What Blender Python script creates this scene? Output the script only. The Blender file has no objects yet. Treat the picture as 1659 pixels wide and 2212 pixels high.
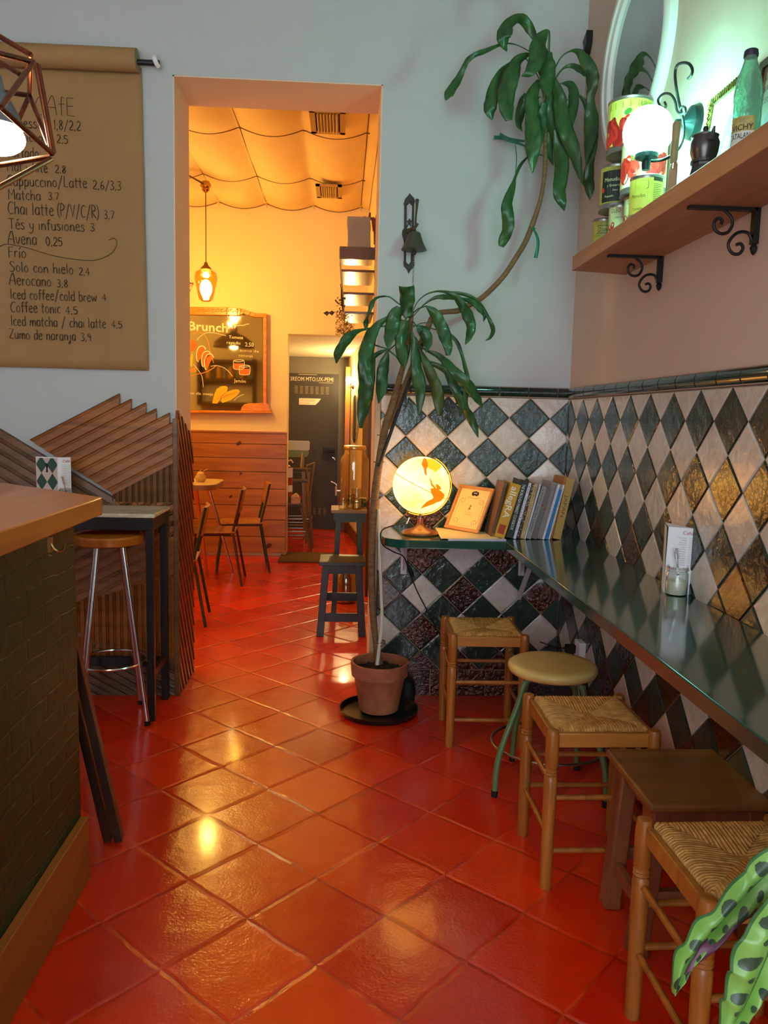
import bpy, math, random
from mathutils import Vector, Matrix, noise
random.seed(7)
PI = math.pi
C = bpy.context.scene.collection
# ---------------------------------------------------------------- camera
H = 1.42; F = 1718.73
YAW, PIT, ROL = [math.radians(a) for a in (3.12, 6.797, 1.344)]
fw = Vector((math.sin(YAW)*math.cos(PIT), math.cos(YAW)*math.cos(PIT), -math.sin(PIT)))
rt0 = Vector((math.cos(YAW), -math.sin(YAW), 0)); up0 = rt0.cross(fw)
rt = rt0*math.cos(ROL) + up0*math.sin(ROL); up = up0*math.cos(ROL) - rt0*math.sin(ROL)
EYE = Vector((0, 0, H))
cam = bpy.data.cameras.new('camera'); co = bpy.data.objects.new('camera', cam); C.objects.link(co)
R3 = Matrix((rt, up, -fw)).transposed()
co.matrix_world = Matrix.Translation(EYE) @ R3.to_4x4()
cam.sensor_fit = 'HORIZONTAL'; cam.sensor_width = 36; cam.lens = F/1659*36; cam.clip_start = .02
bpy.context.scene.camera = co
def U(x, y, X=None, Y=None, Z=None):
    """measured point of the place: where the sight line through a photo pixel meets the plane X=, Y= or Z="""
    r = rt*((x-829.5)/F) - up*((y-1106)/F) + fw
    i, v = (0, X) if X is not None else (1, Y) if Y is not None else (2, Z)
    return EYE + r*((v-EYE[i])/r[i])
def V(*a): return Vector(a)
# ---------------------------------------------------------------- materials
def S(r, g, b):
    f = lambda c: (c/255/12.92) if c/255 <= .04045 else ((c/255+.055)/1.055)**2.4
    return (f(r), f(g), f(b), 1)
MC = {}
def mat(name, col, rough=.5, metal=0, bump=0, bs=60, var=0, vs=6, st=(1, 1, 1), coat=0, trans=0, es=0, ecol=None, spec=.5, col2=None, ior=1.45, detail=4, sheen=0, alpha=1, distort=0):
    if name in MC: return MC[name]
    m = bpy.data.materials.new(name); m.use_nodes = True; nt = m.node_tree; N = nt.nodes; L = nt.links
    b = N['Principled BSDF']; b.inputs['Base Color'].default_value = S(*col); b.inputs['Roughness'].default_value = rough
    b.inputs['Metallic'].default_value = metal; b.inputs['Coat Weight'].default_value = coat; b.inputs['Coat Roughness'].default_value = .12
    b.inputs['Transmission Weight'].default_value = trans; b.inputs['IOR'].default_value = ior; b.inputs['Specular IOR Level'].default_value = spec
    if sheen: b.inputs['Sheen Weight'].default_value = sheen
    if es: b.inputs['Emission Strength'].default_value = es; b.inputs['Emission Color'].default_value = S(*(ecol or col))
    if var or bump:
        tc = N.new('ShaderNodeTexCoord'); mp = N.new('ShaderNodeMapping'); mp.inputs['Scale'].default_value = st
        L.new(tc.outputs['Object'], mp.inputs[0])
    if var:
        n = N.new('ShaderNodeTexNoise'); n.inputs['Scale'].default_value = vs; n.inputs['Detail'].default_value = detail; n.inputs['Roughness'].default_value = .65
        n.inputs['Distortion'].default_value = distort
        L.new(mp.outputs[0], n.inputs['Vector'])
        r = N.new('ShaderNodeValToRGB'); r.color_ramp.elements[0].position = .32; r.color_ramp.elements[1].position = .68
        c = S(*col); d = S(*col2) if col2 else (c[0]*(1-var), c[1]*(1-var), c[2]*(1-var), 1)
        r.color_ramp.elements[0].color = d; r.color_ramp.elements[1].color = c
        L.new(n.outputs['Fac'], r.inputs[0]); L.new(r.outputs[0], b.inputs['Base Color'])
    if bump:
        n2 = N.new('ShaderNodeTexNoise'); n2.inputs['Scale'].default_value = bs; n2.inputs['Detail'].default_value = 3
        L.new(mp.outputs[0], n2.inputs['Vector'])
        bp = N.new('ShaderNodeBump'); bp.inputs['Strength'].default_value = bump; bp.inputs['Distance'].default_value = .004
        L.new(n2.outputs['Fac'], bp.inputs['Height']); L.new(bp.outputs[0], b.inputs['Normal'])
    MC[name] = m; return m
def wood(name, c1, c2, rough=.45, axis=2, s=9, coat=.1, bump=.15):
    st = [s]*3; st[axis] = s*.09
    return mat(name, c1, rough, var=.5, vs=1.6, st=tuple(st), col2=c2, coat=coat, bump=bump, bs=5, distort=.8, detail=6)
plaster = mat('white_plaster', (186, 187, 187), .85, bump=.25, bs=35, var=.04, vs=3)
plaster_r = mat('warm_lit_plaster', (202, 176, 160), .85, bump=.25, bs=35, var=.04, vs=3)  # right wall plaster, peach glow of floor and lamps put into its colour
yplaster = mat('cream_wall_paint', (240, 216, 168), .8, bump=.2, bs=30, var=.05, vs=2.5)
revealp = mat('reveal_plaster', (226, 196, 172), .85, bump=.2, bs=30)
ceilp = mat('ceiling_paint', (225, 222, 215), .9)
black = mat('black_paint', (22, 22, 24), .45)
iron = mat('black_iron', (26, 25, 25), .5, metal=.3, bump=.3, bs=90)
chrome = mat('chrome', (205, 205, 205), .18, metal=1)
brassy = mat('steel_worn', (170, 160, 150), .3, metal=1)
copper = mat('copper_tube', (150, 84, 58), .33, metal=1, var=.35, vs=14, col2=(96, 58, 44), bump=.1, bs=40)
rubber = mat('black_rubber', (15, 15, 15), .7)
paperw = mat('white_paper', (232, 230, 235), .7)
def thinglass(name, col, refl=.12, rough=.03, edge=.55):
    # thin clear pane or wall: straight-through light tinted by the glass, mirror-like reflection growing towards grazing angles
    m = bpy.data.materials.new(name); m.use_nodes = True; nt = m.node_tree; N = nt.nodes; L = nt.links; N.remove(N['Principled BSDF'])
    t = N.new('ShaderNodeBsdfTransparent'); t.inputs[0].default_value = S(*col); g = N.new('ShaderNodeBsdfGlossy'); g.inputs['Roughness'].default_value = rough
    lw = N.new('ShaderNodeLayerWeight'); lw.inputs[0].default_value = edge; mr = N.new('ShaderNodeMapRange'); mr.inputs[3].default_value = refl; mr.inputs[4].default_value = .75
    pw = N.new('ShaderNodeMath'); pw.operation = 'POWER'; pw.inputs[1].default_value = 2.2; L.new(lw.outputs['Facing'], pw.inputs[0]); L.new(pw.outputs[0], mr.inputs[0])
    mx = N.new('ShaderNodeMixShader'); L.new(mr.outputs[0], mx.inputs[0]); L.new(t.outputs[0], mx.inputs[1]); L.new(g.outputs[0], mx.inputs[2]); L.new(mx.outputs[0], N['Material Output'].inputs[0])
    MC[name] = m; return m
glass = thinglass('clear_glass', (240, 244, 242), .05)
ink = mat('black_ink', (20, 16, 14), .6)
redink = mat('red_ink', (170, 30, 40), .6)
# ---------------------------------------------------------------- mesh builder
W = {}
class M:
    def __init__(s): s.v = []; s.f = []; s.m = []; s.i = 0
    def add(s, vs, fs):
        o = len(s.v); s.v += [Vector(p) for p in vs]
        for f in fs: s.f.append([o+k for k in f]); s.m.append(s.i)
        return s
    def box(s, x0, x1, y0, y1, z0, z1):
        return s.add([(x, y, z) for x in (x0, x1) for y in (y0, y1) for z in (z0, z1)],
            [(0, 1, 3, 2), (4, 6, 7, 5), (0, 4, 5, 1), (2, 3, 7, 6), (0, 2, 6, 4), (1, 5, 7, 3)])
    def obox(s, c, ax, ay, az):
        c = Vector(c); ax, ay, az = Vector(ax), Vector(ay), Vector(az)
        return s.add([c+i*ax+j*ay+k*az for i in (-1, 1) for j in (-1, 1) for k in (-1, 1)],
            [(0, 1, 3, 2), (4, 6, 7, 5), (0, 4, 5, 1), (2, 3, 7, 6), (0, 2, 6, 4), (1, 5, 7, 3)])
    def beam(s, p0, p1, w, d, side=(1, 0, 0)):
        p0, p1 = Vector(p0), Vector(p1); a = (p1-p0); n = a.normalized(); u = Vector(side); u = (u-n*u.dot(n)).normalized(); t = n.cross(u)
        return s.obox((p0+p1)/2, u*w/2, t*d/2, a/2)
    def prism(s, pts, ext):
        n = len(pts); ext = Vector(ext); vs = [Vector(p) for p in pts]; vs = vs+[p+ext for p in vs]
        return s.add(vs, [list(range(n))[::-1], list(range(n, 2*n))]+[(i, (i+1) % n, n+(i+1) % n, n+i) for i in range(n)])
    def tube(s, pts, r, seg=8, closed=False, cap=True):
        pts = [Vector(p) for p in pts]; n = len(pts); rs = r if isinstance(r, (list, tuple)) else [r]*n
        vs = []; pu = None
        for i, p in enumerate(pts):
            a = pts[(i-1) % n] if (i or closed) else p; b = pts[(i+1) % n] if (i < n-1 or closed) else p
            t = (b-a).normalized()
            if pu is None:
                pu = t.orthogonal().normalized()
            pu = (pu-t*pu.dot(t)); pu = pu.normalized() if pu.length > 1e-6 else t.orthogonal().normalized()
            w = t.cross(pu)
            for k in range(seg):
                q = 2*PI*k/seg; vs.append(p+(pu*math.cos(q)+w*math.sin(q))*rs[i])
        fs = []
        for i in range(n if closed else n-1):
            j = (i+1) % n
            for k in range(seg): fs.append((i*seg+k, i*seg+(k+1) % seg, j*seg+(k+1) % seg, j*seg+k))
        if not closed and cap: fs += [list(range(seg))[::-1], [(n-1)*seg+k for k in range(seg)]]
        return s.add(vs, fs)
    def cyl(s, p0, p1, r0, r1=None, seg=20): return s.tube([p0, p1], [r0, r0 if r1 is None else r1], seg)
    def lathe(s, prof, o=(0, 0, 0), ax=(0, 0, 1), seg=32, sq=1):
        o = Vector(o); ax = Vector(ax).normalized(); u = ax.orthogonal().normalized() if abs(ax.z) < .99 else Vector((1, 0, 0)); w = ax.cross(u)
        vs = []; n = len(prof)
        for r, z in prof:
            for k in range(seg): q = 2*PI*k/seg; vs.append(o+ax*z+(u*math.cos(q)+w*math.sin(q)*sq)*max(r, 1e-5))
        fs = [(i*seg+k, i*seg+(k+1) % seg, (i+1)*seg+(k+1) % seg, (i+1)*seg+k) for i in range(n-1) for k in range(seg)]
        if prof[0][0] > 1e-4: fs.append(list(range(seg))[::-1])
        if prof[-1][0] > 1e-4 and n > 2: fs.append([(n-1)*seg+k for k in range(seg)])
        return s.add(vs, fs)
    def vessel(s, prof, o, th, seg=32, ax=(0, 0, 1)):
        """open vessel: outer profile going up, inner wall coming back down"""
        inner = [(max(r-th, 0), z+(th if i == 0 else 0)) for i, (r, z) in enumerate(prof)]
        return s.lathe([(0, prof[0][1])]+prof+inner[::-1]+[(0, prof[0][1]+th)], o, ax, seg)
    def sphere(s, c, r, seg=32, rings=16, sc=(1, 1, 1)):
        c = Vector(c); vs = []
        for i in range(rings+1):
            a = PI*i/rings
            for k in range(seg): q = 2*PI*k/seg; vs.append(c+Vector((math.sin(a)*math.cos(q)*r*sc[0], math.sin(a)*math.sin(q)*r*sc[1], math.cos(a)*r*sc[2])))
        return s.add(vs, [(i*seg+k, (i+1)*seg+k, (i+1)*seg+(k+1) % seg, i*seg+(k+1) % seg) for i in range(rings) for k in range(seg)])
    def grid(s, fn, nu, nv, mi=None):
        o = len(s.v)
        for i in range(nu+1):
            for j in range(nv+1): s.v.append(Vector(fn(i/nu, j/nv)))
        for i in range(nu):
            for j in range(nv):
                s.f.append([o+i*(nv+1)+j, o+(i+1)*(nv+1)+j, o+(i+1)*(nv+1)+j+1, o+i*(nv+1)+j+1]); s.m.append(mi((i+.5)/nu, (j+.5)/nv) if mi else s.i)
        return s
    def text(s, t, P, X, Y, h, w=None, off=-.004, align='l', tk=0):
        """flat lettering: P baseline start, X / Y unit directions, h cap height, w total width"""
        vs, fs = glyphs(t, off); 
        if not vs: return s
        x0 = min(v.x for v in vs); x1 = max(v.x for v in vs); k = h/.72; kx = (w/(x1-x0)) if w else k
        sh = {'l': 0, 'c': -(x1-x0)*kx/2, 'r': -(x1-x0)*kx}[align]
        P, X, Y = Vector(P), Vector(X).normalized(), Vector(Y).normalized()
        return s.add([P+X*((v.x-x0)*kx+sh)+Y*(v.y*k) for v in vs], fs)
    def build(s, name, mats, parent=None, at=None, bevel=0, smooth=30, solid=0, sub=0, seg=2):
        me = bpy.data.meshes.new(name)
        w = W[parent.name] if parent else Matrix.Translation(Vector(at) if at else Vector((0, 0, 0)))
        wi = w.inverted(); me.from_pydata([tuple(wi @ p) for p in s.v], [], s.f)
        mats = mats if isinstance(mats, (list, tuple)) else [mats]
        for m in mats: me.materials.append(m)
        me.polygons.foreach_set('material_index', s.m)
        me.validate(); me.update()
        import bmesh
        b = bmesh.new(); b.from_mesh(me); bmesh.ops.recalc_face_normals(b, faces=b.faces); b.to_mesh(me); b.free()
        if smooth: me.shade_smooth(); me.set_sharp_from_angle(angle=math.radians(smooth))
        o = bpy.data.objects.new(name, me); C.objects.link(o)
        if parent: o.parent = parent
        else: o.matrix_world = w
        W[o.name] = w
        if solid: d = o.modifiers.new('solid', 'SOLIDIFY'); d.thickness = solid; d.offset = 0
        if bevel: d = o.modifiers.new('bevel', 'BEVEL'); d.width = bevel; d.segments = seg; d.limit_method = 'ANGLE'; d.angle_limit = math.radians(35); d.harden_normals = False
        if sub: d = o.modifiers.new('sub', 'SUBSURF'); d.levels = sub; d.render_levels = sub
        return o
GC = {}
def glyphs(t, off):
    if (t, off) in GC: return GC[(t, off)]
    cu = bpy.data.curves.new('t', 'FONT'); cu.body = t; cu.size = 1; cu.offset = off; cu.resolution_u = 2
    o = bpy.data.objects.new('t', cu); C.objects.link(o)
    dg = bpy.context.evaluated_depsgraph_get(); me = bpy.data.meshes.new_from_object(o.evaluated_get(dg))
    r = ([v.co.copy() for v in me.vertices], [list(p.vertices) for p in me.polygons])
    bpy.data.objects.remove(o); bpy.data.curves.remove(cu); bpy.data.meshes.remove(me); GC[(t, off)] = r; return r
def tag(o, label=None, cat=None, group=None, kind=None):
    if label: o['label'] = label
    if cat: o['category'] = cat
    if group: o['group'] = group
    if kind: o['kind'] = kind
    return o
def thing(name, loc, label, cat, group=None, rz=0):
    o = bpy.data.objects.new(name, None); C.objects.link(o); o.empty_display_size = .05
    m = Matrix.Translation(Vector(loc)) @ Matrix.Rotation(rz, 4, 'Z'); o.matrix_world = m; W[o.name] = m
    return tag(o, label, cat, group)
def struct(m, name, mats, **k): return tag(m.build(name, mats, **k), kind='structure')
def clone(o, loc, rz=0, label=None, group=None):
    r = o.copy(); C.objects.link(r); mw = Matrix.Translation(Vector(loc)) @ Matrix.Rotation(rz, 4, 'Z')
    r.matrix_world = mw; W[r.name] = mw
    if label: r['label'] = label
    if group: r['group'] = group
    for ch in list(o.children):
        c = ch.copy(); C.objects.link(c); c.parent = r
        for g in list(ch.children): d = g.copy(); C.objects.link(d); d.parent = c
    return r
def cr(pts, n=8):
    """Catmull-Rom through points (tuples of any length)"""
    out = []; P = [pts[0]]+list(pts)+[pts[-1]]
    for i in range(1, len(P)-2):
        a, b, c, d = P[i-1], P[i], P[i+1], P[i+2]
        for k in range(n):
            t = k/n; out.append(tuple(.5*((2*b[q])+(-a[q]+c[q])*t+(2*a[q]-5*b[q]+4*c[q]-d[q])*t*t+(-a[q]+3*b[q]-3*c[q]+d[q])*t**3) for q in range(len(b))))
    out.append(tuple(pts[-1])); return out
def clip(poly, a, b, c):
    """keep the part of a 2D polygon where a*x+b*y<=c"""
    out = []
    for i in range(len(poly)):
        p, q = poly[i], poly[(i+1) % len(poly)]; dp = a*p[0]+b*p[1]-c; dq = a*q[0]+b*q[1]-c
        if dp <= 0: out.append(p)
        if (dp < 0 < dq) or (dq < 0 < dp): t = dp/(dp-dq); out.append((p[0]+(q[0]-p[0])*t, p[1]+(q[1]-p[1])*t))
    return out
def clipbox(poly, x0, x1, y0, y1):
    for a, b, c in ((-1, 0, -x0), (1, 0, x1), (0, -1, -y0), (0, 1, y1)):
        if len(poly) > 2: poly = clip(poly, a, b, c)
    return poly
XR = 1.122; YB = 3.94
# ================================================================ SETTING
# floor: glazed red-orange clay tiles laid diagonally
def floor_mat():
    m = bpy.data.materials.new('red_clay_tile'); m.use_nodes = True; nt = m.node_tree; N = nt.nodes; L = nt.links; b = N['Principled BSDF']
    def n(t, **k):
        x = N.new(t)
        for a, v in k.items(): setattr(x, a, v)
        return x
    def mth(op, a, c=None, cl=False):
        x = n('ShaderNodeMath', operation=op, use_clamp=cl)
        for i, q in enumerate((a, c)):
            if q is None: continue
            if isinstance(q, (int, float)): x.inputs[i].default_value = q
            else: L.new(q, x.inputs[i])
        return x.outputs[0]
    geo = n('ShaderNodeNewGeometry'); sp = n('ShaderNodeSeparateXYZ'); L.new(geo.outputs['Position'], sp.inputs[0])
    ph = math.radians(43.876); s = .2811; gx, gy = -.2544, 2.514
    wob = n('ShaderNodeTexNoise'); wob.inputs['Scale'].default_value = 9; wob.inputs['Detail'].default_value = 3; L.new(geo.outputs['Position'], wob.inputs['Vector'])
    wv = mth('MULTIPLY', mth('SUBTRACT', wob.outputs['Fac'], .5), .05)
    X = mth('SUBTRACT', sp.outputs[0], gx); Y = mth('SUBTRACT', sp.outputs[1], gy)
    u = mth('ADD', mth('DIVIDE', mth('SUBTRACT', mth('MULTIPLY', X, math.cos(ph)), mth('MULTIPLY', Y, math.sin(ph))), s), wv)
    v = mth('ADD', mth('DIVIDE', mth('ADD', mth('MULTIPLY', X, math.sin(ph)), mth('MULTIPLY', Y, math.cos(ph))), s), wv)
    fu = mth('FRACT', u); fv = mth('FRACT', v)
    du = mth('MINIMUM', fu, mth('SUBTRACT', 1, fu)); dv = mth('MINIMUM', fv, mth('SUBTRACT', 1, fv))
    d = mth('MINIMUM', du, dv)
    cmb = n('ShaderNodeCombineXYZ'); L.new(mth('FLOOR', u), cmb.inputs[0]); L.new(mth('FLOOR', v), cmb.inputs[1])
    wn = n('ShaderNodeTexWhiteNoise', noise_dimensions='3D'); L.new(cmb.outputs[0], wn.inputs[0])
    ns = n('ShaderNodeTexNoise'); ns.inputs['Scale'].default_value = 4.5; ns.inputs['Detail'].default_value = 5; L.new(geo.outputs['Position'], ns.inputs['Vector'])
    mixv = mth('ADD', mth('MULTIPLY', wn.outputs['Value'], .5), mth('MULTIPLY', ns.outputs['Fac'], .5))
    r = n('ShaderNodeValToRGB'); L.new(mixv, r.inputs[0]); e = r.color_ramp.elements
    e[0].position = .2; e[0].color = S(206, 26, 2); e[1].position = .8; e[1].color = S(244, 58, 3)
    gm = mth('SUBTRACT', 1, mth('MULTIPLY', d, 1/.022), True)          # 1 in the joint
    jn = n('ShaderNodeTexNoise'); jn.inputs['Scale'].default_value = 7; L.new(geo.outputs['Position'], jn.inputs['Vector'])
    jr = n('ShaderNodeValToRGB'); L.new(jn.outputs['Fac'], jr.inputs[0]); jr.color_ramp.elements[0].position = .4; jr.color_ramp.elements[0].color = S(150, 18, 4); jr.color_ramp.elements[1].position = .6; jr.color_ramp.elements[1].color = S(240, 84, 40)
    mx = n('ShaderNodeMixRGB'); L.new(mth('MULTIPLY', gm, .7), mx.inputs[0]); L.new(r.outputs[0], mx.inputs[1]); L.new(jr.outputs[0], mx.inputs[2])
    L.new(mx.outputs[0], b.inputs['Base Color'])
    # relief: rounded tile edges, slightly tilted tiles, hand-made waviness, fine orange peel
    edge = mth('MULTIPLY', mth('MINIMUM', mth('MULTIPLY', d, 24), 1), .0022)
    sc = n('ShaderNodeSeparateColor'); L.new(wn.outputs['Color'], sc.inputs[0])
    tilt = mth('ADD', mth('MULTIPLY', mth('MULTIPLY', mth('SUBTRACT', sc.outputs[0], .5), fu), .006), mth('MULTIPLY', mth('MULTIPLY', mth('SUBTRACT', sc.outputs[1], .5), fv), .006))
    w1 = n('ShaderNodeTexNoise'); w1.inputs['Scale'].default_value = 11; w1.inputs['Detail'].default_value = 2; L.new(geo.outputs['Position'], w1.inputs['Vector'])
    w2 = n('ShaderNodeTexNoise'); w2.inputs['Scale'].default_value = 110; w2.inputs['Detail'].default_value = 2; L.new(geo.outputs['Position'], w2.inputs['Vector'])
    h = mth('ADD', mth('ADD', edge, tilt), mth('ADD', mth('MULTIPLY', w1.outputs['Fac'], .0032), mth('MULTIPLY', w2.outputs['Fac'], .0009)))
    bp = n('ShaderNodeBump'); bp.inputs['Strength'].default_value = 1; bp.inputs['Distance'].default_value = 1; L.new(h, bp.inputs['Height']); L.new(bp.outputs[0], b.inputs['Normal'])
    b.inputs['IOR'].default_value = 1.6; b.inputs['Roughness'].default_value = .22; b.inputs['Specular IOR Level'].default_value = .5
    b.inputs['Coat Weight'].default_value = .45; b.inputs['Coat Roughness'].default_value = .1
    return m
f = M(); f.box(-4.2, 1.5, -2.4, 10.3, -.08, 0); struct(f, 'floor', floor_mat())
# main room walls
m = M(); m.box(-3.2, -.815, 3.955, 4.31, 0, 3.7).box(.163, 1.3, 3.955, 4.31, 0, 3.7).box(-.815, .163, 3.955, 4.31, 2.975, 3.7)
wb = struct(m, 'wall_back', plaster)
m = M(); m.box(-.8155, -.808, 3.957, 4.312, 1.2, 2.975).box(.157, .1635, 3.957, 4.312, 0, 2.975).box(-.8155, .1635, 3.957, 4.312, 2.969, 2.9755)
m.build('reveal_lining', revealp, wb)
m = M(); m.box(1.128, 1.4, -2.2, 3.955, 0, 3.7); wr = struct(m, 'wall_right', plaster_r)
m = M(); m.box(-3.4, -3.2, -2.2, 4.31, 0, 3.7); struct(m, 'wall_left', plaster)
m = M(); m.box(-3.4, -2.7, -2.4, -2.2, 0, 3.7).box(.9, 1.4, -2.4, -2.2, 0, 3.7).box(-2.7, .9, -2.4, -2.2, 2.9, 3.7).box(-2.7, .9, -2.4, -2.2, 0, .5)
struct(m, 'wall_front', plaster)
m = M()
for x in (-2.68, -1.5, -.3, .88): m.box(x-.025, x+.025, -2.33, -2.27, .5, 2.9)
for z in (.52, 2.3, 2.88): m.box(-2.7, .9, -2.33, -2.27, z-.025, z+.025)
wf = struct(m, 'window_1', black)
m = M(); m.box(-2.7, .9, -2.303, -2.297, .5, 2.9); m.build('pane', glass, wf)
m = M(); m.box(-3.4, 1.4, -2.4, 4.31, 3.7, 3.8); struct(m, 'ceiling', ceilp)
# ---- glazed tile wainscot
tg = mat('green_glazed_tile', (40, 62, 54), .13, bump=.7, bs=30, var=.4, vs=14, col2=(26, 42, 38), coat=.4, spec=.5, distort=1)
tw = mat('white_glazed_tile', (208, 198, 188), .2, bump=.6, bs=30, var=.2, vs=16, col2=(190, 174, 162), coat=.4, spec=.5, distort=1)
tb = mat('brown_metallic_tile', (96, 44, 26), .13, metal=.6, bump=1.0, bs=48, var=.5, vs=10, col2=(30, 16, 12), coat=.8, spec=1)
grout = mat('grout', (168, 140, 122), .9)
for q, s_ in ((tg, 2.4), (tw, 2.4), (tb, 4)):
    for nd in q.node_tree.nodes:
        if nd.type == 'BUMP': nd.inputs['Distance'].default_value = .0035*s_
ZT = 1.53; PZ = .0994; PX = .1026
def tilewall(plane, a0, a1, ref, name, parent, brown):
    m = M(); g = .0016
    for k in range(0, 15):
        zc = ZT-k*PZ; off = ref+(0 if k % 2 else PX)
        n0 = int((a0-off)/(2*PX))-2
        for q in range(n0, n0+200):
            xc = off+q*2*PX
            if xc-PX > a1: break
            dia = [(xc-PX+g*1.4, zc), (xc, zc-PZ+g*1.4), (xc+PX-g*1.4, zc), (xc, zc+PZ-g*1.4)]
            pl = clipbox(dia, a0+g, a1-g, .139+g, ZT-g)
            if len(pl) < 3: continue
            col = 0 if k % 2 else (2 if brown(k, xc, q) else 1)
            ci = (sum(p[0] for p in pl)/len(pl), sum(p[1] for p in pl)/len(pl))
            n = len(pl); tl = random.uniform(-.001, .001), random.uniform(-.001, .001)
            def P(p, d, sc=1):
                x = ci[0]+(p[0]-ci[0])*sc; z = ci[1]+(p[1]-ci[1])*sc; d = d+((x-ci[0])*tl[0]+(z-ci[1])*tl[1])*9
                return (x, YB+.007-d, z) if plane == 'Y' else (XR+.007-d, x, z)
            m.i = col; m.add([P(p, 0) for p in pl]+[P(p, .005) for p in pl]+[P(p, .007, .93) for p in pl],
                [(i, (i+1) % n, n+(i+1) % n, n+i) for i in range(n)]+[(n+i, n+(i+1) % n, 2*n+(i+1) % n, 2*n+i) for i in range(n)]+[list(range(2*n, 3*n))])
    # skirting row of brown tiles
    x = a0
    while x < a1:
        x2 = min(x+.143, a1); m.i = 2
        if plane == 'Y': m.box(x+g, x2-g, YB, YB+.01, 0.002, .137)
        else: m.box(XR, XR+.01, x+g, x2-g, 0.002, .137)
        x = x2
    return m.build(name, [tg, tw, tb], parent, smooth=20)
def bbk(k, x, q):
    s = set({6: (4, 8), 8: (4, 8), 10: (2, 6, 10), 12: (4, 8), 14: (2, 4, 6, 8, 10)}.get(k, ()))
    return round((x-.004)/.1026) in s
m = M(); m.box(.166, 1.128, 3.946, 3.957, 0, 1.53); m.build('grout_bed', grout, wb)
tilewall('Y', .186, 1.122, .314, 'glazed_tiles', wb, lambda k, x, q: k >= 6 and bbk(k, x, q))
m = M(); m.box(1.126, 1.13, -2.0, 3.95, 0, 1.53); m.build('grout_bed', grout, wr)
tilewall('X', .3, 3.945, 2.27, 'glazed_tiles', wr, lambda k, x, q: k >= 6 and (q+(k//2)) % 2 == 0)
# half-round green cap
capm = mat('green_glazed_cap', (30, 48, 42), .12, bump=.35, bs=14, var=.3, vs=8, coat=.5)
def cap(axis, a0, a1, name):
    m = M(); a = a0; step = .146
    while a < a1-.01:
        b = min(a+step, a1); prof = []
        for i in range(11):
            q = -PI/2+PI*i/10; prof.append((.006+.022*math.cos(q), ZT+.028+.027*math.sin(q)))
        n = 11
        for e0, e1, sh in ((a+.001, a+.004, .93), (a+.004, b-.004, 1), (b-.004, b-.001, .93)):
            pr = lambda e, s2: [((e, YB+.012-p[0]*s2, p[1]) if axis == 'x' else (XR+.012-p[0]*s2, e, p[1])) for p in prof]
            vs = pr(e0, sh if e0 == a+.001 else 1)+pr(e1, sh if e1 == b-.001 else 1)
            m.add(vs, [(i, i+1, n+i+1, n+i) for i in range(n-1)])
        a = b
    if axis == 'x': m.i = 1; m.box(a0, a1, YB-.006, YB+.012, ZT+.002, ZT+.053)
    else: m.i = 1; m.box(XR-.006, XR+.012, a0, a1, ZT+.002, ZT+.053)
    return struct(m, name, [capm, grout])
cap('x', .186, 1.12, 'trim_1'); cap('y', .3, 3.94, 'trim_2')
# pale corner strip at the doorway edge
cs = mat('pale_corner_strip', (196, 176, 150), .5, var=.3, vs=30, st=(1, 1, .2)); m = M(); m.box(.158, .186, 3.936, 3.957, 0, 1.53); struct(m, 'trim_3', cs, bevel=.003)
# ---- far room
m = M(); m.box(-4.2, -.549, 8.0, 8.22, 0, 3.6).box(-.549, .6, 8.0, 8.22, 2.21, 3.6); wfar = struct(m, 'wall_far', yplaster)
m = M()
m.prism([(.225, 4.31, 0), (.225, 8.3, 0), (.5, 8.3, 0), (.5, 4.31, 0)], (0, 0, 3.6)); struct(m, 'wall_far_right', yplaster)
m = M(); m.prism([(.225, 8.2, 0), (.06, 9.99, 0), (.5, 9.99, 0), (.5, 8.2, 0)], (0, 0, 2.2)); wpr = struct(m, 'wall_passage_right', yplaster)
m = M(); m.box(-4.4, -4.2, 4.31, 8.2, 0, 3.6); struct(m, 'wall_far_left', yplaster)
m = M(); m.box(-4.2, -3.2, 4.1, 4.31, 0, 3.6); struct(m, 'wall_far_near', yplaster)
m = M(); m.box(-1.4, .4, 9.97, 10.2, 0, 2.4).box(-1.5, -1.3, 8.2, 10, 0, 2.4); struct(m, 'wall_passage', yplaster)
m = M(); m.prism([(-1.5, 8.2, 2.215), (-1.5, 10, 2.13), (.5, 10, 2.13), (.5, 8.2, 2.215)], (0, 0, .05)); struct(m, 'ceiling', mat('passage_ceiling', (235, 225, 200), .8))
m = M(); m.box(-4.4, .5, 4.31, 8.2, 3.62, 3.7); struct(m, 'ceiling', yplaster)
wbb = wood('baseboard_wood', (128, 84, 50), (96, 58, 34), .5, axis=1)
m = M(); m.prism([(.213, 8.22, 0), (.048, 9.97, 0), (.062, 9.97, 0), (.227, 8.22, 0)], (0, 0, .14)); struct(m, 'baseboard_right', wbb)
# plank wainscot on the far wall
pine = wood('orange_pine', (186, 116, 36), (140, 76, 20), .42, axis=0, s=7, coat=.25)
pine.node_tree.nodes['Principled BSDF'].inputs['Coat Roughness'].default_value = .3
knot = mat('dark_knot', (84, 38, 14), .6)
zs = [0.03, .2, .37, .515, .68, .85, .985, 1.125, 1.238]
m = M()
for i in range(8): m.box(-4.1, -.552, 7.955+random.uniform(0, .004), 8.0, zs[i]+.003, zs[i+1]-.003)
m.i = 1
for kx, kz, r in ((-1.02, 1.13, .03), (-1.1, .6, .022), (-.72, .11, .035), (-1.6, .77, .02), (-1.0, .83, .02)): m.lathe([(0, 0), (r, 0), (r*.6, .002), (0, .002)], (kx, 7.954, kz), (0, -1, 0), 14, .6)
m.build('plank_wainscot', [pine, knot], wfar, bevel=.003)
m = M(); m.box(-4.1, -.548, 7.945, 8.0, 1.236, 1.25); m.build('cap_board', pine, wfar)
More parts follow.
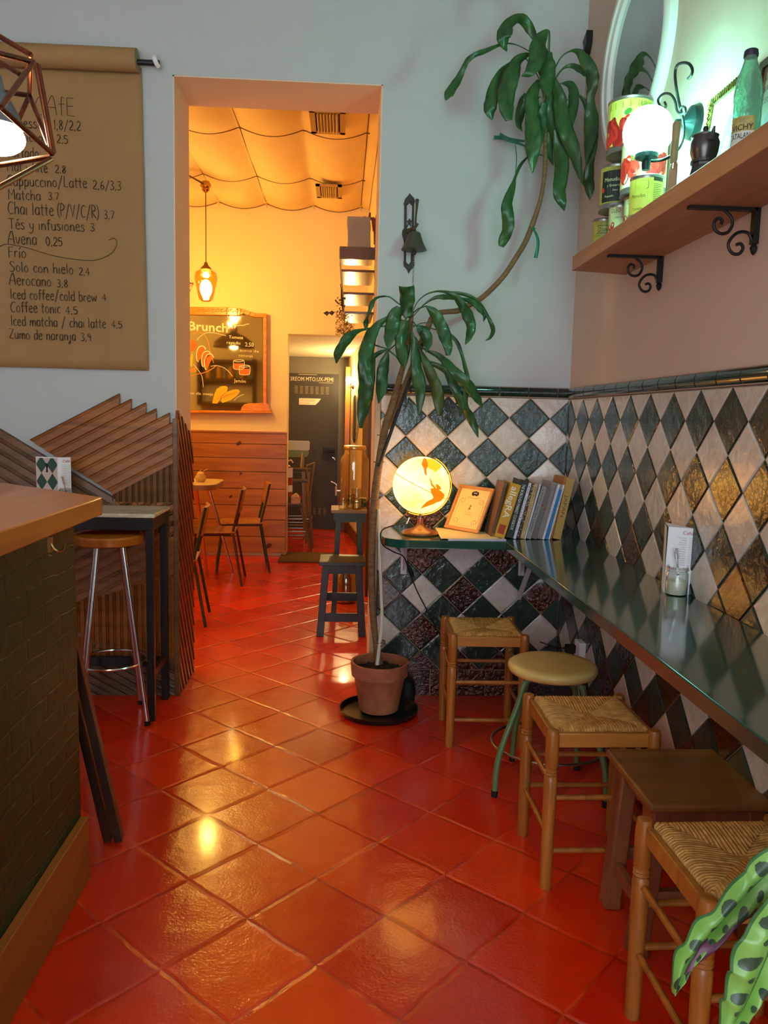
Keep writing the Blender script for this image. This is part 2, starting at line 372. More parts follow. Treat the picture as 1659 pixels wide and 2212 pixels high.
# brown timber panel on the far right wall
dwood = wood('dark_brown_wood', (92, 46, 22), (58, 28, 14), .35, axis=2)
m = M(); m.box(.2, .226, 6.2, 7.95, 0, 1.98); struct(m, 'trim_4', dwood)
m = M(); m.box(.178, .205, 4.9, 5.0, .3, 2.62); struct(m, 'trim_5', wood('near_black_post', (44, 32, 26), (28, 20, 18), .5))
# dark service door at the end of the passage
dm = mat('dark_olive_door_paint', (64, 56, 42), .45, var=.25, vs=3, bump=.1, bs=12)
fm = mat('grey_door_frame', (118, 112, 98), .5, var=.15, vs=6)
m = M(); m.box(-.9, -.052, 9.93, 9.965, .01, 1.93); door = struct(m, 'door_1', dm)
m = M(); m.box(-.9, .055, 9.945, 9.97, 1.93, 2.13).box(-.052, .055, 9.935, 9.97, 0, 1.95); m.build('door_frame', fm, door)
m = M()
for i in range(7):
    for j in range(6):
        p = U(640+i*11.2, 834+j*2.9+i*.5, Y=9.925); m.box(p.x-.019, p.x+.019, 9.922, 9.931, p.z-.003, p.z+.003)
for i in range(3):
    for j in range(6):
        p = U(679+i*11.2, 1098+j*2.6, Y=9.925); m.box(p.x-.016, p.x+.016, 9.922, 9.931, p.z-.0025, p.z+.0025)
m.build('vent_slots', mat('slot_pale', (150, 136, 104), .5), door)
m = M(); A = U(627, 822, Y=9.926); B = U(720, 825, Y=9.926)
m.text('3REOM MTO.UX-PEMI', A, (1, 0, 0), (0, 0, 1), .05, (B-A).x, off=.01).box(A.x+.1, B.x-.2, 9.924, 9.93, A.z+.075, A.z+.08).box(A.x+.35, B.x, 9.924, 9.93, A.z-.02, A.z-.016)
m.build('painted_lettering', mat('door_lettering', (214, 200, 160), .6), door)
p = U(646, 860, Y=9.925); q = U(690, 875, Y=9.925)
m = M(); m.prism([(p.x, 9.926, p.z), (q.x+.02, 9.926, p.z), (q.x-.01, 9.926, p.z-.04), (q.x-.05, 9.926, q.z), (p.x, 9.926, q.z)], (0, .004, 0)); st = m.build('sticker', mat('pale_sticker', (226, 216, 190), .6), door)
m = M(); m.text('AVISO CERRADA', (p.x+.01, 9.924, p.z-.035), (1, 0, 0), (0, 0, 1), .018).text('NO PASAR', (p.x+.01, 9.924, p.z-.07), (1, 0, 0), (0, 0, 1), .018); m.build('print', redink, st)
p = U(711, 972, Y=9.9); m = M(); m.box(p.x-.07, p.x+.07, 9.87, 9.93, p.z-.03, p.z+.03).box(p.x-.03, p.x+.06, 9.84, 9.87, p.z-.008, p.z+.012); m.build('handle', black, door, bevel=.004)
p = U(720, 988, Y=9.9); m = M(); m.tube([(p.x-.02, 9.92, p.z+.02), (p.x+.01, 9.89, p.z), (p.x+.02, 9.89, p.z-.03)], .008).cyl((p.x, 9.93, p.z), (p.x, 9.91, p.z), .014); m.build('key', chrome, door)
# orange wooden pilaster in the passage
m = M(); p = U(740, 960, Y=9.7); m.box(.03, .085, 9.55, 9.9, 0.14, 2.0); struct(m, 'trim_6', wood('amber_wood', (196, 120, 34), (160, 88, 20), .4))
# ================================================================ LEFT SIDE
# ---- slatted wood cladding round the corner
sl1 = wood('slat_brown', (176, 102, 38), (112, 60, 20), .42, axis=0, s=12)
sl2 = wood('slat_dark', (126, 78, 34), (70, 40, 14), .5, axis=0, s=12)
sl3 = wood('slat_red_brown', (150, 70, 28), (98, 42, 16), .4, axis=1, s=12)
def slats(m, region, ang, w, d0, plane, ridge=.022, shift=0):
    """parallel ribbed slats at an angle, cut to a convex region given in (a, z)"""
    ca, sa = math.cos(ang), math.sin(ang); nn = (-sa, ca)
    vals = [p[0]*nn[0]+p[1]*nn[1] for p in region]; t = math.floor(min(vals)/w)*w+shift; k = 0
    while t < max(vals):
        for (f0, f1, e0, e1) in ((0, .55, ridge, ridge*.85), (.55, .72, ridge*.45, ridge*.45), (.72, .97, ridge*.8, ridge*.62)):
            pl = clip(clip(region, -nn[0], -nn[1], -(t+f0*w)), nn[0], nn[1], t+f1*w)
            if len(pl) < 3: continue
            n = len(pl)
            def dep(p):
                q = ((p[0]*nn[0]+p[1]*nn[1])-t)/w; q = (q-f0)/(f1-f0); return e0+(e1-e0)*min(max(q, 0), 1)
            P = (lambda p, e: (p[0], d0-e, p[1])) if plane == 'Y' else (lambda p, e: (d0+e, p[0], p[1]))
            m.add([P(p, 0) for p in pl]+[P(p, dep(p)) for p in pl], [list(range(n))[::-1], list(range(n, 2*n))]+[(i, (i+1) % n, n+(i+1) % n, n+i) for i in range(n)])
        t += w; k += 1
YC = 3.93
def q2(x, y): p = U(x, y, Y=YC); return (p.x, p.z)
clad = thing('slatted_wood_cladding', (-.81, 3.94, 0), 'dark brown slatted wood cladding wrapped round the wall corner by the doorway', 'wall cladding')
m = M(); m.box(-3.0, -.81, 3.94, 3.958, 0, .95).build('backing_board', sl2, clad)
# upper field, slats rising to the right with a stepped top edge
a30 = math.atan2(-(850-950), (258-64)); A0 = q2(64, 950); A1 = q2(258, 850); A2 = q2(384, 903); A3 = q2(384, 995); A4 = q2(245, 1068)
ang = math.atan2(A1[1]-A0[1], A1[0]-A0[0]); m = M(); w = .047
nn = (-math.sin(ang), math.cos(ang)); top = A1[0]*nn[0]+A1[1]*nn[1]
ends = [q2(*p)[0] for p in ((258, 850), (283, 858), (315, 866), (337, 879), (366, 888), (385, 905))]
base = [A0, (ends[-1], A2[1]+.4), (ends[-1], A3[1]), A4]
for k in range(24):
    hi = top-k*w; reg = [(A0[0]-.1, A0[1]-.1+0), (ends[-1], A0[1]-.1)]
    xe = ends[min(k, 5)]
    big = [(-3, 0), (xe, 0), (xe, 3), (-3, 3)]
    big = clip(big, nn[0], nn[1], hi); big = clip(big, -nn[0], -nn[1], -(hi-w))
    # left bound: the falling line A0->A4
    lx, lz = A4[0]-A0[0], A4[1]-A0[1]; big = clip(big, lz, -lx, A0[0]*lz-A0[1]*lx)
    # lower bound: A4->A3
    bx, bz = A3[0]-A4[0], A3[1]-A4[1]; big = clip(big, bz, -bx, A4[0]*bz-A4[1]*bx)
    if len(big) > 2: slats(m, big, ang, w, 3.945, 'Y', shift=(hi-w)-math.floor(min(p[0]*nn[0]+p[1]*nn[1] for p in big)/w)*w)
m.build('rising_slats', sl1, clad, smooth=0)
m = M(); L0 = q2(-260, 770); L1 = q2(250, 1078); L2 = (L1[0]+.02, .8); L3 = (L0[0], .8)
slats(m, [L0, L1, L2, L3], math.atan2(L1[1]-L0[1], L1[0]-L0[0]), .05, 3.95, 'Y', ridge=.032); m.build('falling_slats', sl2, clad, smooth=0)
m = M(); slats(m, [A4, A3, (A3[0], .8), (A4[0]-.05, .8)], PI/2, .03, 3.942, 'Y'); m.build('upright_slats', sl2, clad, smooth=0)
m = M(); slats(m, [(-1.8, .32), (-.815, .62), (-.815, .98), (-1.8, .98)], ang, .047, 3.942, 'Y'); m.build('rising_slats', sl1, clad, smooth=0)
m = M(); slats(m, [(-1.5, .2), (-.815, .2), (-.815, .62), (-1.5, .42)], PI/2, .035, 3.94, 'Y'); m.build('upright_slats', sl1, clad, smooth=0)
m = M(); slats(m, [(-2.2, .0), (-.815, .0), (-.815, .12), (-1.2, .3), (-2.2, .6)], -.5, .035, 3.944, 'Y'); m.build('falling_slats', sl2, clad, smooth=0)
m = M(); slats(m, [(3.935, 0), (4.33, 0), (4.33, 1.23), (4.28, 1.30), (3.955, 1.43), (3.935, 1.36)], -.98, .055, -.812, 'X', ridge=.018); m.build('doorway_side_slats', sl3, clad, smooth=0)
m = M(); m.box(-.82, -.797, 3.915, 3.935, 0, 1.39).build('corner_bead', sl2, clad, bevel=.003)
# monoline handwriting: each letter is a few pen strokes on a 0..1 high grid (x advances)
PEN = {
'A': (.62, '0 0,.1 .5,.3 1,.42 .97,.5 .5,.56 0;.06 .42,.54 .4'), 'C': (.5, '.48 .88,.34 1,.14 .85,.04 .5,.1 .15,.26 0,.46 .1'), 'E': (.46, '.42 .96,.06 .98,.05 .5,.06 .02,.44 .0;.05 .52,.36 .52'),
'f': (.32, '.34 .92,.2 1,.14 .8,.14 0;0 .6,.32 .62'), 'F': (.42, '.06 0,.06 .98,.42 .94;.06 .55,.34 .55'), 'M': (.6, '.02 0,.06 .98,.3 .4,.54 1,.58 0'), 'T': (.5, '.25 0,.25 .97;0 .97,.5 .97'), 'S': (.46, '.42 .88,.24 1,.06 .82,.2 .58,.4 .36,.34 .08,.16 0,.0 .12'),
'I': (.16, '.06 0,.06 1'), 'Z': (.5, '.04 .96,.46 .96,.02 .02,.48 .02'), 'P': (.46, '.06 0,.06 1,.3 .98,.42 .78,.3 .54,.06 .5'), 'V': (.48, '.02 .98,.22 0,.46 .98'), 'R': (.48, '.06 0,.06 1,.3 .98,.42 .78,.3 .56,.06 .52,.46 0'), 'L': (.42, '.08 1,.06 .04,.4 .02'),
'a': (.44, '.38 .5,.22 .62,.06 .42,.08 .08,.24 .0,.38 .3,.38 .58,.38 0'), 'b': (.42, '.06 1,.06 .02,.24 0,.38 .2,.34 .5,.2 .6,.06 .45'), 'c': (.36, '.36 .52,.22 .62,.06 .42,.08 .1,.22 0,.36 .08'), 'd': (.44, '.38 .48,.22 .62,.06 .42,.08 .08,.24 0,.38 .2;.38 1,.38 0'), 'e': (.4, '.06 .34,.34 .38,.3 .58,.18 .62,.05 .4,.08 .1,.22 0,.38 .1'),
'g': (.42, '.36 .5,.22 .62,.06 .44,.08 .12,.22 .04,.36 .3,.36 .58,.36 -.2,.2 -.34,.06 -.24'), 'h': (.42, '.06 1,.06 0,.06 .3,.22 .58,.36 .46,.37 0'), 'i': (.16, '.07 .56,.07 0'), 'j': (.24, '.16 .58,.16 -.2,.06 -.34,-.02 -.24,.16 .0'), 'l': (.16, '.07 1,.07 0'), 'L2': (.2, ''),
'm': (.62, '.05 .58,.05 0,.05 .3,.18 .56,.3 .44,.3 0,.3 .3,.44 .57,.56 .44,.57 0'), 'n': (.42, '.05 .58,.05 0,.05 .3,.2 .57,.35 .44,.36 0'), 'o': (.42, '.2 .6,.06 .44,.06 .12,.2 0,.35 .14,.35 .44,.2 .6'), 'p': (.42, '.06 .58,.06 -.34;.06 .42,.2 .6,.36 .44,.34 .12,.18 0,.06 .1'), 'q': (.42, '.36 .5,.2 .6,.06 .42,.1 .06,.36 .2;.36 .58,.36 -.34'),
'r': (.3, '.06 .58,.06 0,.06 .34,.18 .56,.3 .54'), 's': (.34, '.3 .54,.16 .62,.05 .48,.2 .32,.3 .14,.16 0,.02 .08'), 't': (.3, '.14 .9,.13 .1,.24 0;0 .58,.28 .6'), 'u': (.42, '.05 .58,.06 .12,.18 0,.34 .14,.35 .58,.36 0'), 'v': (.38, '.02 .58,.18 0,.36 .58'), 'w': (.56, '.02 .58,.12 .04,.28 .44,.42 .04,.54 .6'), 'y': (.4, '.03 .58,.1 .16,.3 .16;.36 .58,.3 -.1,.12 -.34,.02 -.24'), 'z': (.36, '.04 .56,.32 .56,.02 .02,.34 .02'), 'k': (.4, '.06 1,.06 0;.34 .56,.07 .26,.36 0'),
'0': (.44, '.2 1,.05 .74,.06 .24,.2 0,.36 .24,.36 .74,.2 1'), '1': (.2, '.04 .8,.12 1,.12 0'), '2': (.42, '.04 .8,.2 1,.36 .78,.28 .46,.02 .02,.4 .02'), '3': (.4, '.04 .92,.24 1,.34 .76,.16 .54,.36 .3,.22 .0,.02 .08'), '4': (.44, '.28 0,.28 1,.02 .34,.42 .34'), '5': (.42, '.38 .98,.08 .96,.06 .56,.26 .6,.38 .34,.24 .02,.02 .08'), '6': (.42, '.3 1,.08 .6,.06 .2,.2 0,.36 .2,.28 .48,.08 .36'), '7': (.4, '.02 .96,.38 .96,.14 0'), '8': (.42, '.2 .54,.06 .78,.2 1,.34 .78,.2 .54,.04 .26,.2 0,.36 .26,.2 .54'), '9': (.42, '.36 .7,.2 .98,.04 .72,.18 .48,.36 .7,.34 0'),
',': (.18, '.1 .1,.04 -.12'), '.': (.16, '.07 .08,.08 .0'), '/': (.46, '.04 -.18,.4 1.08'), '(': (.24, '.22 1.1,.06 .7,.06 .2,.22 -.14'), ')': (.24, '.02 1.1,.18 .7,.18 .2,.02 -.14'), ' ': (.26, '')}
PEN['é'] = (PEN['e'][0], PEN['e'][1]+';.16 .78,.3 .94'); PEN['í'] = (PEN['i'][0], PEN['i'][1]+';.06 .74,.2 .92')
def pen(m, tx, P, X, Y, h, w, r):
    adv = sum(PEN[c][0]+.07 for c in tx)-.07; kx = w/adv; x = 0; rng = random.Random(tx)
    for c in tx:
        a, st_ = PEN[c]
        for sk in st_.split(';'):
            if not sk: continue
            pts = [tuple(map(float, q.split())) for q in sk.split(',')]; dy = rng.uniform(-.02, .02)
            sm_ = cr(pts, 3) if c not in 'ZMVLEFTI1479/' else pts
            m.tube([P+X*((x+q[0])*kx)+Y*((q[1]+dy)*h) for q in sm_], r, 4)
        x += a+.07
# ---- brown paper menu
roll = thing('paper_menu_roll', (-1.3, 3.95, 3.01), 'roll of brown kraft paper with a handwritten drinks menu, hanging on the white wall', 'menu')
kraft = mat('kraft_paper', (164, 124, 80), .8, bump=.2, bs=60, var=.14, vs=2.5)
def sheet(u, v):
    x = -2.1+(1.147+.016*v)*u
    z = 2.99-v*1.374; return (x, 3.938+.006*math.sin(v*5+u*3)*v+.004*math.sin(u*9+v*4)*v, z)
m = M(); m.grid(sheet, 40, 30); m.build('sheet', kraft, roll, solid=.001, smooth=60)
m = M(); m.cyl((-2.1, 3.9, 3.008), (-.962, 3.9, 3.008), .05, seg=36); m.i = 1; m.cyl((-.962, 3.9, 3.008), (-.9615, 3.9, 3.008), .047, seg=30); m.build('paper_roll', [kraft, mat('roll_end', (146, 128, 96), .8, bump=.3, bs=200)], roll, smooth=40)
m = M(); m.cyl((-2.2, 3.9, 3.008), (-.862, 3.9, 3.0), .0125, seg=14).build('rod', black, roll)
m = M(); p = U(334, 132, Y=3.9); m.tube([(p.x, 3.953, p.z+.02), (p.x, 3.9, p.z+.022), (p.x+.002, 3.884, p.z+.004), (p.x+.012, 3.89, p.z-.018), (p.x+.016, 3.9, p.z-.022)], .011, 10).build('hook', mat('white_plastic', (225, 222, 222), .4), roll)
m = M(); YS = 3.929
def hw(t, x0, y0, x1, y1, h):
    a = U(x0, y0, Y=YS); b = U(x1, y1, Y=YS); d = (b-a)
    pen(m, t, a, d.normalized(), V(-.02, 0, 1), h/433, d.length, .0017 if h < 30 else .0013)
for a in (('CAfE', 76, 247, 162, 251, 35), ('Espresso', 6, 274, 92, 278, 20), ('1,8/2,2', 116, 279, 175, 282, 18), ('Americano', 10, 303, 103, 308, 19), ('2,5', 123, 308, 147, 311, 16),
    ('Cortado', 15, 339, 84, 341, 20), ('Flat white', 15, 369, 103, 373, 20), ('2.8', 119, 373, 143, 375, 15), ('Cappuccino/Latte', 15, 401, 188, 406, 21), ('2,6/3,3', 201, 408, 262, 411, 17),
    ('Matcha', 18, 430, 88, 433, 20), ('3.7', 105, 431, 127, 432, 14), ('Chai latte', 17, 462, 116, 466, 24), ('(P/V/C/R)', 124, 467, 214, 472, 24), ('3,7', 225, 472, 247, 473, 16),
    ('Tés y infusiones', 19, 494, 183, 500, 21), ('3', 195, 499, 205, 500, 15), ('Avena', 17, 526, 80, 529, 24), ('0,25', 99, 530, 135, 532, 17), ('Frío', 18, 556, 57, 557, 22),
    ('Solo con hielo', 21, 586, 159, 592, 20), ('2,4', 171, 594, 194, 595, 15), ('Aerocano', 20, 615, 111, 619, 22), ('3,8', 123, 620, 147, 621, 15),
    ('Iced coffee/cold brew', 23, 645, 209, 652, 20), ('4', 221, 650, 230, 650, 14), ('Coffee tonic', 23, 674, 131, 677, 21), ('4,5', 142, 678, 168, 679, 15),
    ('Iced matcha / chai latte', 24, 703, 229, 709, 20), ('4,5', 241, 708, 264, 709, 14), ('Zumo de naranja', 20, 731, 164, 736, 20), ('3,9', 175, 736, 197, 737, 16)): hw(*a)
sw = [U(x, y, Y=YS) for x, y in cr([(-6, 540), (4, 530), (20, 528), (60, 536), (110, 551), (160, 560), (205, 562), (238, 549), (252, 530), (250, 517), (242, 515), (235, 519)], 6)]
m.tube(sw, .0014, 5)
m.build('handwriting', ink, roll, smooth=0)
# ---- bar counter (green painted brick, thick timber top)
bar = thing('bar_counter', (-1.2, 1.5, 0), 'bar counter with green painted brick front and thick honey brown timber top', 'counter')
gb = bpy.data.materials.new('green_painted_brick'); gb.use_nodes = True; nt = gb.node_tree; N = nt.nodes; L = nt.links; b = N['Principled BSDF']
tc = N.new('ShaderNodeTexCoord'); mp = N.new('ShaderNodeMapping'); mp.inputs['Rotation'].default_value = (0, PI/2, 0); sepx = N.new('ShaderNodeSeparateXYZ'); cx = N.new('ShaderNodeCombineXYZ')
L.new(tc.outputs['Object'], sepx.inputs[0]); L.new(sepx.outputs[1], cx.inputs[0]); L.new(sepx.outputs[2], cx.inputs[1])
wn = N.new('ShaderNodeTexNoise'); wn.inputs['Scale'].default_value = 9; L.new(cx.outputs[0], wn.inputs['Vector'])
ad = N.new('ShaderNodeMixRGB'); ad.blend_type = 'ADD'; ad.inputs[0].default_value = .03; L.new(cx.outputs[0], ad.inputs[1]); L.new(wn.outputs['Color'], ad.inputs[2])
br = N.new('ShaderNodeTexBrick'); br.inputs['Scale'].default_value = 1; br.inputs['Brick Width'].default_value = .24; br.inputs['Row Height'].default_value = .062; br.inputs['Mortar Size'].default_value = .006; br.inputs['Mortar Smooth'].default_value = .5
L.new(ad.outputs[0], br.inputs['Vector'])
rr = N.new('ShaderNodeValToRGB'); rr.color_ramp.elements[0].color = S(18, 48, 26); rr.color_ramp.elements[1].color = S(30, 60, 34); L.new(wn.outputs['Fac'], rr.inputs[0]); L.new(rr.outputs[0], b.inputs['Base Color'])
n3 = N.new('ShaderNodeTexNoise'); n3.inputs['Scale'].default_value = 26; n3.inputs['Detail'].default_value = 4; L.new(tc.outputs['Object'], n3.inputs['Vector'])
mt = N.new('ShaderNodeMath'); mt.operation = 'MULTIPLY_ADD'; mt.inputs[1].default_value = .55; L.new(n3.outputs['Fac'], mt.inputs[0])
iv = N.new('ShaderNodeMath'); iv.operation = 'SUBTRACT'; iv.inputs[0].default_value = 1; L.new(br.outputs['Fac'], iv.inputs[1]); L.new(iv.outputs[0], mt.inputs[2])
bp = N.new('ShaderNodeBump'); bp.inputs['Strength'].default_value = .9; bp.inputs['Distance'].default_value = .005; L.new(mt.outputs[0], bp.inputs['Height']); L.new(bp.outputs[0], b.inputs['Normal'])
b.inputs['Roughness'].default_value = .42; b.inputs['Specular IOR Level'].default_value = .35
m = M(); m.box(-1.35, -.772, -.6, 2.33, 0, 1.118).build('brick_base', gb, bar)
honey = wood('honey_timber', (196, 116, 34), (158, 84, 22), .34, axis=1, s=6, coat=.3)
tp = [(-.695, -.7), (-.695, 2.345), (-1.2, 2.80), (-1.9, 2.80), (-1.9, -.7)]
m = M(); m.prism([(x, y, 1.117) for x, y in tp], (0, 0, .053)); m.build('timber_top', honey, bar, bevel=.004)
kb = wood('skirting_timber', (170, 96, 34), (130, 70, 22), .5, axis=1, s=7)
m = M(); m.box(-.772, -.746, -.6, 2.325, 0.0, .2).build('skirting_board', kb, bar, bevel=.003)
p = U(117, 1178, X=-.765); m = M(); m.obox((-.768, p.y-.02, p.z+.006), (.004, 0, 0), (0, .009, 0), (0, 0, .02)); m.tube(cr([(-.766, p.y-.02, p.z+.01), (-.758, p.y-.018, p.z-.008), (-.748, p.y-.012, p.z-.014), (-.738, p.y-.006, p.z-.009), (-.735, p.y-.004, p.z+.006)], 5), .0035, 8); m.build('coat_hook', mat('old_brass', (170, 130, 80), .35, metal=1), bar)
# ---- dark boards leaning on the end of the bar
bw = wood('dark_walnut', (62, 38, 24), (38, 22, 15), .4, axis=2)
for (dx, lab) in ((0, 'dark walnut board leaning on the end of the bar, nearer the aisle'), (-.034, 'dark walnut board leaning on the end of the bar, the inner of two')):
    m = M(); m.beam((-.715+dx, 2.53, 0.012), (-.855+dx, 2.40, .96), .026, .04, side=(1, .1, 0)); tag(m.build('leaning_board', bw, at=(-.68+dx, 2.53, 0), bevel=.002), lab, 'board', 'boards leaning on the bar end')
# ---- high marble table
ZH = .965
ta = U(323, 1111, Z=ZH); tbk = U(384, 1081, Z=ZH)
yf = ta.y; yb = 3.905
ht = thing('high_table', (-1.15, 3.7, 0), 'tall narrow table with veined marble top on a black square-tube frame', 'table')
marble = mat('veined_marble', (238, 230, 210), .25, var=.6, vs=5, st=(1, 2.6, 2), col2=(186, 172, 148), detail=8, coat=.3, distort=2.2)
m = M(); m.box(-1.75, -.832, yf, yb, ZH-.018, ZH).build('marble_top', marble, ht, bevel=.004)
steel = mat('black_steel', (34, 30, 30), .4, metal=.2)
m = M(); m.box(-1.75, -.84, yf+.008, yf+.04, ZH-.075, ZH-.019).box(-1.75, -.84, yb-.04, yb-.008, ZH-.075, ZH-.019).box(-.875, -.84, yf+.04, yb-.04, ZH-.075, ZH-.019).build('apron_frame', steel, ht, bevel=.002)
for x, y in ((-.858, yf+.024), (-.858, yb-.024), (-1.73, yf+.024), (-1.73, yb-.024)): M().box(x-.0165, x+.0165, y-.0165, y+.0165, 0, ZH-.075).build('leg', steel, ht, bevel=.002)
m = M(); m.box(-.87, -.845, yf+.04, yb-.04, .2, .235).box(-1.72, -.88, yb-.04, yb-.015, .17, .215); m.build('footrest', steel, ht, bevel=.002)
# ---- chrome bar stool pushed under it
c = U(236, 1168, Y=3.62); SZ = c.z; sx, sy = c.x, 3.62
st = thing('bar_stool', (sx, sy, 0), 'tall bar stool with round wooden seat and four chrome legs, under the marble table', 'stool')
m = M(); m.lathe([(0, SZ-.014), (.135, SZ-.014), (.146, SZ-.008), (.148, SZ+.022), (.14, SZ+.03), (0, SZ+.03)], (sx, sy, 0)); m.build('seat', honey, st, smooth=40)
for k in range(4):
    q = PI/4+k*PI/2+.35; a = V(sx+.075*math.cos(q), sy+.075*math.sin(q), SZ-.014); b_ = V(sx+.2*math.cos(q), sy+.2*math.sin(q), .012)
    lg = M().cyl(a, b_, .0105, seg=14).build('leg', chrome, st); M().cyl(b_+V(0, 0, .01), b_-V(0, 0, .01), .013, seg=12).build('foot_cap', rubber, lg)
rr_ = .075+.125*(SZ-.3)/(SZ)+.004
m = M(); m.tube([(sx+rr_*math.cos(k*PI/20), sy+rr_*math.sin(k*PI/20), .28) for k in range(40)], .0065, 8, closed=True); m.build('foot_ring', chrome, st)
# ---- menu card and sugar jar on the high table
def sugar_jar(x, y, z, lab, s=1, fill=.6, spoon_dx=-.01):
    j = thing('sugar_jar', (x, y, z), lab, 'jar', 'sugar jars with spoons')
    r = .035*s; h = .092*s
    m = M(); m.vessel([(r*.93, 0), (r, .006), (r, h*.74), (r*.9, h*.8), (r*.9, h*.84), (r*.97, h*.86), (r*.97, h)], (x, y, z), .0022, 32); m.build('glass_body', glass, j, smooth=50)
    m = M(); m.lathe([(0, .004), (r-.003, .004), (r-.003, h*.5), (r*.5, h*.56), (0, h*.52)], (x, y, z), seg=30); m.build('sugar', mat('sugar', (232, 228, 212), .9, bump=.4, bs=300), j, smooth=50)
    m = M(); a = V(x+.008*s, y, z+h*.45); b2 = V(x+spoon_dx*s, y-.006, z+h*1.45); m.obox((a+b2)/2, (b2-a)/2, (.003*s, 0, 0), (0, .0012, 0)); m.obox(b2, (b2-a).normalized()*.018*s, (.006*s, 0, 0), (0, .001, 0)); m.build('spoon', chrome, j, bevel=.001)
    return j
def card_lines(m, P, X, Y, w, h, title1='Café', title2='Bebidas frías', mi=(0, 1)):
    m.i = mi[1]; m.text(title1, P+X*w*.94+Y*h*.9, X, Y, h*.055, off=.0, align='r')
    random.seed(3); y = .84
    for i in range(13):
        m.i = mi[0]; t = random.choice(['Espresso', 'Cortado', 'Americano', 'Con leche', 'Flat white', 'Matcha', 'Chai latte', 'Avena']); m.text(t, P+X*w*.72+Y*h*y, X, Y, h*.02, align='r'); m.text('%d,%d' % (random.randint(1, 4), random.randint(0, 9)), P+X*w*.92+Y*h*y, X, Y, h*.02, align='r'); y -= .034
    m.i = mi[1]; m.text(title2, P+X*w*.94+Y*h*(y-.04), X, Y, h*.05, w*.8, align='r'); y -= .08
    for i in range(8):
        m.i = mi[0]; t = random.choice(['Zumo', 'Aerocano', 'Coffee tonic', 'Cold brew']); m.text(t, P+X*w*.72+Y*h*y, X, Y, h*.02, align='r'); m.text('%d,%d' % (random.randint(1, 4), random.randint(0, 9)), P+X*w*.92+Y*h*y, X, Y, h*.02, align='r'); y -= .034
a = U(78, 1010, Y=3.79); b2 = U(125, 1010, Y=3.76); c2 = U(153, 1010, Y=3.79)
mc = thing('menu_card', (b2.x, 3.76, ZH), 'folded menu card with green and pink diamond cover on the marble table', 'menu')
HC = .235; m = M(); m.prism([(a.x, 3.79, ZH), (b2.x, 3.76, ZH), (b2.x, 3.761, ZH), (a.x, 3.791, ZH)], (0, 0, HC)).prism([(b2.x, 3.76, ZH), (c2.x, 3.79, ZH), (c2.x, 3.791, ZH), (b2.x, 3.761, ZH)], (0, 0, HC)); m.build('card', paperw, mc, smooth=0)
m = M(); X_ = (V(b2.x, 3.76, 0)-V(a.x, 3.79, 0)); w_ = X_.length; X_.normalize(); P0 = V(a.x, 3.7885, ZH)
for i in range(-1, 3):
    for j in range(-1, 7):
        if (j) % 2 == 0: cxx, off = i*.5+.0, 0
        else: cxx, off = i*.5+.25, 0
        dia = clipbox([(cxx-.25, j*.17), (cxx, j*.17-.17), (cxx+.25, j*.17), (cxx, j*.17+.17)], .02, .98, .02, .98)
        if len(dia) > 2: m.i = 0 if j % 2 else 1; 
        if len(dia) > 2 and j == 1: m.i = 2
        if len(dia) > 2: m.add([P0+X_*(p[0]*w_)+V(0, -.0004, p[1]*HC) for p in dia], [list(range(len(dia)))])
m.i = 3; Pf = P0+X_*w_*.5+V(0, -.001, HC*.8); m.add([Pf+X_*x*.01+V(0, 0, z*.012) for x, z in ((-.5, -2), (.6, -2), (.5, -.4), (.9, .5), (.3, 1.4), (-.3, 1.6), (-.6, .6), (-.3, -.4))], [list(range(8))])
m.build('cover_print', [mat('print_green', (52, 78, 66), .5), mat('print_pink', (206, 178, 170), .5), mat('print_brown', (74, 46, 34), .5), ink], mc, smooth=0)
m = M(); X_ = (V(c2.x, 3.79, 0)-V(b2.x, 3.76, 0)); w_ = X_.length; X_.normalize(); card_lines(m, V(b2.x, 3.7585, ZH), X_, V(0, 0, 1), w_, HC); m.build('inside_print', [mat('grey_ink', (110, 106, 110), .6), redink], mc, smooth=0)
p = U(143, 1050, Y=3.72); sugar_jar(p.x, 3.72, ZH, 'small glass sugar jar with spoon in front of the diamond-patterned menu card')
# ---- copper tube pendant over the bar
cp = U(-8, 255, Y=2.0); pc = V(cp.x, 2.0, cp.z)
K = lambda x, y, Y: U(x, y, Y=Y)
pend = thing('copper_pendant_lamp', (pc.x, pc.y, pc.z), 'pendant lamp in a geometric copper tube cage, glowing in front of the paper menu', 'lamp')
T = {'a': K(66, 118, 1.86), 'b': K(72, 134, 1.86), 'k': K(64, 206, 2.02), 'd': K(113, 332, 1.9), 'e': K(2, 232, 1.7), 'f': K(36, 268, 2.15)}
mir = lambda p: V(2*pc.x-p.x, 2*pc.y-p.y, p.z)
bars = [(K(-50, 50, 1.9), T['a']), (K(-60, 100, 1.7), T['b']), (K(-40, 110, 2.1), K(42, 160, 2.06)), (T['b'], T['e']), (K(78, 137, 1.88), T['d']), (K(82, 140, 1.9), K(116, 330, 1.92)), (T['a'], T['k']), (T['k'], K(-60, 190, 2.1)), (T['k'], T['f']), (T['k'], T['d']), (T['e'], T['d']), (K(112, 338, 1.9), K(-90, 372, 2.05)), (K(110, 344, 1.88), K(-60, 436, 1.7))]
m = M()
for a, b2 in bars:
    m.cyl(a, b2, .0058, seg=12)
    if all(q in list(T.values()) for q in (a, b2)): m.cyl(mir(a), mir(b2), .0058, seg=12)
m.build('copper_cage', copper, pend)
zb = U(0, 318, Y=2.0).z; bc = V(pc.x, 2.0, zb)
m = M(); m.lathe([(.014, .16), (.02, .13), (.05, .075), (.058, .045), (.055, .043), (.03, .08)], bc); m.build('grey_shade', mat('grey_shade', (92, 100, 104), .5), pend, smooth=40)
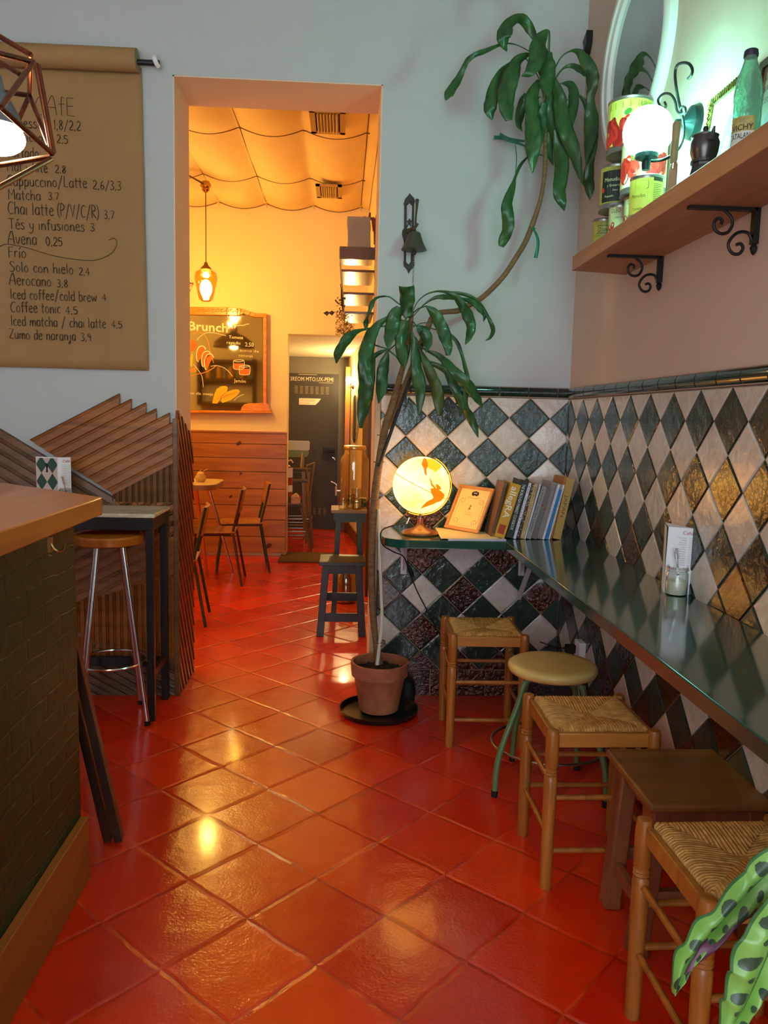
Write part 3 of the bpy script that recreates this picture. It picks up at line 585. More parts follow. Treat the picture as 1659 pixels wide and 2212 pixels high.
m = M(); m.sphere(bc+V(0, 0, .022), .062, sc=(1, 1, .62)); m.build('bulb', mat('warm_bulb', (255, 236, 190), .4, es=36, ecol=(255, 216, 158)), pend, smooth=60)
m = M(); m.tube([bc+V(0, 0, .16), (bc.x, bc.y, 3.7)], .003, 6).build('cord', black, pend)
# unseen copy of the pendant, added over the bar for its light
clone(pend, (pc.x-.25, pc.y-1.9, pc.z), .6, 'unseen copper-caged pendant lamp added to cast light over the near end of the bar')
pend['group'] = 'copper pendants over the bar'; 
for o in bpy.data.objects:
    if o.name.startswith('copper_pendant_lamp'): o['group'] = 'copper pendants over the bar'
# ================================================================ RIGHT SIDE: counter and what stands on it
gtop = mat('green_lacquer', (10, 72, 56), .09, coat=.6, bump=.12, bs=6, var=.3, vs=2)
ctr = thing('corner_counter', (.93, 2.2, .84), 'L-shaped dark green lacquered counter fixed along two tiled walls', 'counter')
ZC = .876
pl = [(.744, .2), (.744, 3.505), (.30, 3.515)]
for k in range(7): q = -PI/2-k*PI/2/6; pl.append((.30+.11*math.cos(q), 3.625+.11*math.sin(q)))
pl += [(.19, 3.938), (1.121, 3.938), (1.121, .2)]
m = M(); m.prism([(x, y, ZC-.038) for x, y in pl], (0, 0, .038)); m.build('counter_top', gtop, ctr, bevel=.003)
wm = mat('white_enamel_metal', (196, 186, 190), .4)
for (x, y, d) in ((.32, 3.94, 'y'), (.92, 3.94, 'y')):
    m = M(); m.box(x-.016, x+.016, y-.006, y, ZC-.24, ZC-.04); m.box(x-.016, x+.016, y-.3, y, ZC-.046, ZC-.039); m.prism([(x-.004, y-.006, ZC-.22), (x-.004, y-.006, ZC-.05), (x-.004, y-.2, ZC-.05)], (.008, 0, 0)); m.build('bracket', wm, ctr, bevel=.002)
x, y = U(1148, 1240, Y=3.3).x, 3.3
m = M(); px = U(1147, 1238, Y=3.7); m.beam((px.x, 3.93, .52), (px.x, 3.62, ZC-.05), .022, .02, side=(1, 0, 0)); m.build('brace', wm, ctr, bevel=.003)
for yy in (2.7, 1.4):
    m = M(); m.prism([(1.12, yy-.012, .6), (1.12, yy-.012, ZC-.04), (.85, yy-.012, ZC-.04), (1.1, yy-.012, .62)], (0, .024, 0)); m.build('bracket', wm, ctr, bevel=.002)
# ---- lit globe
gp = U(910, 1048, Y=3.7); gc = V(gp.x, 3.7, gp.z); RG = .1335
gl = thing('globe_lamp', (gc.x, 3.72, ZC), 'glowing yellow world globe lamp on a turned wooden foot', 'globe')
gm = bpy.data.materials.new('lit_globe_map'); gm.use_nodes = True; nt = gm.node_tree; N = nt.nodes; L = nt.links; b = N['Principled BSDF']
nt2 = N.new('ShaderNodeTexCoord'); nz = N.new('ShaderNodeTexNoise'); nz.inputs['Scale'].default_value = 7; nz.inputs['Detail'].default_value = 5; L.new(nt2.outputs['Object'], nz.inputs['Vector'])
rp = N.new('ShaderNodeValToRGB'); e = rp.color_ramp.elements; e[0].position = .35; e[0].color = (1, .42, .045, 1); e[1].position = .62; e[1].color = (1, .55, .15, 1); L.new(nz.outputs['Fac'], rp.inputs[0])
b.inputs['Base Color'].default_value = S(200, 150, 60); L.new(rp.outputs[0], b.inputs['Emission Color']); b.inputs['Emission Strength'].default_value = 2.7; b.inputs['Roughness'].default_value = .3
land = mat('lit_globe_land', (150, 60, 8), .35, es=1.1, ecol=(255, 92, 4)); land2 = mat('lit_globe_north', (170, 100, 20), .35, es=1.3, ecol=(255, 138, 20))
m = M(); m.sphere(gc, RG, 64, 40); m.build('globe_ball', gm, gl, smooth=60)
def sph(px, py, rr=1.0015):
    """point on the globe under a photo pixel"""
    d = (rt*((px-829.5)/F)-up*((py-1106)/F)+fw).normalized(); oc = EYE-gc; bq = d.dot(oc); cq = oc.dot(oc)-(RG*rr)**2; dd = bq*bq-cq
    return EYE+d*(-bq-math.sqrt(max(dd, 0)))
def patch(m, pts):
    pts = [p[:2] for p in cr(pts+[pts[0]], 3)][:-1]; P = [sph(*p, 1.006) for p in pts]; c = sum(P, Vector())/len(P); c = gc+(c-gc).normalized()*RG*1.006
    rings = [P]; 
    for s_ in (.75, .5, .25): rings.append([gc+((c+(p-c)*s_)-gc).normalized()*RG*1.006 for p in P])
    n = len(P); vs = [p for r in rings for p in r]+[c]; fs = [(r*n+i, r*n+(i+1) % n, (r+1)*n+(i+1) % n, (r+1)*n+i) for r in range(3) for i in range(n)]+[(3*n+i, 3*n+(i+1) % n, 4*n) for i in range(n)]
    m.add(vs, fs)
z5 = lambda l: [(840+x/6.381, 960+y/6.381) for x, y in l]
m = M(); patch(m, z5([(570, 610), (640, 600), (700, 630), (760, 680), (765, 720), (720, 780), (660, 800), (600, 830), (480, 870), (435, 885), (520, 790), (610, 740), (585, 670)]))
patch(m, z5([(480, 190), (520, 200), (540, 290), (520, 350), (525, 430), (490, 400), (480, 330), (450, 270)]))
patch(m, z5([(545, 440), (590, 500), (600, 560), (650, 600), (620, 600), (580, 560), (570, 500)]))
patch(m, z5([(650, 540), (700, 570), (720, 620), (680, 620), (650, 590)]))
m.build('south_land', land, gl, smooth=60)
m = M(); patch(m, z5([(530, 200), (600, 200), (690, 260), (730, 300), (680, 350), (640, 380), (600, 350), (540, 320)])); m.build('north_land', land2, gl, smooth=60)
ax = (sph(*z5([(620, 185)])[0])-gc).normalized(); ax = V(.42, -.05, .9).normalized()
m = M()
t1, t2 = ax.orthogonal().normalized(), None; t2 = ax.cross(t1)
m.tube([gc+(t1*math.cos(k*PI/40)+t2*math.sin(k*PI/40))*RG*1.002 for k in range(80)], .0018, 6, closed=True); m.build('equator_band', mat('globe_seam', (196, 110, 20), .5, es=.3, ecol=(240, 130, 20)), gl)
brass = mat('polished_brass', (222, 170, 90), .2, metal=1)
sv = V(1, 0, 0); uvec = ax; w1 = (sv-uvec*sv.dot(uvec)).normalized()
m = M(); m.tube([gc+(uvec*math.cos(q)+w1*math.sin(q))*RG*1.07 for q in [PI*k/24 for k in range(25)]], .0035, 8)
m.cyl(gc+ax*RG, gc+ax*RG*1.1, .005, seg=10).cyl(gc-ax*RG, gc-ax*RG*1.1, .005, seg=10); m.build('meridian_arm', brass, gl)
gw = wood('turned_chestnut', (150, 82, 30), (100, 52, 20), .3, axis=0, coat=.5)
zb_ = ZC; m = M(); m.lathe([(0, 0), (.084, 0), (.088, .006), (.082, .016), (.05, .026), (.024, .034), (.015, .05), (.0125, .075), (0, .076)], (gc.x, 3.7, zb_), seg=40); m.build('turned_foot', gw, gl, smooth=50)
m = M(); m.cyl((gc.x, 3.7, zb_+.07), (gc.x, 3.7, gc.z-RG*1.04), .006, seg=12); p = U(884, 1118, Y=3.68); m.cyl(p, p+V(-.012, 0, -.03), .0055, seg=12); m.build('metal_neck', chrome, gl)
cd = [(881, 1122, 3.68), (868, 1130, 3.62), (840, 1138, 3.56), (826, 1145, 3.52), (822, 1158, 3.49), (828, 1178, 3.49), (850, 1192, 3.6), (872, 1203, 3.8), (884, 1235, 3.9), (900, 1275, 3.92), (918, 1310, 3.92), (935, 1345, 3.92), (960, 1385, 3.92), (985, 1405, 3.92)]
m = M(); m.tube([U(x, y, Y=Y) for x, y, Y in cr(cd, 6)], .003, 6); a = U(882, 1222, Y=3.91); b2 = U(893, 1246, Y=3.91); m.tube([a, a*.7+b2*.3, a*.3+b2*.7, b2], [.004, .009, .009, .004], 10); m.build('power_cord', rubber, gl)
# ---- wifi sign in a wooden frame, leaning back
z5p = lambda x, y, Y: U(840+x/6.381, 960+y/6.381, Y=Y)
BL = U(840+775/6.381, 960+1150/6.381, Z=ZC+.012); BR = U(840+1240/6.381, 960+1238/6.381, Z=ZC+.008); X_ = (BR-BL); fwid = X_.length; X_.normalize()
rr0 = z5p(1000, 560, 3.7)-EYE; TL = EYE+rr0*((BL-EYE).dot(X_)/rr0.dot(X_)); Y_ = (TL-BL)
if Y_.z < .1 or Y_.length > .35 or Y_.length < .15: print('FRAMEBAD', BL, BR, TL); TL = z5p(1000, 560, 3.72); Y_ = TL-BL; Y_ = (Y_-X_*Y_.dot(X_))
fh = Y_.length; Y_.normalize(); N_ = X_.cross(Y_).normalized()
if N_.y > 0: N_ = -N_
wfr = thing('framed_sign', BL, 'small framed wifi sign in pale wood leaning beside the globe', 'sign')
FW = mat('pale_beech', (206, 142, 84), .45, var=.25, vs=5, st=(3, 3, 1)); m = M(); e = .016
def fbox(m, x0, x1, y0, y1, d0, d1): m.obox(BL+X_*((x0+x1)/2)+Y_*((y0+y1)/2)+N_*((d0+d1)/2), X_*((x1-x0)/2), Y_*((y1-y0)/2), N_*((d1-d0)/2))
fbox(m, 0, fwid, 0, e, 0, .012); fbox(m, 0, fwid, fh-e, fh, 0, .012); fbox(m, 0, e, e, fh-e, 0, .012); fbox(m, fwid-e, fwid, e, fh-e, 0, .012); m.build('frame', FW, wfr, bevel=.002)
m = M(); fbox(m, e, fwid-e, e, fh-e, 0, .004); m.build('paper', mat('sign_cream', (236, 200, 130), .5), wfr)
m = M(); cpt = lambda x, y: BL+X_*(fwid*x)+Y_*(fh*y)+N_*.0046
m.i = 1
for sx_, sy_, r in ((.47, .84, .013), (.56, .84, .013), (.515, .855, .012)): c = cpt(sx_, sy_); m.add([c+X_*r*math.cos(k*PI/8)+Y_*r*.9*math.sin(k*PI/8) for k in range(16)], [list(range(16))])
m.i = 2; m.text('WiFi', cpt(.515, .832)+N_*.0004, X_, Y_, .0085, align='c', off=.006)
m.i = 0
def scroll(cx_, cy_, fx, fy):
    m.tube([cpt(cx_, cy_)+X_*(fx*(.004+.0011*k)*math.cos(k*.55))+Y_*(fy*(.004+.0011*k)*math.sin(k*.55)) for k in range(14)], .0007, 4)
for fx, fy, cx_, cy_ in ((1, 1, .22, .68), (-1, 1, .78, .68), (1, -1, .22, .2), (-1, -1, .78, .2)): scroll(cx_, cy_, fx, fy)
for x0, y0, x1, y1 in ((.14, .2, .14, .66), (.86, .2, .86, .66), (.3, .12, .7, .12), (.34, .735, .66, .735)): m.tube([cpt(x0, y0), cpt(x1, y1)], .0006, 4)
for k in range(9): c = cpt(.34+k*.04, .735+.012*math.sin(k)); m.tube([c, c+Y_*.005+X_*.003], .0009, 4)
m.add([cpt(.5, .52)+X_*x*.01+Y_*z*.01 for x, z in ((-.9, -.9), (.9, -.9), (.6, -.3), (.3, .2), (.9, .9), (.2, 1.6), (-.3, 1.3), (-.1, .4), (-.6, -.3))], [list(range(9))])
m.text('RED: TERRAZAS', cpt(.5, .41), X_, Y_, .0045, align='c').text('CLAVE: MARIPOSA', cpt(.5, .36), X_, Y_, .0045, align='c')
m.build('print', [mat('bronze_ink', (150, 96, 34), .5), ink, paperw], wfr, smooth=0)
# ---- magazines under the frame
def sheetstack(pts, z0, th, matl, name, lab, n=1, grp='magazines on the counter'):
    m = M(); m.prism([(p[0], p[1], z0) for p in pts], (0, 0, th)); return tag(m.build(name, matl, at=(pts[0][0], pts[0][1], z0), bevel=.0008), lab, 'magazine', grp)
q = lambda x, y, z=ZC: U(840+x/6.381, 960+y/6.381, Z=z)
a, b2, c_, d_ = q(820, 1330), q(1620, 1330), q(1500, 1245), q(720, 1170)
pts = [(a.x, a.y), (b2.x, b2.y), (c_.x, min(c_.y, 3.92)), (d_.x, min(d_.y, 3.9))]
mg = sheetstack(pts, ZC, .006, mat('magazine_lilac', (196, 188, 214), .4), 'magazine', 'white magazine with a grey printed square, top sheet spread under the wifi sign')
m = M(); cc = V(b2.x, b2.y, ZC+.0066); m.obox(cc+V(-.05, .035, 0), (.034, 0, 0), (0, .022, 0), (0, 0, .0003)); m.build('printed_square', mat('print_grey', (150, 132, 130), .6), mg)
pts2 = [(p[0]-.02, p[1]+.004) for p in pts[:2]]+[(pts[2][0]-.03, pts[2][1]), (pts[3][0]-.018, pts[3][1]-.01)]
sheetstack([(p[0]-.012, p[1]+.012) for p in pts2], ZC+.0062, .003, mat('magazine_cream', (236, 214, 160), .45), 'magazine', 'cream paper leaflet lying on the white magazine under the wifi sign')
# ---- row of books leaning right against the wall
cb = lambda c, **k: mat('book_'+'_'.join(map(str, c)), c, .5, **k)
pages = mat('book_pages', (214, 204, 186), .8, bump=.3, bs=400, st=(1, 1, .05))
YBK = 3.60
BK = [  # crop x0,x1 at base, x0,x1 at top, top y, cover, text, text colour, label, depth shift
 (140, 195, 372, 425, 305, (112, 82, 58), '', None, 'worn grey-brown wire-bound book, leftmost of the row', .0),
 (195, 372, 478, 640, 335, (206, 152, 34), 'allegRA', (240, 228, 200), 'thick mustard yellow book with white lettering and red box', -.012),
 (385, 512, 625, 790, 280, (30, 38, 34), 'THE BOROUGH MARKET COOKBOOK', (226, 224, 210), 'black cookbook with white capitals down its spine', -.006),
 (516, 560, 778, 815, 300, (214, 212, 226), 'la cocina', (60, 60, 70), 'thin white book next to the black cookbook', -.012),
 (566, 628, 816, 858, 310, (64, 48, 38), '', None, 'dark book with a cream leopard pattern', -.004),
 (630, 692, 850, 940, 318, (196, 160, 104), 'MORO the cookbook', (60, 40, 24), 'tan and dark brown book with handwritten style title', -.008),
 (694, 722, 944, 985, 312, (206, 204, 214), '', None, 'thin white book right of the tan one', -.012),
 (724, 806, 990, 1066, 355, (142, 140, 138), 'a perfect day for a picnic', (40, 40, 40), 'grey book with small black lowercase title', -.014),
 (808, 902, 1066, 1122, 400, (108, 104, 100), '', None, 'shorter dark grey book with small red and green picture', -.01),
 (906, 984, 1130, 1242, 292, (160, 146, 140), '', None, 'warm pale grey book with ribbed spine', -.008),
 (988, 1026, 1246, 1284, 320, (218, 214, 224), 'cocina mediterranea', (70, 70, 80), 'thin white book left of the blue one', -.014),
 (1034, 1084, 1262, 1312, 404, (44, 120, 178), '', None, 'bright blue book, shortest of the row', -.018),
 (1086, 1116, 1328, 1364, 322, (222, 218, 222), 'cocina de temporada', (70, 70, 80), 'thin white book right of the blue one', -.014),
 (1118, 1156, 1350, 1384, 205, (176, 104, 40), '', None, 'tall orange-brown book behind the tan volume', .004),
 (1158, 1292, 1386, 1526, 215, (176, 140, 72), 'JAPAN', (96, 66, 26), 'thick tan cloth book at the right end of the row', -.012)]
def c4(x, y, Y): return U(1040+x/7.541, 1000+y/7.541, Y=Y)
for i, (x0, x1, t0, t1, ty, col, tx, tc_, lab, dy) in enumerate(BK):
    Yf = YBK+dy; p0 = c4(x0, 1205, Yf); p1 = c4(x1, 1212, Yf); q0 = c4(t0, ty, Yf); q1 = c4(t1, ty, Yf)
    th = max((p1.x-p0.x)*.98, .0035); mid0 = (p0+p1)/2; mid1 = (q0+q1)/2; up_ = V(mid1.x-mid0.x, 0, mid1.z-mid0.z); hgt = up_.length; up_.normalize(); rx = V(up_.z, 0, -up_.x); thp = th*up_.z
    base = V(p1.x, Yf, ZC+.0005)              # lower right corner rests on the counter
    dp = .17 if hgt > .2 else .14
    t = thing('book', (base.x, Yf, ZC), lab, 'book', 'books leaning in a row on the counter')
    O = lambda a, y, z: base-rx*a+V(0, y, 0)+up_*z
    def ob(m, a0, a1, y0, y1, z0, z1): m.obox(O((a0+a1)/2, (y0+y1)/2, (z0+z1)/2), rx*((a1-a0)/2), V(0, (y1-y0)/2, 0), up_*((z1-z0)/2))
    cv = .0012; m = M(); ob(m, 0, cv, 0, dp, 0, hgt); ob(m, thp-cv, thp, 0, dp, 0, hgt); ob(m, cv, thp-cv, 0, .002, 0, hgt); cm = cb(col); m.build('cover', cm, t, bevel=.0006)
    m = M(); ob(m, cv, thp-cv, .002, dp-.004, .002, hgt-.003); m.build('pages', pages, t)
    m = M(); mats_ = [ink]
    if tx:
        mats_ = [mat('ink_%d_%d_%d' % tc_, tc_, .5)]; big = tx == 'allegRA'; hh = thp*(.62 if big else .42); L_ = hgt*(.58 if big else {'JAPAN': .36}.get(tx, .8))
        m.text(tx, O(thp/2+hh*.5 if True else 0, -.0006, hgt*(.94 if tx != 'JAPAN' else .72))+rx*0+rx*(hh*0), -up_, rx, hh, L_, off=.012 if big else 0)
        if big:
            mats_.append(mat('red_block', (168, 58, 28), .5)); m.i = 1; ob(m, thp*.2, thp*.85, -.0009, -.0003, hgt*.07, hgt*.24)
    elif 'leopard' in lab:
        mats_ = [mat('leopard_cream', (200, 184, 160), .6)]; random.seed(5)
        for k in range(46): a_, z_ = random.uniform(.1, .9)*thp, random.uniform(.02, .98)*hgt; c = O(a_, -.0006, z_); r = random.uniform(.0012, .003); m.add([c+rx*r*math.cos(j*PI/3)+up_*r*random.uniform(.8, 1.5)*math.sin(j*PI/3) for j in range(6)], [list(range(6))])
    elif 'red and green' in lab:
        mats_ = [mat('dot_red', (150, 46, 36), .5), mat('dot_green', (110, 130, 60), .5)]
        for k in range(3):
            m.i = k % 2; c = O(thp*(.7-.2*k), -.0006, hgt*(.66-.03*k)); m.add([c+rx*.004*math.cos(j*PI/5)+up_*.006*math.sin(j*PI/5) for j in range(10)], [list(range(10))])
    elif 'wire' in lab:
        for k in range(26): ob(m, 0, thp, -.003, -.0005, hgt*(.1+k*.032), hgt*(.108+k*.032))
        mats_ = [mat('wire_dark', (60, 48, 40), .4, metal=.6)]
    elif 'ribbed' in lab:
        for k in range(6): ob(m, thp*(.1+k*.14), thp*(.15+k*.14), -.001, -.0003, 0, hgt*.98)
        mats_ = [mat('rib_grey', (120, 108, 104), .6)]
    if m.v: m.build('spine_print', mats_, t, smooth=0)
# ---- menu card and jar further along
cA = U(1433, 1286, Z=ZC); cB = U(1490, 1292, Z=ZC); X_ = V(cB.x-cA.x, cB.y-cA.y, 0); w_ = X_.length; X_.normalize(); cN = V(X_.y, -X_.x, 0)
mc2 = thing('menu_card', (cA.x, cA.y, ZC), 'white folded menu card standing on the green counter behind a sugar jar', 'menu')
cA.y += .05; cB.y += .05; cA.x += .02; cB.x += .02; hC = .214; P0 = V(cA.x, cA.y, ZC); P1 = V(cB.x, cB.y, ZC); P2 = V(cA.x+.022, cA.y+.07, ZC)
tp_ = V(-.012, .015, 0)
m = M(); m.prism([P0, P1, P1+V(0, .0006, 0), P0+V(0, .0006, 0)], (0.004, 0, hC)).prism([P0, P2, P2+V(.0006, .0006, 0), P0+V(.0006, .0006, 0)], (-.002, 0, hC)); m.prism([P0+V(.004, 0, hC), P1+V(.004, 0, hC), P2+V(-.004, 0, hC+.006)], (0, 0, .0006)); m.build('card', paperw, mc2, smooth=0)
m = M(); Xc = (P1-P0).normalized(); Yc_ = V(.004, 0, hC).normalized(); Nc = Xc.cross(Yc_).normalized(); Nc = Nc if Nc.y < 0 else -Nc; card_lines(m, P0+Nc*.0012, Xc, Yc_, w_, hC); m.build('print', [mat('grey_ink', (110, 106, 110), .6), redink], mc2, smooth=0)
p = U(1460, 1284, Z=ZC); jy = p.y; sugar_jar(p.x, jy, ZC, 'glass sugar jar with spoon on the green counter in front of the white menu card', s=1.0)
# ---- power socket under the counter
p = U(1256, 1404, X=XR-.004)
so = thing('power_socket', p, 'white wall socket with a black plug low on the tiled wall under the counter', 'socket')
m = M(); m.box(XR-.03, XR+.004, p.y-.05, p.y+.03, p.z-.035, p.z+.045).build('socket_box', paperw, so, bevel=.005)
m = M(); m.box(XR-.075, XR-.03, p.y-.0, p.y+.03, p.z-.015, p.z+.02); m.tube([(XR-.06, p.y+.03, p.z), (XR-.09, p.y+.1, p.z-.02), (XR-.12, p.y+.3, p.z-.05)], .003, 6); m.build('plug', rubber, so, bevel=.003)
# ================================================================ WALL SHELF AND WHAT STANDS ON IT
ZS = 2.065; SX = .893
shw = wood('shelf_pine', (186, 132, 88), (150, 100, 62), .55, axis=1, s=6)
sh = thing('bracket_shelf', (1.0, 2.0, 2.01), 'long brown wooden wall shelf on black scrolled iron brackets', 'shelf')
m = M(); m.prism([(SX, .2, 2.01), (SX, 3.185, 2.01), (1.128, 3.235, 2.01), (1.128, .2, 2.01)], (0, 0, .055)); m.build('shelf_board', shw, sh, bevel=.002)
def bracket(px, ptop, pbot, pl):
    w = U(px, ptop, X=1.115); y = w.y; zb = U(px, pbot, X=1.12).z; m = M()
    m.box(1.112, 1.128, y-.011, y+.011, zb+.03, 2.01).box(.93, 1.12, y-.011, y+.011, 2.002, 2.0105)
    m.lathe([(0, 0), (.006, .006), (.011, .02), (.006, .03), (.008, .036), (0, .04)], (1.12, y, zb), seg=10)
    L_ = 2.0-zb-.04
    def sp(cx_, cz, r0, a0, a1, g):
        return [(cx_+(r0*(1-g*k/20))*math.cos(a0+(a1-a0)*k/20), y, cz+(r0*(1-g*k/20))*math.sin(a0+(a1-a0)*k/20)) for k in range(21)]
    m.tube(cr([(1.03, y, 2.002), (1.05, y, 1.985), (1.055, y, 1.965), (1.045, y, 1.945), (1.025, y, 1.94), (1.008, y, 1.95), (1.004, y, 1.968), (1.014, y, 1.98), (1.026, y, 1.975), (1.024, y, 1.965)], 6), .0045, 8)
    m.tube(cr([(1.114, y, 1.925), (1.1, y, 1.945), (1.075, y, 1.945), (1.056, y, 1.93), (1.048, y, 1.91), (1.06, y, 1.89), (1.08, y, 1.888), (1.09, y, 1.903), (1.083, y, 1.915), (1.07, y, 1.912)], 6), .0045, 8)
    m.build('bracket', iron, sh, bevel=.001)
bracket(1425, 540, 628, 1314); bracket(1632, 430, 550, 1487)
# --- cans
steelc = mat('can_steel', (150, 150, 148), .35, metal=.9, bump=.2, bs=60)
def can(cx_, cy_, r, z0, z1, base_col, lab, art):
    t = thing('food_can', (cx_, cy_, z0), lab, 'can', 'food cans stacked on the shelf')
    h = z1-z0; m = M(); m.lathe([(0, 0), (r, 0), (r+.0015, .003), (r, .006), (r-.0008, .012), (r-.0008, h-.012), (r, h-.006), (r+.0015, h-.003), (r, h), (r-.004, h), (r-.005, h-.004), (0, h-.004)], (cx_, cy_, z0), seg=44); m.build('tin', steelc, t, smooth=40)
    m = M(); m.i = 0; n = 44
    zb_, zt_ = z0+.022*(h/.18), z1-.012
    for i in range(n):
        a, b2 = 2*PI*i/n, 2*PI*(i+1)/n; m.add([(cx_+r*math.cos(a), cy_+r*math.sin(a), zb_), (cx_+r*math.cos(b2), cy_+r*math.sin(b2), zb_), (cx_+r*math.cos(b2), cy_+r*math.sin(b2), zt_), (cx_+r*math.cos(a), cy_+r*math.sin(a), zt_)], [(0, 1, 2, 3)])
    view = math.atan2(-cy_, -cx_)               # side facing the room
    mats_ = [base_col]
    def on(a, z, rr=1.004): q = view+a/r; return V(cx_+r*rr*math.cos(q), cy_+r*rr*math.sin(q), z0+z)
    def area(i, a0, a1, zz0, zz1, rr=1.003):
        k = 8; m.i = i; m.add([on(a0+(a1-a0)*j/k, zz0, rr) for j in range(k+1)]+[on(a0+(a1-a0)*j/k, zz1, rr) for j in range(k+1)], [(j, j+1, k+1+j+1, k+1+j) for j in range(k)])
    def blob(i, a, z, ra, rz, rr=1.006, rot=0):
        m.i = i; m.add([on(a+ra*math.cos(q*PI/6)*math.cos(rot)-rz*math.sin(q*PI/6)*math.sin(rot), z+ra*math.cos(q*PI/6)*math.sin(rot)+rz*math.sin(q*PI/6)*math.cos(rot), rr) for q in range(12)], [list(range(12))])
    def word(i, tx, a, z, hh, w_=None, rr=1.008):
        m.i = i; o = len(m.v); m.text(tx, (0, 0, 0), (1, 0, 0), (0, 1, 0), hh, w_)
        for k in range(o, len(m.v)): v = m.v[k]; m.v[k] = on(a+v.x, z+v.y, rr)
    art(area, blob, word, mats_, h, r); m.build('label', mats_, t, smooth=40)
    return t
R_ = mat('pepper_red', (206, 44, 30), .4); RD = mat('pepper_dark_red', (160, 26, 24), .4); G_ = mat('label_leaf', (70, 130, 50), .5); CRM = mat('label_cream', (226, 224, 170), .5); YG = mat('label_lime', (198, 206, 70), .45, var=.3, vs=20, col2=(222, 222, 110)); GOLD = mat('label_gold', (176, 156, 70), .4, var=.3, vs=12); DKB = mat('label_black', (28, 32, 36), .5); BEI = mat('label_beige', (190, 172, 132), .5, var=.2, vs=14); INKD = mat('label_ink', (40, 44, 24), .5)
def peppers(area, blob, mats_, h, r, zc, n, seed, i0):
    random.seed(seed)
    for k in range(n): blob(i0+(k % 2), random.uniform(-1.2, 1.0)*r, zc+random.uniform(-.5, .5)*h*.3, random.uniform(.16, .26)*r, random.uniform(.26, .42)*r, 1.005+.0006*k, random.uniform(-.7, .7))
def art_big(area, blob, word, mats_, h, r):
    mats_ += [R_, RD, G_, CRM, INKD, GOLD]; area(4, -1.3*r, 1.3*r, h*.62, h*.78); area(6, -1.4*r, 1.4*r, h*.78, h*.9); peppers(area, blob, mats_, h, r, h*.36, 34, 2, 1); blob(3, -.1*r, h*.7, .18*r, .12*r, 1.02, .6); blob(3, .1*r, h*.5, .15*r, .1*r, 1.02, -.4); word(5, 'BAJAMAR', .45*r, h*.8, h*.09, .8*r)
def art_mid(area, blob, word, mats_, h, r):
    mats_ += [R_, RD, G_, CRM, INKD]; area(4, .55*r, 1.2*r, h*.12, h*.5); peppers(area, blob, mats_, h, r, h*.45, 36, 5, 1); blob(3, -.5*r, h*.66, .1*r, .2*r, 1.02)
    for k in range(9): area(5, (.62+k*.055)*r, (.62+k*.055+.02)*r, h*.2, h*.42, 1.006)
def art_gold(area, blob, word, mats_, h, r):
    mats_ += [DKB, CRM, R_]; area(1, -.95*r, .35*r, h*.15, h*.84); word(2, 'Menudos', -.75*r, h*.6, h*.09, .95*r); word(2, 'y Enteros', -.6*r, h*.48, h*.06, .8*r); word(2, 'Extra', -.25*r, h*.38, h*.04); word(2, 'Pequeña', -.7*r, h*.25, h*.05, .5*r); blob(3, -.85*r, h*.42, .1*r, .14*r, 1.01); area(1, .85*r, .95*r, h*.2, h*.84)
    for k in range(12): blob(2, .9*r, h*(.24+.05*k), .015*r, .02*r, 1.012)
def art_dia(area, blob, word, mats_, h, r):
    mats_ += [INKD, RD, CRM]; word(1, 'Diamir', -.5*r, h*.66, h*.12, 1.1*r); word(1, 'C', .5*r, h*.42, h*.1); word(1, 'Pimientos', -.8*r, h*.56, h*.03); blob(2, -.4*r, h*.3, .3*r, .12*r, 1.01, .3); blob(2, -.55*r, h*.36, .08*r, .18*r, 1.012, .4); blob(2, -.15*r, h*.35, .08*r, .16*r, 1.012, -.5); area(1, -.62*r, .7*r, h*.62, h*.635, 1.006); area(1, -.62*r, .7*r, h*.8, h*.815, 1.006)
def art_leo(area, blob, word, mats_, h, r):
    mats_ += [R_, RD, INKD, CRM]; word(3, 'OLEO', -.9*r, h*.78, h*.12, .95*r); word(3, 'natural', -.4*r, h*.64, h*.05); peppers(area, blob, mats_, h, r, h*.3, 18, 8, 1)
def art_lime(area, blob, word, mats_, h, r):
    mats_ += [INKD, CRM, G_]; word(1, 'Menudos', -.95*r, h*.48, h*.09, .9*r)
    for a0, z0_, a1, z1_ in ((-.7, .9, .1, .84), (.1, .84, .12, .7), (.12, .7, 0, .66), (-.7, .9, -.72, .6), (.1, .84, .05, .3)):
        for k in range(14): t_ = k/13; blob(1, (a0+(a1-a0)*t_)*r, h*(z0_+(z1_-z0_)*t_), .014*r, .014*r, 1.006)
    area(1, .4*r, 1.15*r, h*.84, h*.93, 1.004)
    for k in range(12): area(1, .42*r, (1.0 if k % 3 else .85)*r, h*(.32+.04*k), h*(.33+.04*k), 1.004)
    word(1, 'Tomate', -.85*r, h*.2, h*.06)
def cxy(px, py, X): p = U(px, py, X=X); return X, p.y
x, y = cxy(1397, 370, 1.036); can(x, y+.03, .06, ZS, 2.205, BEI, 'beige can behind the lime green can, carrying the large pepper can', art_leo)
x, y = cxy(1306, 470, 1.035); can(x, y, .045, ZS, 2.225, GOLD, 'small gold can with red chilli print at the left end of the shelf', art_dia)
x, y = cxy(1340, 450, 1.0); can(x, y, .04, ZS, 2.205, BEI, 'beige can with red pepper print in the bottom row beside the lime green can', art_leo)
x, y = cxy(1396, 420, .962); can(x, y, .052, ZS, 2.20, YG, 'lime green can with line drawing standing in front, below the globe light', art_lime)
x, y = cxy(1331, 390, 1.04); can(x, y-.02, .068, 2.226, 2.39, GOLD, 'gold can with black label, second level of the stack on the shelf', art_gold)
x, y = cxy(1397, 370, 1.036); can(x, y+.03, .077, 2.206, 2.39, CRM, 'large can printed with red peppers directly behind the globe light', art_mid)
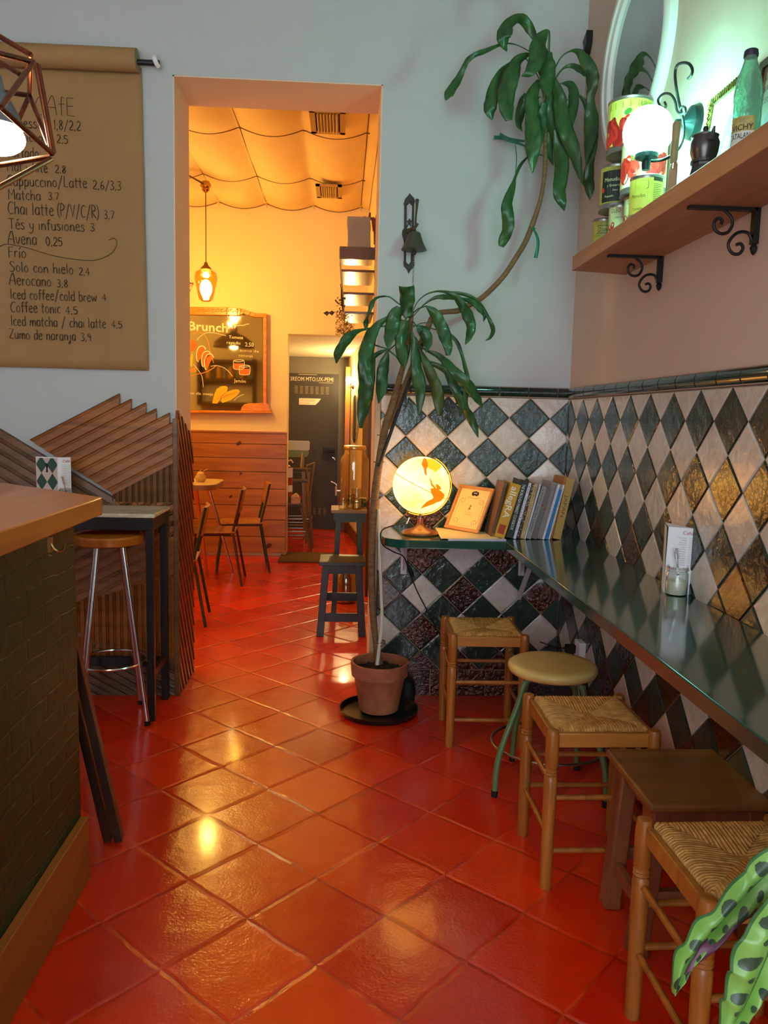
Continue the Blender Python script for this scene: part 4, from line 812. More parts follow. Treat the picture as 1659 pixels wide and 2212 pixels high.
x, y = cxy(1361, 260, 1.032); can(x, y, .08, 2.391, 2.58, YG, 'large yellow and green can with red peppers on top of the stack', art_big)
# --- globe wall light
lp = U(1400, 285, X=.945); LR = .077
wl = thing('globe_wall_light', (XR, U(1505, 262, X=1.12).y, 2.39), 'wall light with glowing white glass ball on a scrolled iron arm', 'lamp')
gl_w = mat('opal_glass_lit', (235, 255, 248), .3, es=40, ecol=(140, 255, 226))
m = M(); m.sphere(lp, LR, 40, 24); m.build('glass_ball', gl_w, wl, smooth=60)
dkgreen = mat('patinated_iron', (34, 56, 56), .35, metal=.5)
m = M(); m.lathe([(.012, -.115), (.014, -.1), (.014, -.088), (.035, -.08), (.037, -.066), (.03, -.06)], lp, seg=30); m.build('gallery_cup', dkgreen, wl, smooth=40)
wpl = U(1500, 265, X=XR)
m = M(); m.lathe([(0, .07), (.008, .068), (.01, .05), (.02, .04), (.036, .028), (.05, .022), (.056, .006), (.056, 0), (0, 0)], (XR+.005, wpl.y, wpl.z), (-1, 0, 0), 36); m.build('wall_plate', dkgreen, wl, smooth=40)
S3 = 3.351
g_ = lambda x, y, X: U(1200+x/S3, y/S3, X=X)
m = M(); m.tube([g_(*p) for p in cr([(960, 570, 1.03), (985, 540, 1.03), (990, 500, 1.03), (965, 462, 1.03), (920, 455, 1.03), (880, 475, 1.03), (866, 530, 1.03), (872, 620, 1.03), (890, 720, 1.04), (915, 830, 1.045), (930, 920, 1.05), (925, 1000, 1.04), (895, 1070, 1.01), (840, 1125, .985), (780, 1155, .965), (720, 1165, .955), (690, 1165, .945)], 6)], .0045, 8)
m.tube([g_(*p) for p in cr([(790, 740, 1.03), (800, 770, 1.03), (775, 782, 1.03), (748, 750, 1.03), (745, 715, 1.03), (780, 680, 1.03), (830, 682, 1.03), (865, 730, 1.035), (880, 800, 1.04), (905, 825, 1.04), (935, 815, 1.04), (940, 785, 1.04), (918, 772, 1.04), (902, 795, 1.04)], 6)], .004, 8)
m.tube([g_(925, 905, 1.05), (XR-.055, wpl.y, wpl.z)], .006, 8); m.build('scroll_arm', iron, wl)
# --- scraper, moka pot, pictures, bottle
x, y = cxy(1452, 380, .935)
t = thing('scraper', (x, y, ZS), 'metal scraper with upright wooden handle at the shelf edge', 'tool')
zt = U(1462, 262, X=.935).z; zm = U(1457, 350, X=.935).z
m = M(); m.prism([(x, y+.028, ZS+.001), (x, y-.028, ZS+.001), (x, y-.03, zm-.012), (x, y-.02, zm), (x, y+.012, zm), (x, y+.026, zm-.012)], (.002, 0, 0)); m.tube([(x, y, zm-.015), (x, y-.003, zm+.005)], .004, 8); m.build('blade', brassy, t)
m = M(); m.tube(cr([(x, y-.003, zm, .009), (x, y-.004, zm+.02, .011), (x, y-.007, zm+.06, .0105), (x, y-.01, zt-.012, .0125), (x, y-.011, zt-.003, .009), (x, y-.011, zt, .002)], 4) and [(p[0], p[1], p[2]) for p in cr([(x, y-.003, zm, .009), (x, y-.004, zm+.02, .011), (x, y-.007, zm+.06, .0105), (x, y-.01, zt-.012, .0125), (x, y-.011, zt-.003, .009), (x, y-.011, zt, .002)], 4)], [p[3] for p in cr([(x, y-.003, zm, .009), (x, y-.004, zm+.02, .011), (x, y-.007, zm+.06, .0105), (x, y-.01, zt-.012, .0125), (x, y-.011, zt-.003, .009), (x, y-.011, zt, .002)], 4)], 14); m.build('handle', mat('worn_handle', (160, 146, 104), .6, var=.3, vs=20), t, smooth=50)
x, y = cxy(1521, 330, .965)
t = thing('moka_pot', (x, y, ZS), 'small dark aluminium moka pot between the scraper and the bottle', 'coffee pot')
al = mat('dull_aluminium', (92, 88, 86), .32, metal=.9, bump=.1, bs=30)
m = M(); m.lathe([(0, 0), (.04, 0), (.041, .004), (.031, .05), (.031, .056)], (x, y, ZS), seg=8).lathe([(.031, .056), (.034, .057), (.034, .064), (.03, .066)], (x, y, ZS), seg=24); m.build('boiler', al, t, smooth=0)
m = M(); m.lathe([(.029, .064), (.036, .085), (.039, .108), (.034, .122), (.034, .126)], (x, y, ZS), seg=24)
m.tube([(x-.0, y-.036, ZS+.112), (x, y-.047, ZS+.124), (x, y-.053, ZS+.137)], [.011, .006, .003], 8); m.build('upper_chamber', al, t, smooth=40)
m = M(); m.lathe([(.035, .125), (.036, .128), (.02, .137), (0, .139)], (x, y, ZS), seg=24); m.i = 1; m.lathe([(0, .137), (.005, .138), (.008, .146), (.006, .153), (0, .155)], (x, y, ZS), seg=14); m.build('lid', [al, black], t, smooth=40)
m = M(); m.tube(cr([(x, y+.034, ZS+.115), (x, y+.052, ZS+.112), (x, y+.056, ZS+.095), (x, y+.05, ZS+.075), (x, y+.046, ZS+.062)], 4), .005, 8); m.build('handle', black, t)
def picture(y0, y1, z1, fcol, pcol, lab, inner, rope=True):
    lean = .035; t = thing('framed_picture', (1.1, (y0+y1)/2, ZS), lab, 'picture', None); hgt = z1-ZS; fw_ = .022
    O = V(1.085-lean*0, y0, ZS); up_ = V(lean, 0, hgt).normalized(); O = V(1.122-lean-.006, y0, ZS); ry = V(0, -1, 0); n_ = up_.cross(ry); n_ = n_ if n_.x < 0 else -n_; wd = y0-y1
    ob = lambda m, a0, a1, b0, b1, d0, d1: m.obox(O+ry*((a0+a1)/2)+up_*((b0+b1)/2)+n_*((d0+d1)/2), ry*((a1-a0)/2), up_*((b1-b0)/2), n_*((d1-d0)/2))
    m = M()
    for a0, a1, b0, b1 in ((0, wd, 0, fw_), (0, wd, hgt-fw_, hgt), (0, fw_, fw_, hgt-fw_), (wd-fw_, wd, fw_, hgt-fw_)): ob(m, a0, a1, b0, b1, 0, .012)
    if rope:
        for k in range(int(wd/.014)):
            for zz in (fw_/2, hgt-fw_/2): c = O+ry*(.007+k*.014)+up_*zz+n_*.013; m.tube([c-up_*.008-ry*.004, c+up_*.008+ry*.004], [.003, .0045], 6)
        for k in range(int(hgt/.014)):
            for aa in (fw_/2, wd-fw_/2): c = O+ry*aa+up_*(.007+k*.014)+n_*.013; m.tube([c-ry*.008-up_*.004, c+ry*.008+up_*.004], [.003, .0045], 6)
    m.build('frame', fcol, t, smooth=40)
    m = M(); ob(m, fw_, wd-fw_, fw_, hgt-fw_, 0, .004); m.build('print', pcol, t)
    m = M(); mats_ = inner(m, lambda a, b: O+ry*(wd*a)+up_*(hgt*b)+n_*.0046, ry, up_); m.build('artwork', mats_, t, smooth=0)
goldf = mat('antique_gold', (168, 146, 70), .35, metal=.7, var=.5, vs=60, col2=(60, 46, 20))
def art1(m, P, ry, up_):
    m.add([P(a, b) for a, b in ((.3, .1), (.86, .1), (.86, .84), (.7, .8), (.5, .6), (.45, .4), (.3, .25))], [list(range(7))]); m.i = 1; m.add([P(a, b)+V(-.0006, 0, 0) for a, b in ((.5, .1), (.7, .1), (.72, .5), (.62, .58), (.52, .4))], [list(range(5))]); return [mat('art_blue_green', (150, 190, 190), .6), mat('art_pale', (206, 222, 216), .6)]
pa = U(1529, 218, X=1.1); pb = U(1606, 150, X=1.1)
picture(pa.y, pb.y-.03, pa.z+.0, goldf, mat('art_ground', (214, 220, 206), .6), 'gold rope-framed pale picture leaning on the wall behind the glass bottle', art1)
def art2(m, P, ry, up_):
    for r_ in range(3): m.text('LA BARCELONETA'[r_*3:r_*3+9], P(.12, .82-.1*r_), ry, up_, .016)
    m.i = 1; m.add([P(.2+.2*math.cos(k*PI/6)+.2, .42+.14*math.sin(k*PI/6)) for k in range(12)], [list(range(12))]); return [ink, mat('art_grey_violet', (110, 98, 104), .6)]
pc2 = U(1638, 136, X=1.1)
picture(pc2.y, pc2.y-.3, pc2.z+.0, mat('dark_gilt', (70, 58, 34), .4, metal=.5), mat('art_sepia', (150, 136, 108), .6, var=.3, vs=8), 'sepia poster in a dark gilt frame at the right edge, behind the bottle', art2, rope=False)
x, y = cxy(1610, 290, .955)
t = thing('glass_bottle', (x, y, ZS), 'pale green textured glass water bottle with a dark cap on the shelf', 'bottle')
zt = U(1627, 104, X=.955).z; hb = zt-ZS; gb_ = mat('green_tint_glass', (176, 226, 206), .08, trans=.85, ior=1.45, bump=.8, bs=70)
gb_.node_tree.nodes['Bump'].inputs['Distance'].default_value = .003
m = M(); m.vessel([(.029, 0), (.0325, .006), (.0325, hb*.42), (.0325, hb*.58), (.028, hb*.72), (.0185, hb*.84), (.0145, hb*.9), (.0155, hb*.93), (.0135, hb*.96)], (x, y, ZS), .0025, 36); m.build('glass', gb_, t, smooth=50)
m = M(); m.lathe([(0, hb*.93), (.0165, hb*.93), (.017, hb*.95), (.0155, hb*.99), (.012, hb), (0, hb)], (x, y, ZS), seg=28); m.build('cap', mat('bottle_cap', (60, 62, 78), .4, metal=.5), t, smooth=40)
m = M(); r = .0332; vw = math.atan2(-y, -x); on = lambda a, z, rr=1: V(x+r*rr*math.cos(vw+a/r), y+r*rr*math.sin(vw+a/r), ZS+z)
for i, (z0_, z1_, a0, a1) in enumerate(((.004, hb*.2, -.04, .034), (hb*.2, hb*.34, -.04, .02))):
    m.i = i; k = 14; m.add([on(a0+(a1-a0)*j/k, z0_) for j in range(k+1)]+[on(a0+(a1-a0)*j/k, z1_) for j in range(k+1)], [(j, j+1, k+2+j, k+1+j) for j in range(k)])
for i, tx, z_, a_ in ((2, 'VICHY', hb*.21, -.034), (2, 'CATALAN', hb*.13, -.04)):
    m.i = i; o = len(m.v); m.text(tx, (0, 0, 0), (1, 0, 0), (0, 1, 0), .0135, .05, off=.004)
    for k in range(o, len(m.v)): v = m.v[k]; m.v[k] = on(a_+v.x, z_+v.y, 1.02)
m.build('label', [mat('label_white', (214, 214, 206), .5), mat('label_ochre', (190, 176, 104), .5, var=.4, vs=60), ink], t, smooth=40)
# --- round white mirror above the cans
t = thing('round_mirror', (XR, 3.24, 2.84), 'large round mirror in a white stepped frame above the cans', 'mirror')
wf_ = mat('white_lacquer', (226, 232, 226), .4); mc_ = V(XR+.005, 3.235, 2.84)
m = M(); m.lathe([(.372, 0), (.372, .028), (.36, .034), (.335, .034), (.33, .026), (.3, .024), (.293, .012), (.293, 0)], mc_, (-1, 0, 0), 80); m.build('frame', wf_, t, smooth=40)
m = M(); m.lathe([(0, .01), (.296, .01)], mc_, (-1, 0, 0), 60); m.build('mirror_glass', mat('mirror_silver', (200, 210, 208), .03, metal=1), t, smooth=0)
# --- dark lamp shade just cut by the top edge
p = U(1600, 3, X=.93); t = thing('pendant_shade', (p.x, p.y, p.z), 'small dark metal pendant shade cut off by the top edge above the bottle', 'lamp')
m = M(); m.lathe([(.07, 0), (.072, .004), (.06, .05), (.02, .085), (.015, .1), (0, .1)], (p.x, p.y-.06, p.z+.03), seg=30); m.build('shade', black, t, smooth=40, solid=.002)
m = M(); m.tube([(p.x, p.y-.06, p.z+.13), (p.x, p.y-.06, 3.7)], .003, 6); m.build('cord', black, t)
p = U(1273, 96, X=XR); m = M(); m.prism([(XR+.006, p.y+.03, p.z-.035), (XR+.006, p.y+.01, p.z-.01), (XR+.006, p.y+.03, p.z+.02), (XR+.006, p.y-.03, p.z+.05), (XR+.006, p.y-.03, p.z-.005), (XR+.006, p.y-.01, p.z-.035), (XR+.006, p.y+.02, p.z-.06)], (-.03, 0, 0)); tag(m.build('corner_bracket', black, at=(XR, p.y, p.z)), 'small dark angular bracket on the wall near the corner above the tall plant', 'bracket')
# ---- cast iron wall bell
bl = thing('iron_bell', (.3, YB, 2.28), 'cast iron wall bell with open bracket and hanging chain', 'bell')
b8 = lambda x, y, Y=3.945: U(840+x/9.217, 400+y/9.217, Y=Y)
def outline(m, outer, holes, Y, th):
    pass
castb = mat('cast_iron_brown', (58, 54, 46), .6, metal=.4, bump=.4, bs=60)
m = M(); q8 = lambda l: [b8(x, y) for x, y in l]
for pts in ([(415, 150), (440, 190), (500, 250), (525, 320), (500, 390), (460, 400), (415, 345), (360, 400), (310, 400), (295, 360), (330, 260), (390, 200)],
            [(310, 395), (358, 395), (352, 880), (305, 880)], [(465, 395), (505, 395), (500, 880), (455, 880)],
            [(270, 900), (300, 860), (540, 860), (545, 920), (520, 1000), (500, 1120), (300, 1120), (265, 980)],
            [(300, 1120), (342, 1120), (342, 1530), (300, 1500)], [(442, 1120), (490, 1120), (505, 1500), (442, 1530)],
            [(290, 1510), (345, 1525), (390, 1580), (440, 1525), (512, 1520), (505, 1610), (440, 1680), (395, 1760), (365, 1680), (300, 1600)],
            [(410, 650), (430, 690), (465, 705), (440, 740), (440, 830), (405, 760), (365, 840), (350, 830), (385, 750), (362, 710), (390, 690)]):
    m.prism(q8(pts), (0, .012, 0))
m.build('back_plate', castb, bl, bevel=.002)
bc = b8(500, 1000, 3.86)
m = M(); m.tube([b8(565, 290, 3.9), b8(560, 400, 3.89), b8(540, 600, 3.88), b8(530, 800, 3.87), b8(500, 900, 3.865)], [.009, .006, .0045, .0045, .007], 8).tube([b8(575, 760, 3.86), b8(540, 820, 3.865), b8(480, 860, 3.88), b8(380, 920, 3.94)], [.006, .006, .008, .012], 8); m.build('arm', mat('rust_brown_iron', (88, 66, 48), .6, metal=.4), bl)
top = b8(510, 930, 3.86); rim = b8(500, 1290, 3.86); hh = top.z-rim.z; r1 = (b8(755, 1270, 3.86)-b8(245, 1270, 3.86)).length/2
m = M(); m.vessel([(r1, 0), (r1*.93, hh*.1), (r1*.72, hh*.4), (r1*.55, hh*.75), (r1*.47, hh*.93), (r1*.3, hh)], rim, .0035, 36); m.lathe([(r1*.35, hh*.97), (0, hh*1.02)], rim, seg=20); m.build('bell', mat('dull_bronze', (84, 84, 72), .5, metal=.6, bump=.2, bs=60), bl, smooth=40)
m = M(); m.tube([rim+V(0, 0, .03), rim+V(0, 0, -.01)], .005, 8).sphere(rim+V(0, 0, -.012), .012, 16, 10); m.build('clapper', castb, bl)
m = M(); z = rim.z-.03
while z > rim.z-.3:
    m.tube([(rim.x+.004*math.cos(k*PI/4)*(1 if int(z*100) % 2 else .3), rim.y+.002*math.sin(k*PI/4), z+.006*math.sin(k*PI/4)) for k in range(8)], .0011, 4, closed=True); z -= .01
m.build('chain', brassy, bl)
# ================================================================ PLANTS
leafm = mat('dracaena_leaf', (26, 60, 30), .45, var=.45, vs=5, col2=(50, 92, 40), st=(6, 6, 1), coat=.15)
leafb = mat('dracaena_leaf_yellowing', (74, 76, 26), .45, var=.4, vs=4, col2=(48, 70, 30))
def ribbon(m, pts, fold=.22, n=7, across=6, wave=.075, face=None):
    """pts: world point + width; a folded, slightly wavy leaf blade"""
    P = cr([tuple(p)+(w,) for p, w in pts], n); N_ = len(P); base = len(m.v); ph = random.uniform(0, 6)
    rows = []; prev = None
    for i, q in enumerate(P):
        p = V(*q[:3]); a = V(*P[max(i-1, 0)][:3]); b2 = V(*P[min(i+1, N_-1)][:3]); t = (b2-a).normalized() if (b2-a).length > 1e-6 else V(0, 0, -1)
        vd = (p-EYE).normalized() if face is None else face; s_ = t.cross(vd)
        s_ = s_.normalized() if s_.length > 1e-4 else V(1, 0, 0)
        if prev is not None and s_.dot(prev) < 0: s_ = -s_
        prev = s_; nn_ = s_.cross(t).normalized(); w = max(q[3], .0012)
        tw = .35*math.sin(i*.23+ph); s2 = s_*math.cos(tw)+nn_*math.sin(tw); n2 = nn_*math.cos(tw)-s_*math.sin(tw)
        for j in range(across+1):
            u = j/across*2-1; m.v.append(p+s2*(u*w/2)/max(math.cos(tw), .8)+n2*(abs(u)*fold*w/2+wave*w*math.sin(i*.9+ph+u*2)*abs(u)))
    for i in range(N_-1):
        for j in range(across): o = base+i*(across+1)+j; m.f.append([o, o+1, o+across+2, o+across+1]); m.m.append(m.i)
pot = V(.2, 3.72, 0)
pl = thing('potted_dracaena', (pot.x, pot.y, .012), 'tall leaning dracaena with two leafy crowns in a terracotta pot', 'plant')
terra = mat('terracotta', (190, 112, 74), .75, var=.45, vs=7, col2=(134, 76, 50), bump=.3, bs=30)
m = M(); z0 = .012; m.vessel([(.088, 0), (.094, .004), (.122, .165), (.124, .17), (.136, .175), (.1395, .225), (.14, .24)], (pot.x, pot.y, z0), .012, 48); m.build('pot', terra, pl, smooth=40)
m = M(); m.lathe([(0, .2), (.12, .196)], (pot.x, pot.y, z0), seg=40)
random.seed(11)
for k in range(160): a = random.uniform(0, 2*PI); r = .12*math.sqrt(random.random()); m.sphere((pot.x+r*math.cos(a), pot.y+r*math.sin(a), z0+.2), random.uniform(.003, .007), 6, 4)
tag(m.build('soil', mat('dark_soil', (44, 28, 20), .95, bump=.8, bs=120), pl), kind=None)
bark = mat('dracaena_bark', (134, 98, 62), .75, var=.4, vs=8, st=(3, 3, 14), bump=.6, bs=12, col2=(96, 70, 46))
def pxt(l, s=1, ox=0, oy=0): return [(U(ox+x/s, oy+y/s, Y=Y), r) for x, y, Y, r in l]
def tr(m, l, n=6, seg=10):
    P = cr([tuple(p)+(r,) for p, r in l], n); m.tube([q[:3] for q in P], [q[3] for q in P], seg)
m = M(); tr(m, pxt([(818, 1434, 3.72, .022), (812, 1390, 3.72, .015), (806, 1330, 3.72, .017), (803, 1250, 3.72, .018), (804, 1160, 3.71, .018), (810, 1070, 3.70, .019), (819, 1000, 3.69, .018), (832, 925, 3.68, .018), (846, 880, 3.67, .017), (858, 838, 3.66, .015), (868, 800, 3.65, .013), (880, 760, 3.65, .012), (887, 700, 3.65, .012), (890, 672, 3.65, .008)])); m.build('trunk', bark, pl, smooth=60)
m = M(); tr(m, pxt([(836, 925, 3.70, .016), (862, 870, 3.70, .018), (890, 800, 3.71, .018), (908, 748, 3.72, .016), (926, 703, 3.73, .014), (938, 680, 3.74, .013), (960, 674, 3.75, .012), (990, 671, 3.76, .013), (1015, 658, 3.76, .013), (1045, 640, 3.75, .012), (1085, 600, 3.74, .012), (1115, 556, 3.72, .012), (1135, 522, 3.70, .012), (1150, 485, 3.68, .012), (1165, 440, 3.66, .01), (1174, 395, 3.65, .009), (1178, 340, 3.64, .01), (1178, 260, 3.63, .009), (1176, 180, 3.62, .007), (1172, 110, 3.62, .004)])); m.build('long_branch', bark, pl, smooth=60)
m = M(); tr(m, pxt([(815, 1436, 3.68, .009), (820, 1392, 3.685, .009), (825, 1340, 3.69, .0085), (823, 1260, 3.69, .008), (820, 1180, 3.69, .008), (818, 1100, 3.69, .007)])); o = m.build('lit_stem', mat('lit_stem', (205, 198, 182), .5), pl, smooth=60)  # stem whose white light is put into a pale colour
m = M(); m.cyl(U(818, 1008, Y=3.66), U(912, 742, Y=3.69), .008, seg=10); m.build('black_stake', black, pl)
m = M()
for x, y, Y, r in ((823, 1392, 3.70, .022), (822, 1386, 3.70, .021)): c = U(x, y, Y=Y); m.tube([c+V(r*math.cos(k*PI/8), r*math.sin(k*PI/8), .003*math.sin(k)) for k in range(16)], .0035, 6, closed=True)
for x, y in ((837, 912), (826, 940), (818, 998), (808, 1078)): c = U(x, y, Y=3.68); m.tube([c+V(.024*math.cos(k*PI/8), .024*math.sin(k*PI/8), 0) for k in range(16)], .002, 5, closed=True)
m.build('twine', mat('twine', (120, 96, 60), .9), pl)
gstr = mat('green_ribbon', (14, 110, 72), .4)
m = M(); s6 = lambda x, y, Y: U(820+x/3.16, y/3.16, Y=Y)
for l in ([(780, 938, 3.9, 22), (830, 940, 3.88, 24), (880, 955, 3.8, 26), (940, 975, 3.72, 18), (1000, 1000, 3.66, 10)], [(820, 915, 3.88, 20), (880, 945, 3.82, 16), (990, 965, 3.7, 14)], [(925, 985, 3.75, 4), (935, 1080, 3.75, 6), (925, 1200, 3.75, 3)], [(1035, 1555, 3.66, 10), (1065, 1590, 3.65, 16), (1082, 1660, 3.64, 20), (1065, 1760, 3.64, 24)], [(1035, 1550, 3.68, 14), (1062, 1566, 3.66, 14)]):
    ribbon(m, [(s6(x, y, Y), w/3.16*Y/F) for x, y, Y, w in l], fold=.05, across=2)
m.build('green_tie', gstr, pl, smooth=60, solid=.001)
UP = [  # upper crown: crop coordinates, depth, width
 ([(1025, 352, 3.62, 6), (950, 312, 3.6, 6), (880, 296, 3.58, 10), (810, 310, 3.56, 18), (720, 350, 3.55, 30), (650, 375, 3.55, 30), (600, 412, 3.55, 32), (570, 470, 3.55, 34), (540, 540, 3.55, 48), (500, 600, 3.55, 56), (470, 640, 3.55, 54), (450, 685, 3.55, 10)], 0),
 ([(1062, 265, 3.62, 30), (1030, 200, 3.6, 60), (975, 135, 3.58, 62), (915, 140, 3.56, 60), (865, 190, 3.55, 90), (845, 250, 3.55, 92), (853, 305, 3.55, 50), (870, 352, 3.55, 4)], 0),
 ([(1150, 400, 3.6, 20), (1155, 225, 3.56, 20), (1110, 255, 3.55, 80), (1090, 330, 3.54, 120), (1065, 420, 3.54, 100), (1020, 490, 3.54, 62), (970, 520, 3.54, 6)], 0),
 ([(1160, 350, 3.58, 40), (1140, 420, 3.55, 96), (1145, 500, 3.54, 104), (1145, 580, 3.54, 92), (1148, 650, 3.54, 20)], 0),
 ([(1020, 370, 3.6, 20), (945, 415, 3.57, 70), (895, 510, 3.55, 112), (870, 610, 3.55, 112), (868, 720, 3.55, 98), (882, 822, 3.55, 46)], 0),
 ([(1000, 400, 3.62, 8), (900, 430, 3.61, 20), (830, 500, 3.6, 48), (780, 590, 3.6, 64), (758, 680, 3.6, 84), (755, 750, 3.6, 80), (768, 818, 3.6, 8)], 0),
 ([(1090, 545, 3.58, 30), (1045, 640, 3.56, 84), (1045, 750, 3.54, 92), (1045, 860, 3.53, 100), (1045, 960, 3.53, 112), (1048, 1060, 3.53, 80), (1045, 1180, 3.53, 8)], 0),
 ([(1000, 640, 3.62, 24), (970, 700, 3.62, 54), (958, 780, 3.62, 60), (952, 850, 3.62, 36), (975, 896, 3.62, 3)], 0),
 ([(1190, 530, 3.58, 20), (1215, 640, 3.56, 80), (1235, 740, 3.55, 96), (1265, 850, 3.54, 100), (1295, 950, 3.54, 96), (1335, 1070, 3.54, 74), (1365, 1180, 3.54, 40), (1393, 1268, 3.54, 4)], 0),
 ([(1200, 880, 3.58, 20), (1222, 980, 3.57, 74), (1238, 1080, 3.56, 98), (1238, 1200, 3.55, 92), (1230, 1310, 3.55, 82), (1245, 1380, 3.55, 60), (1260, 1440, 3.55, 4)], 0),
 ([(1180, 850, 3.62, 30), (1165, 940, 3.62, 50), (1160, 1040, 3.62, 48), (1185, 1128, 3.62, 4)], 0),
 ([(1195, 470, 3.6, 8), (1240, 390, 3.58, 9), (1300, 350, 3.56, 12), (1355, 352, 3.55, 40), (1400, 400, 3.54, 72), (1440, 490, 3.54, 86), (1452, 580, 3.54, 74), (1440, 680, 3.54, 54), (1448, 790, 3.54, 90), (1440, 900, 3.54, 90), (1425, 1010, 3.54, 54), (1408, 1132, 3.54, 4)], 0),
 ([(1195, 545, 3.62, 8), (1250, 470, 3.6, 12), (1310, 448, 3.59, 30), (1365, 470, 3.58, 40), (1400, 520, 3.58, 10)], 0),
 ([(1210, 590, 3.63, 6), (1240, 570, 3.62, 8), (1300, 580, 3.6, 50), (1322, 650, 3.6, 68), (1320, 760, 3.6, 60), (1312, 870, 3.6, 6)], 0),
 ([(1362, 650, 3.61, 10), (1410, 710, 3.6, 40), (1450, 800, 3.59, 70), (1455, 900, 3.58, 70), (1450, 1000, 3.58, 60), (1438, 1100, 3.58, 54), (1430, 1210, 3.58, 68), (1432, 1290, 3.58, 62), (1435, 1366, 3.58, 5)], 0),
 ([(1012, 1070, 3.64, 8), (960, 1130, 3.62, 22), (925, 1210, 3.61, 18), (905, 1280, 3.6, 44), (875, 1390, 3.59, 72), (875, 1470, 3.59, 82), (872, 1560, 3.59, 76), (845, 1640, 3.59, 66), (830, 1684, 3.59, 36)], 0),
 ([(1130, 700, 3.6, 40), (1110, 780, 3.59, 66), (1102, 880, 3.59, 62), (1098, 1000, 3.59, 10)], 0),
 ([(1165, 620, 3.6, 40), (1172, 720, 3.59, 88), (1172, 820, 3.59, 92), (1195, 950, 3.59, 8)], 0),
 ([(1120, 700, 3.6, 4), (1100, 660, 3.58, 6), (1075, 690, 3.57, 10), (1070, 760, 3.57, 14), (1060, 830, 3.57, 4)], 0),
 ([(1190, 600, 3.6, 8), (1235, 690, 3.61, 50), (1270, 780, 3.61, 40), (1260, 860, 3.61, 5)], 0)]
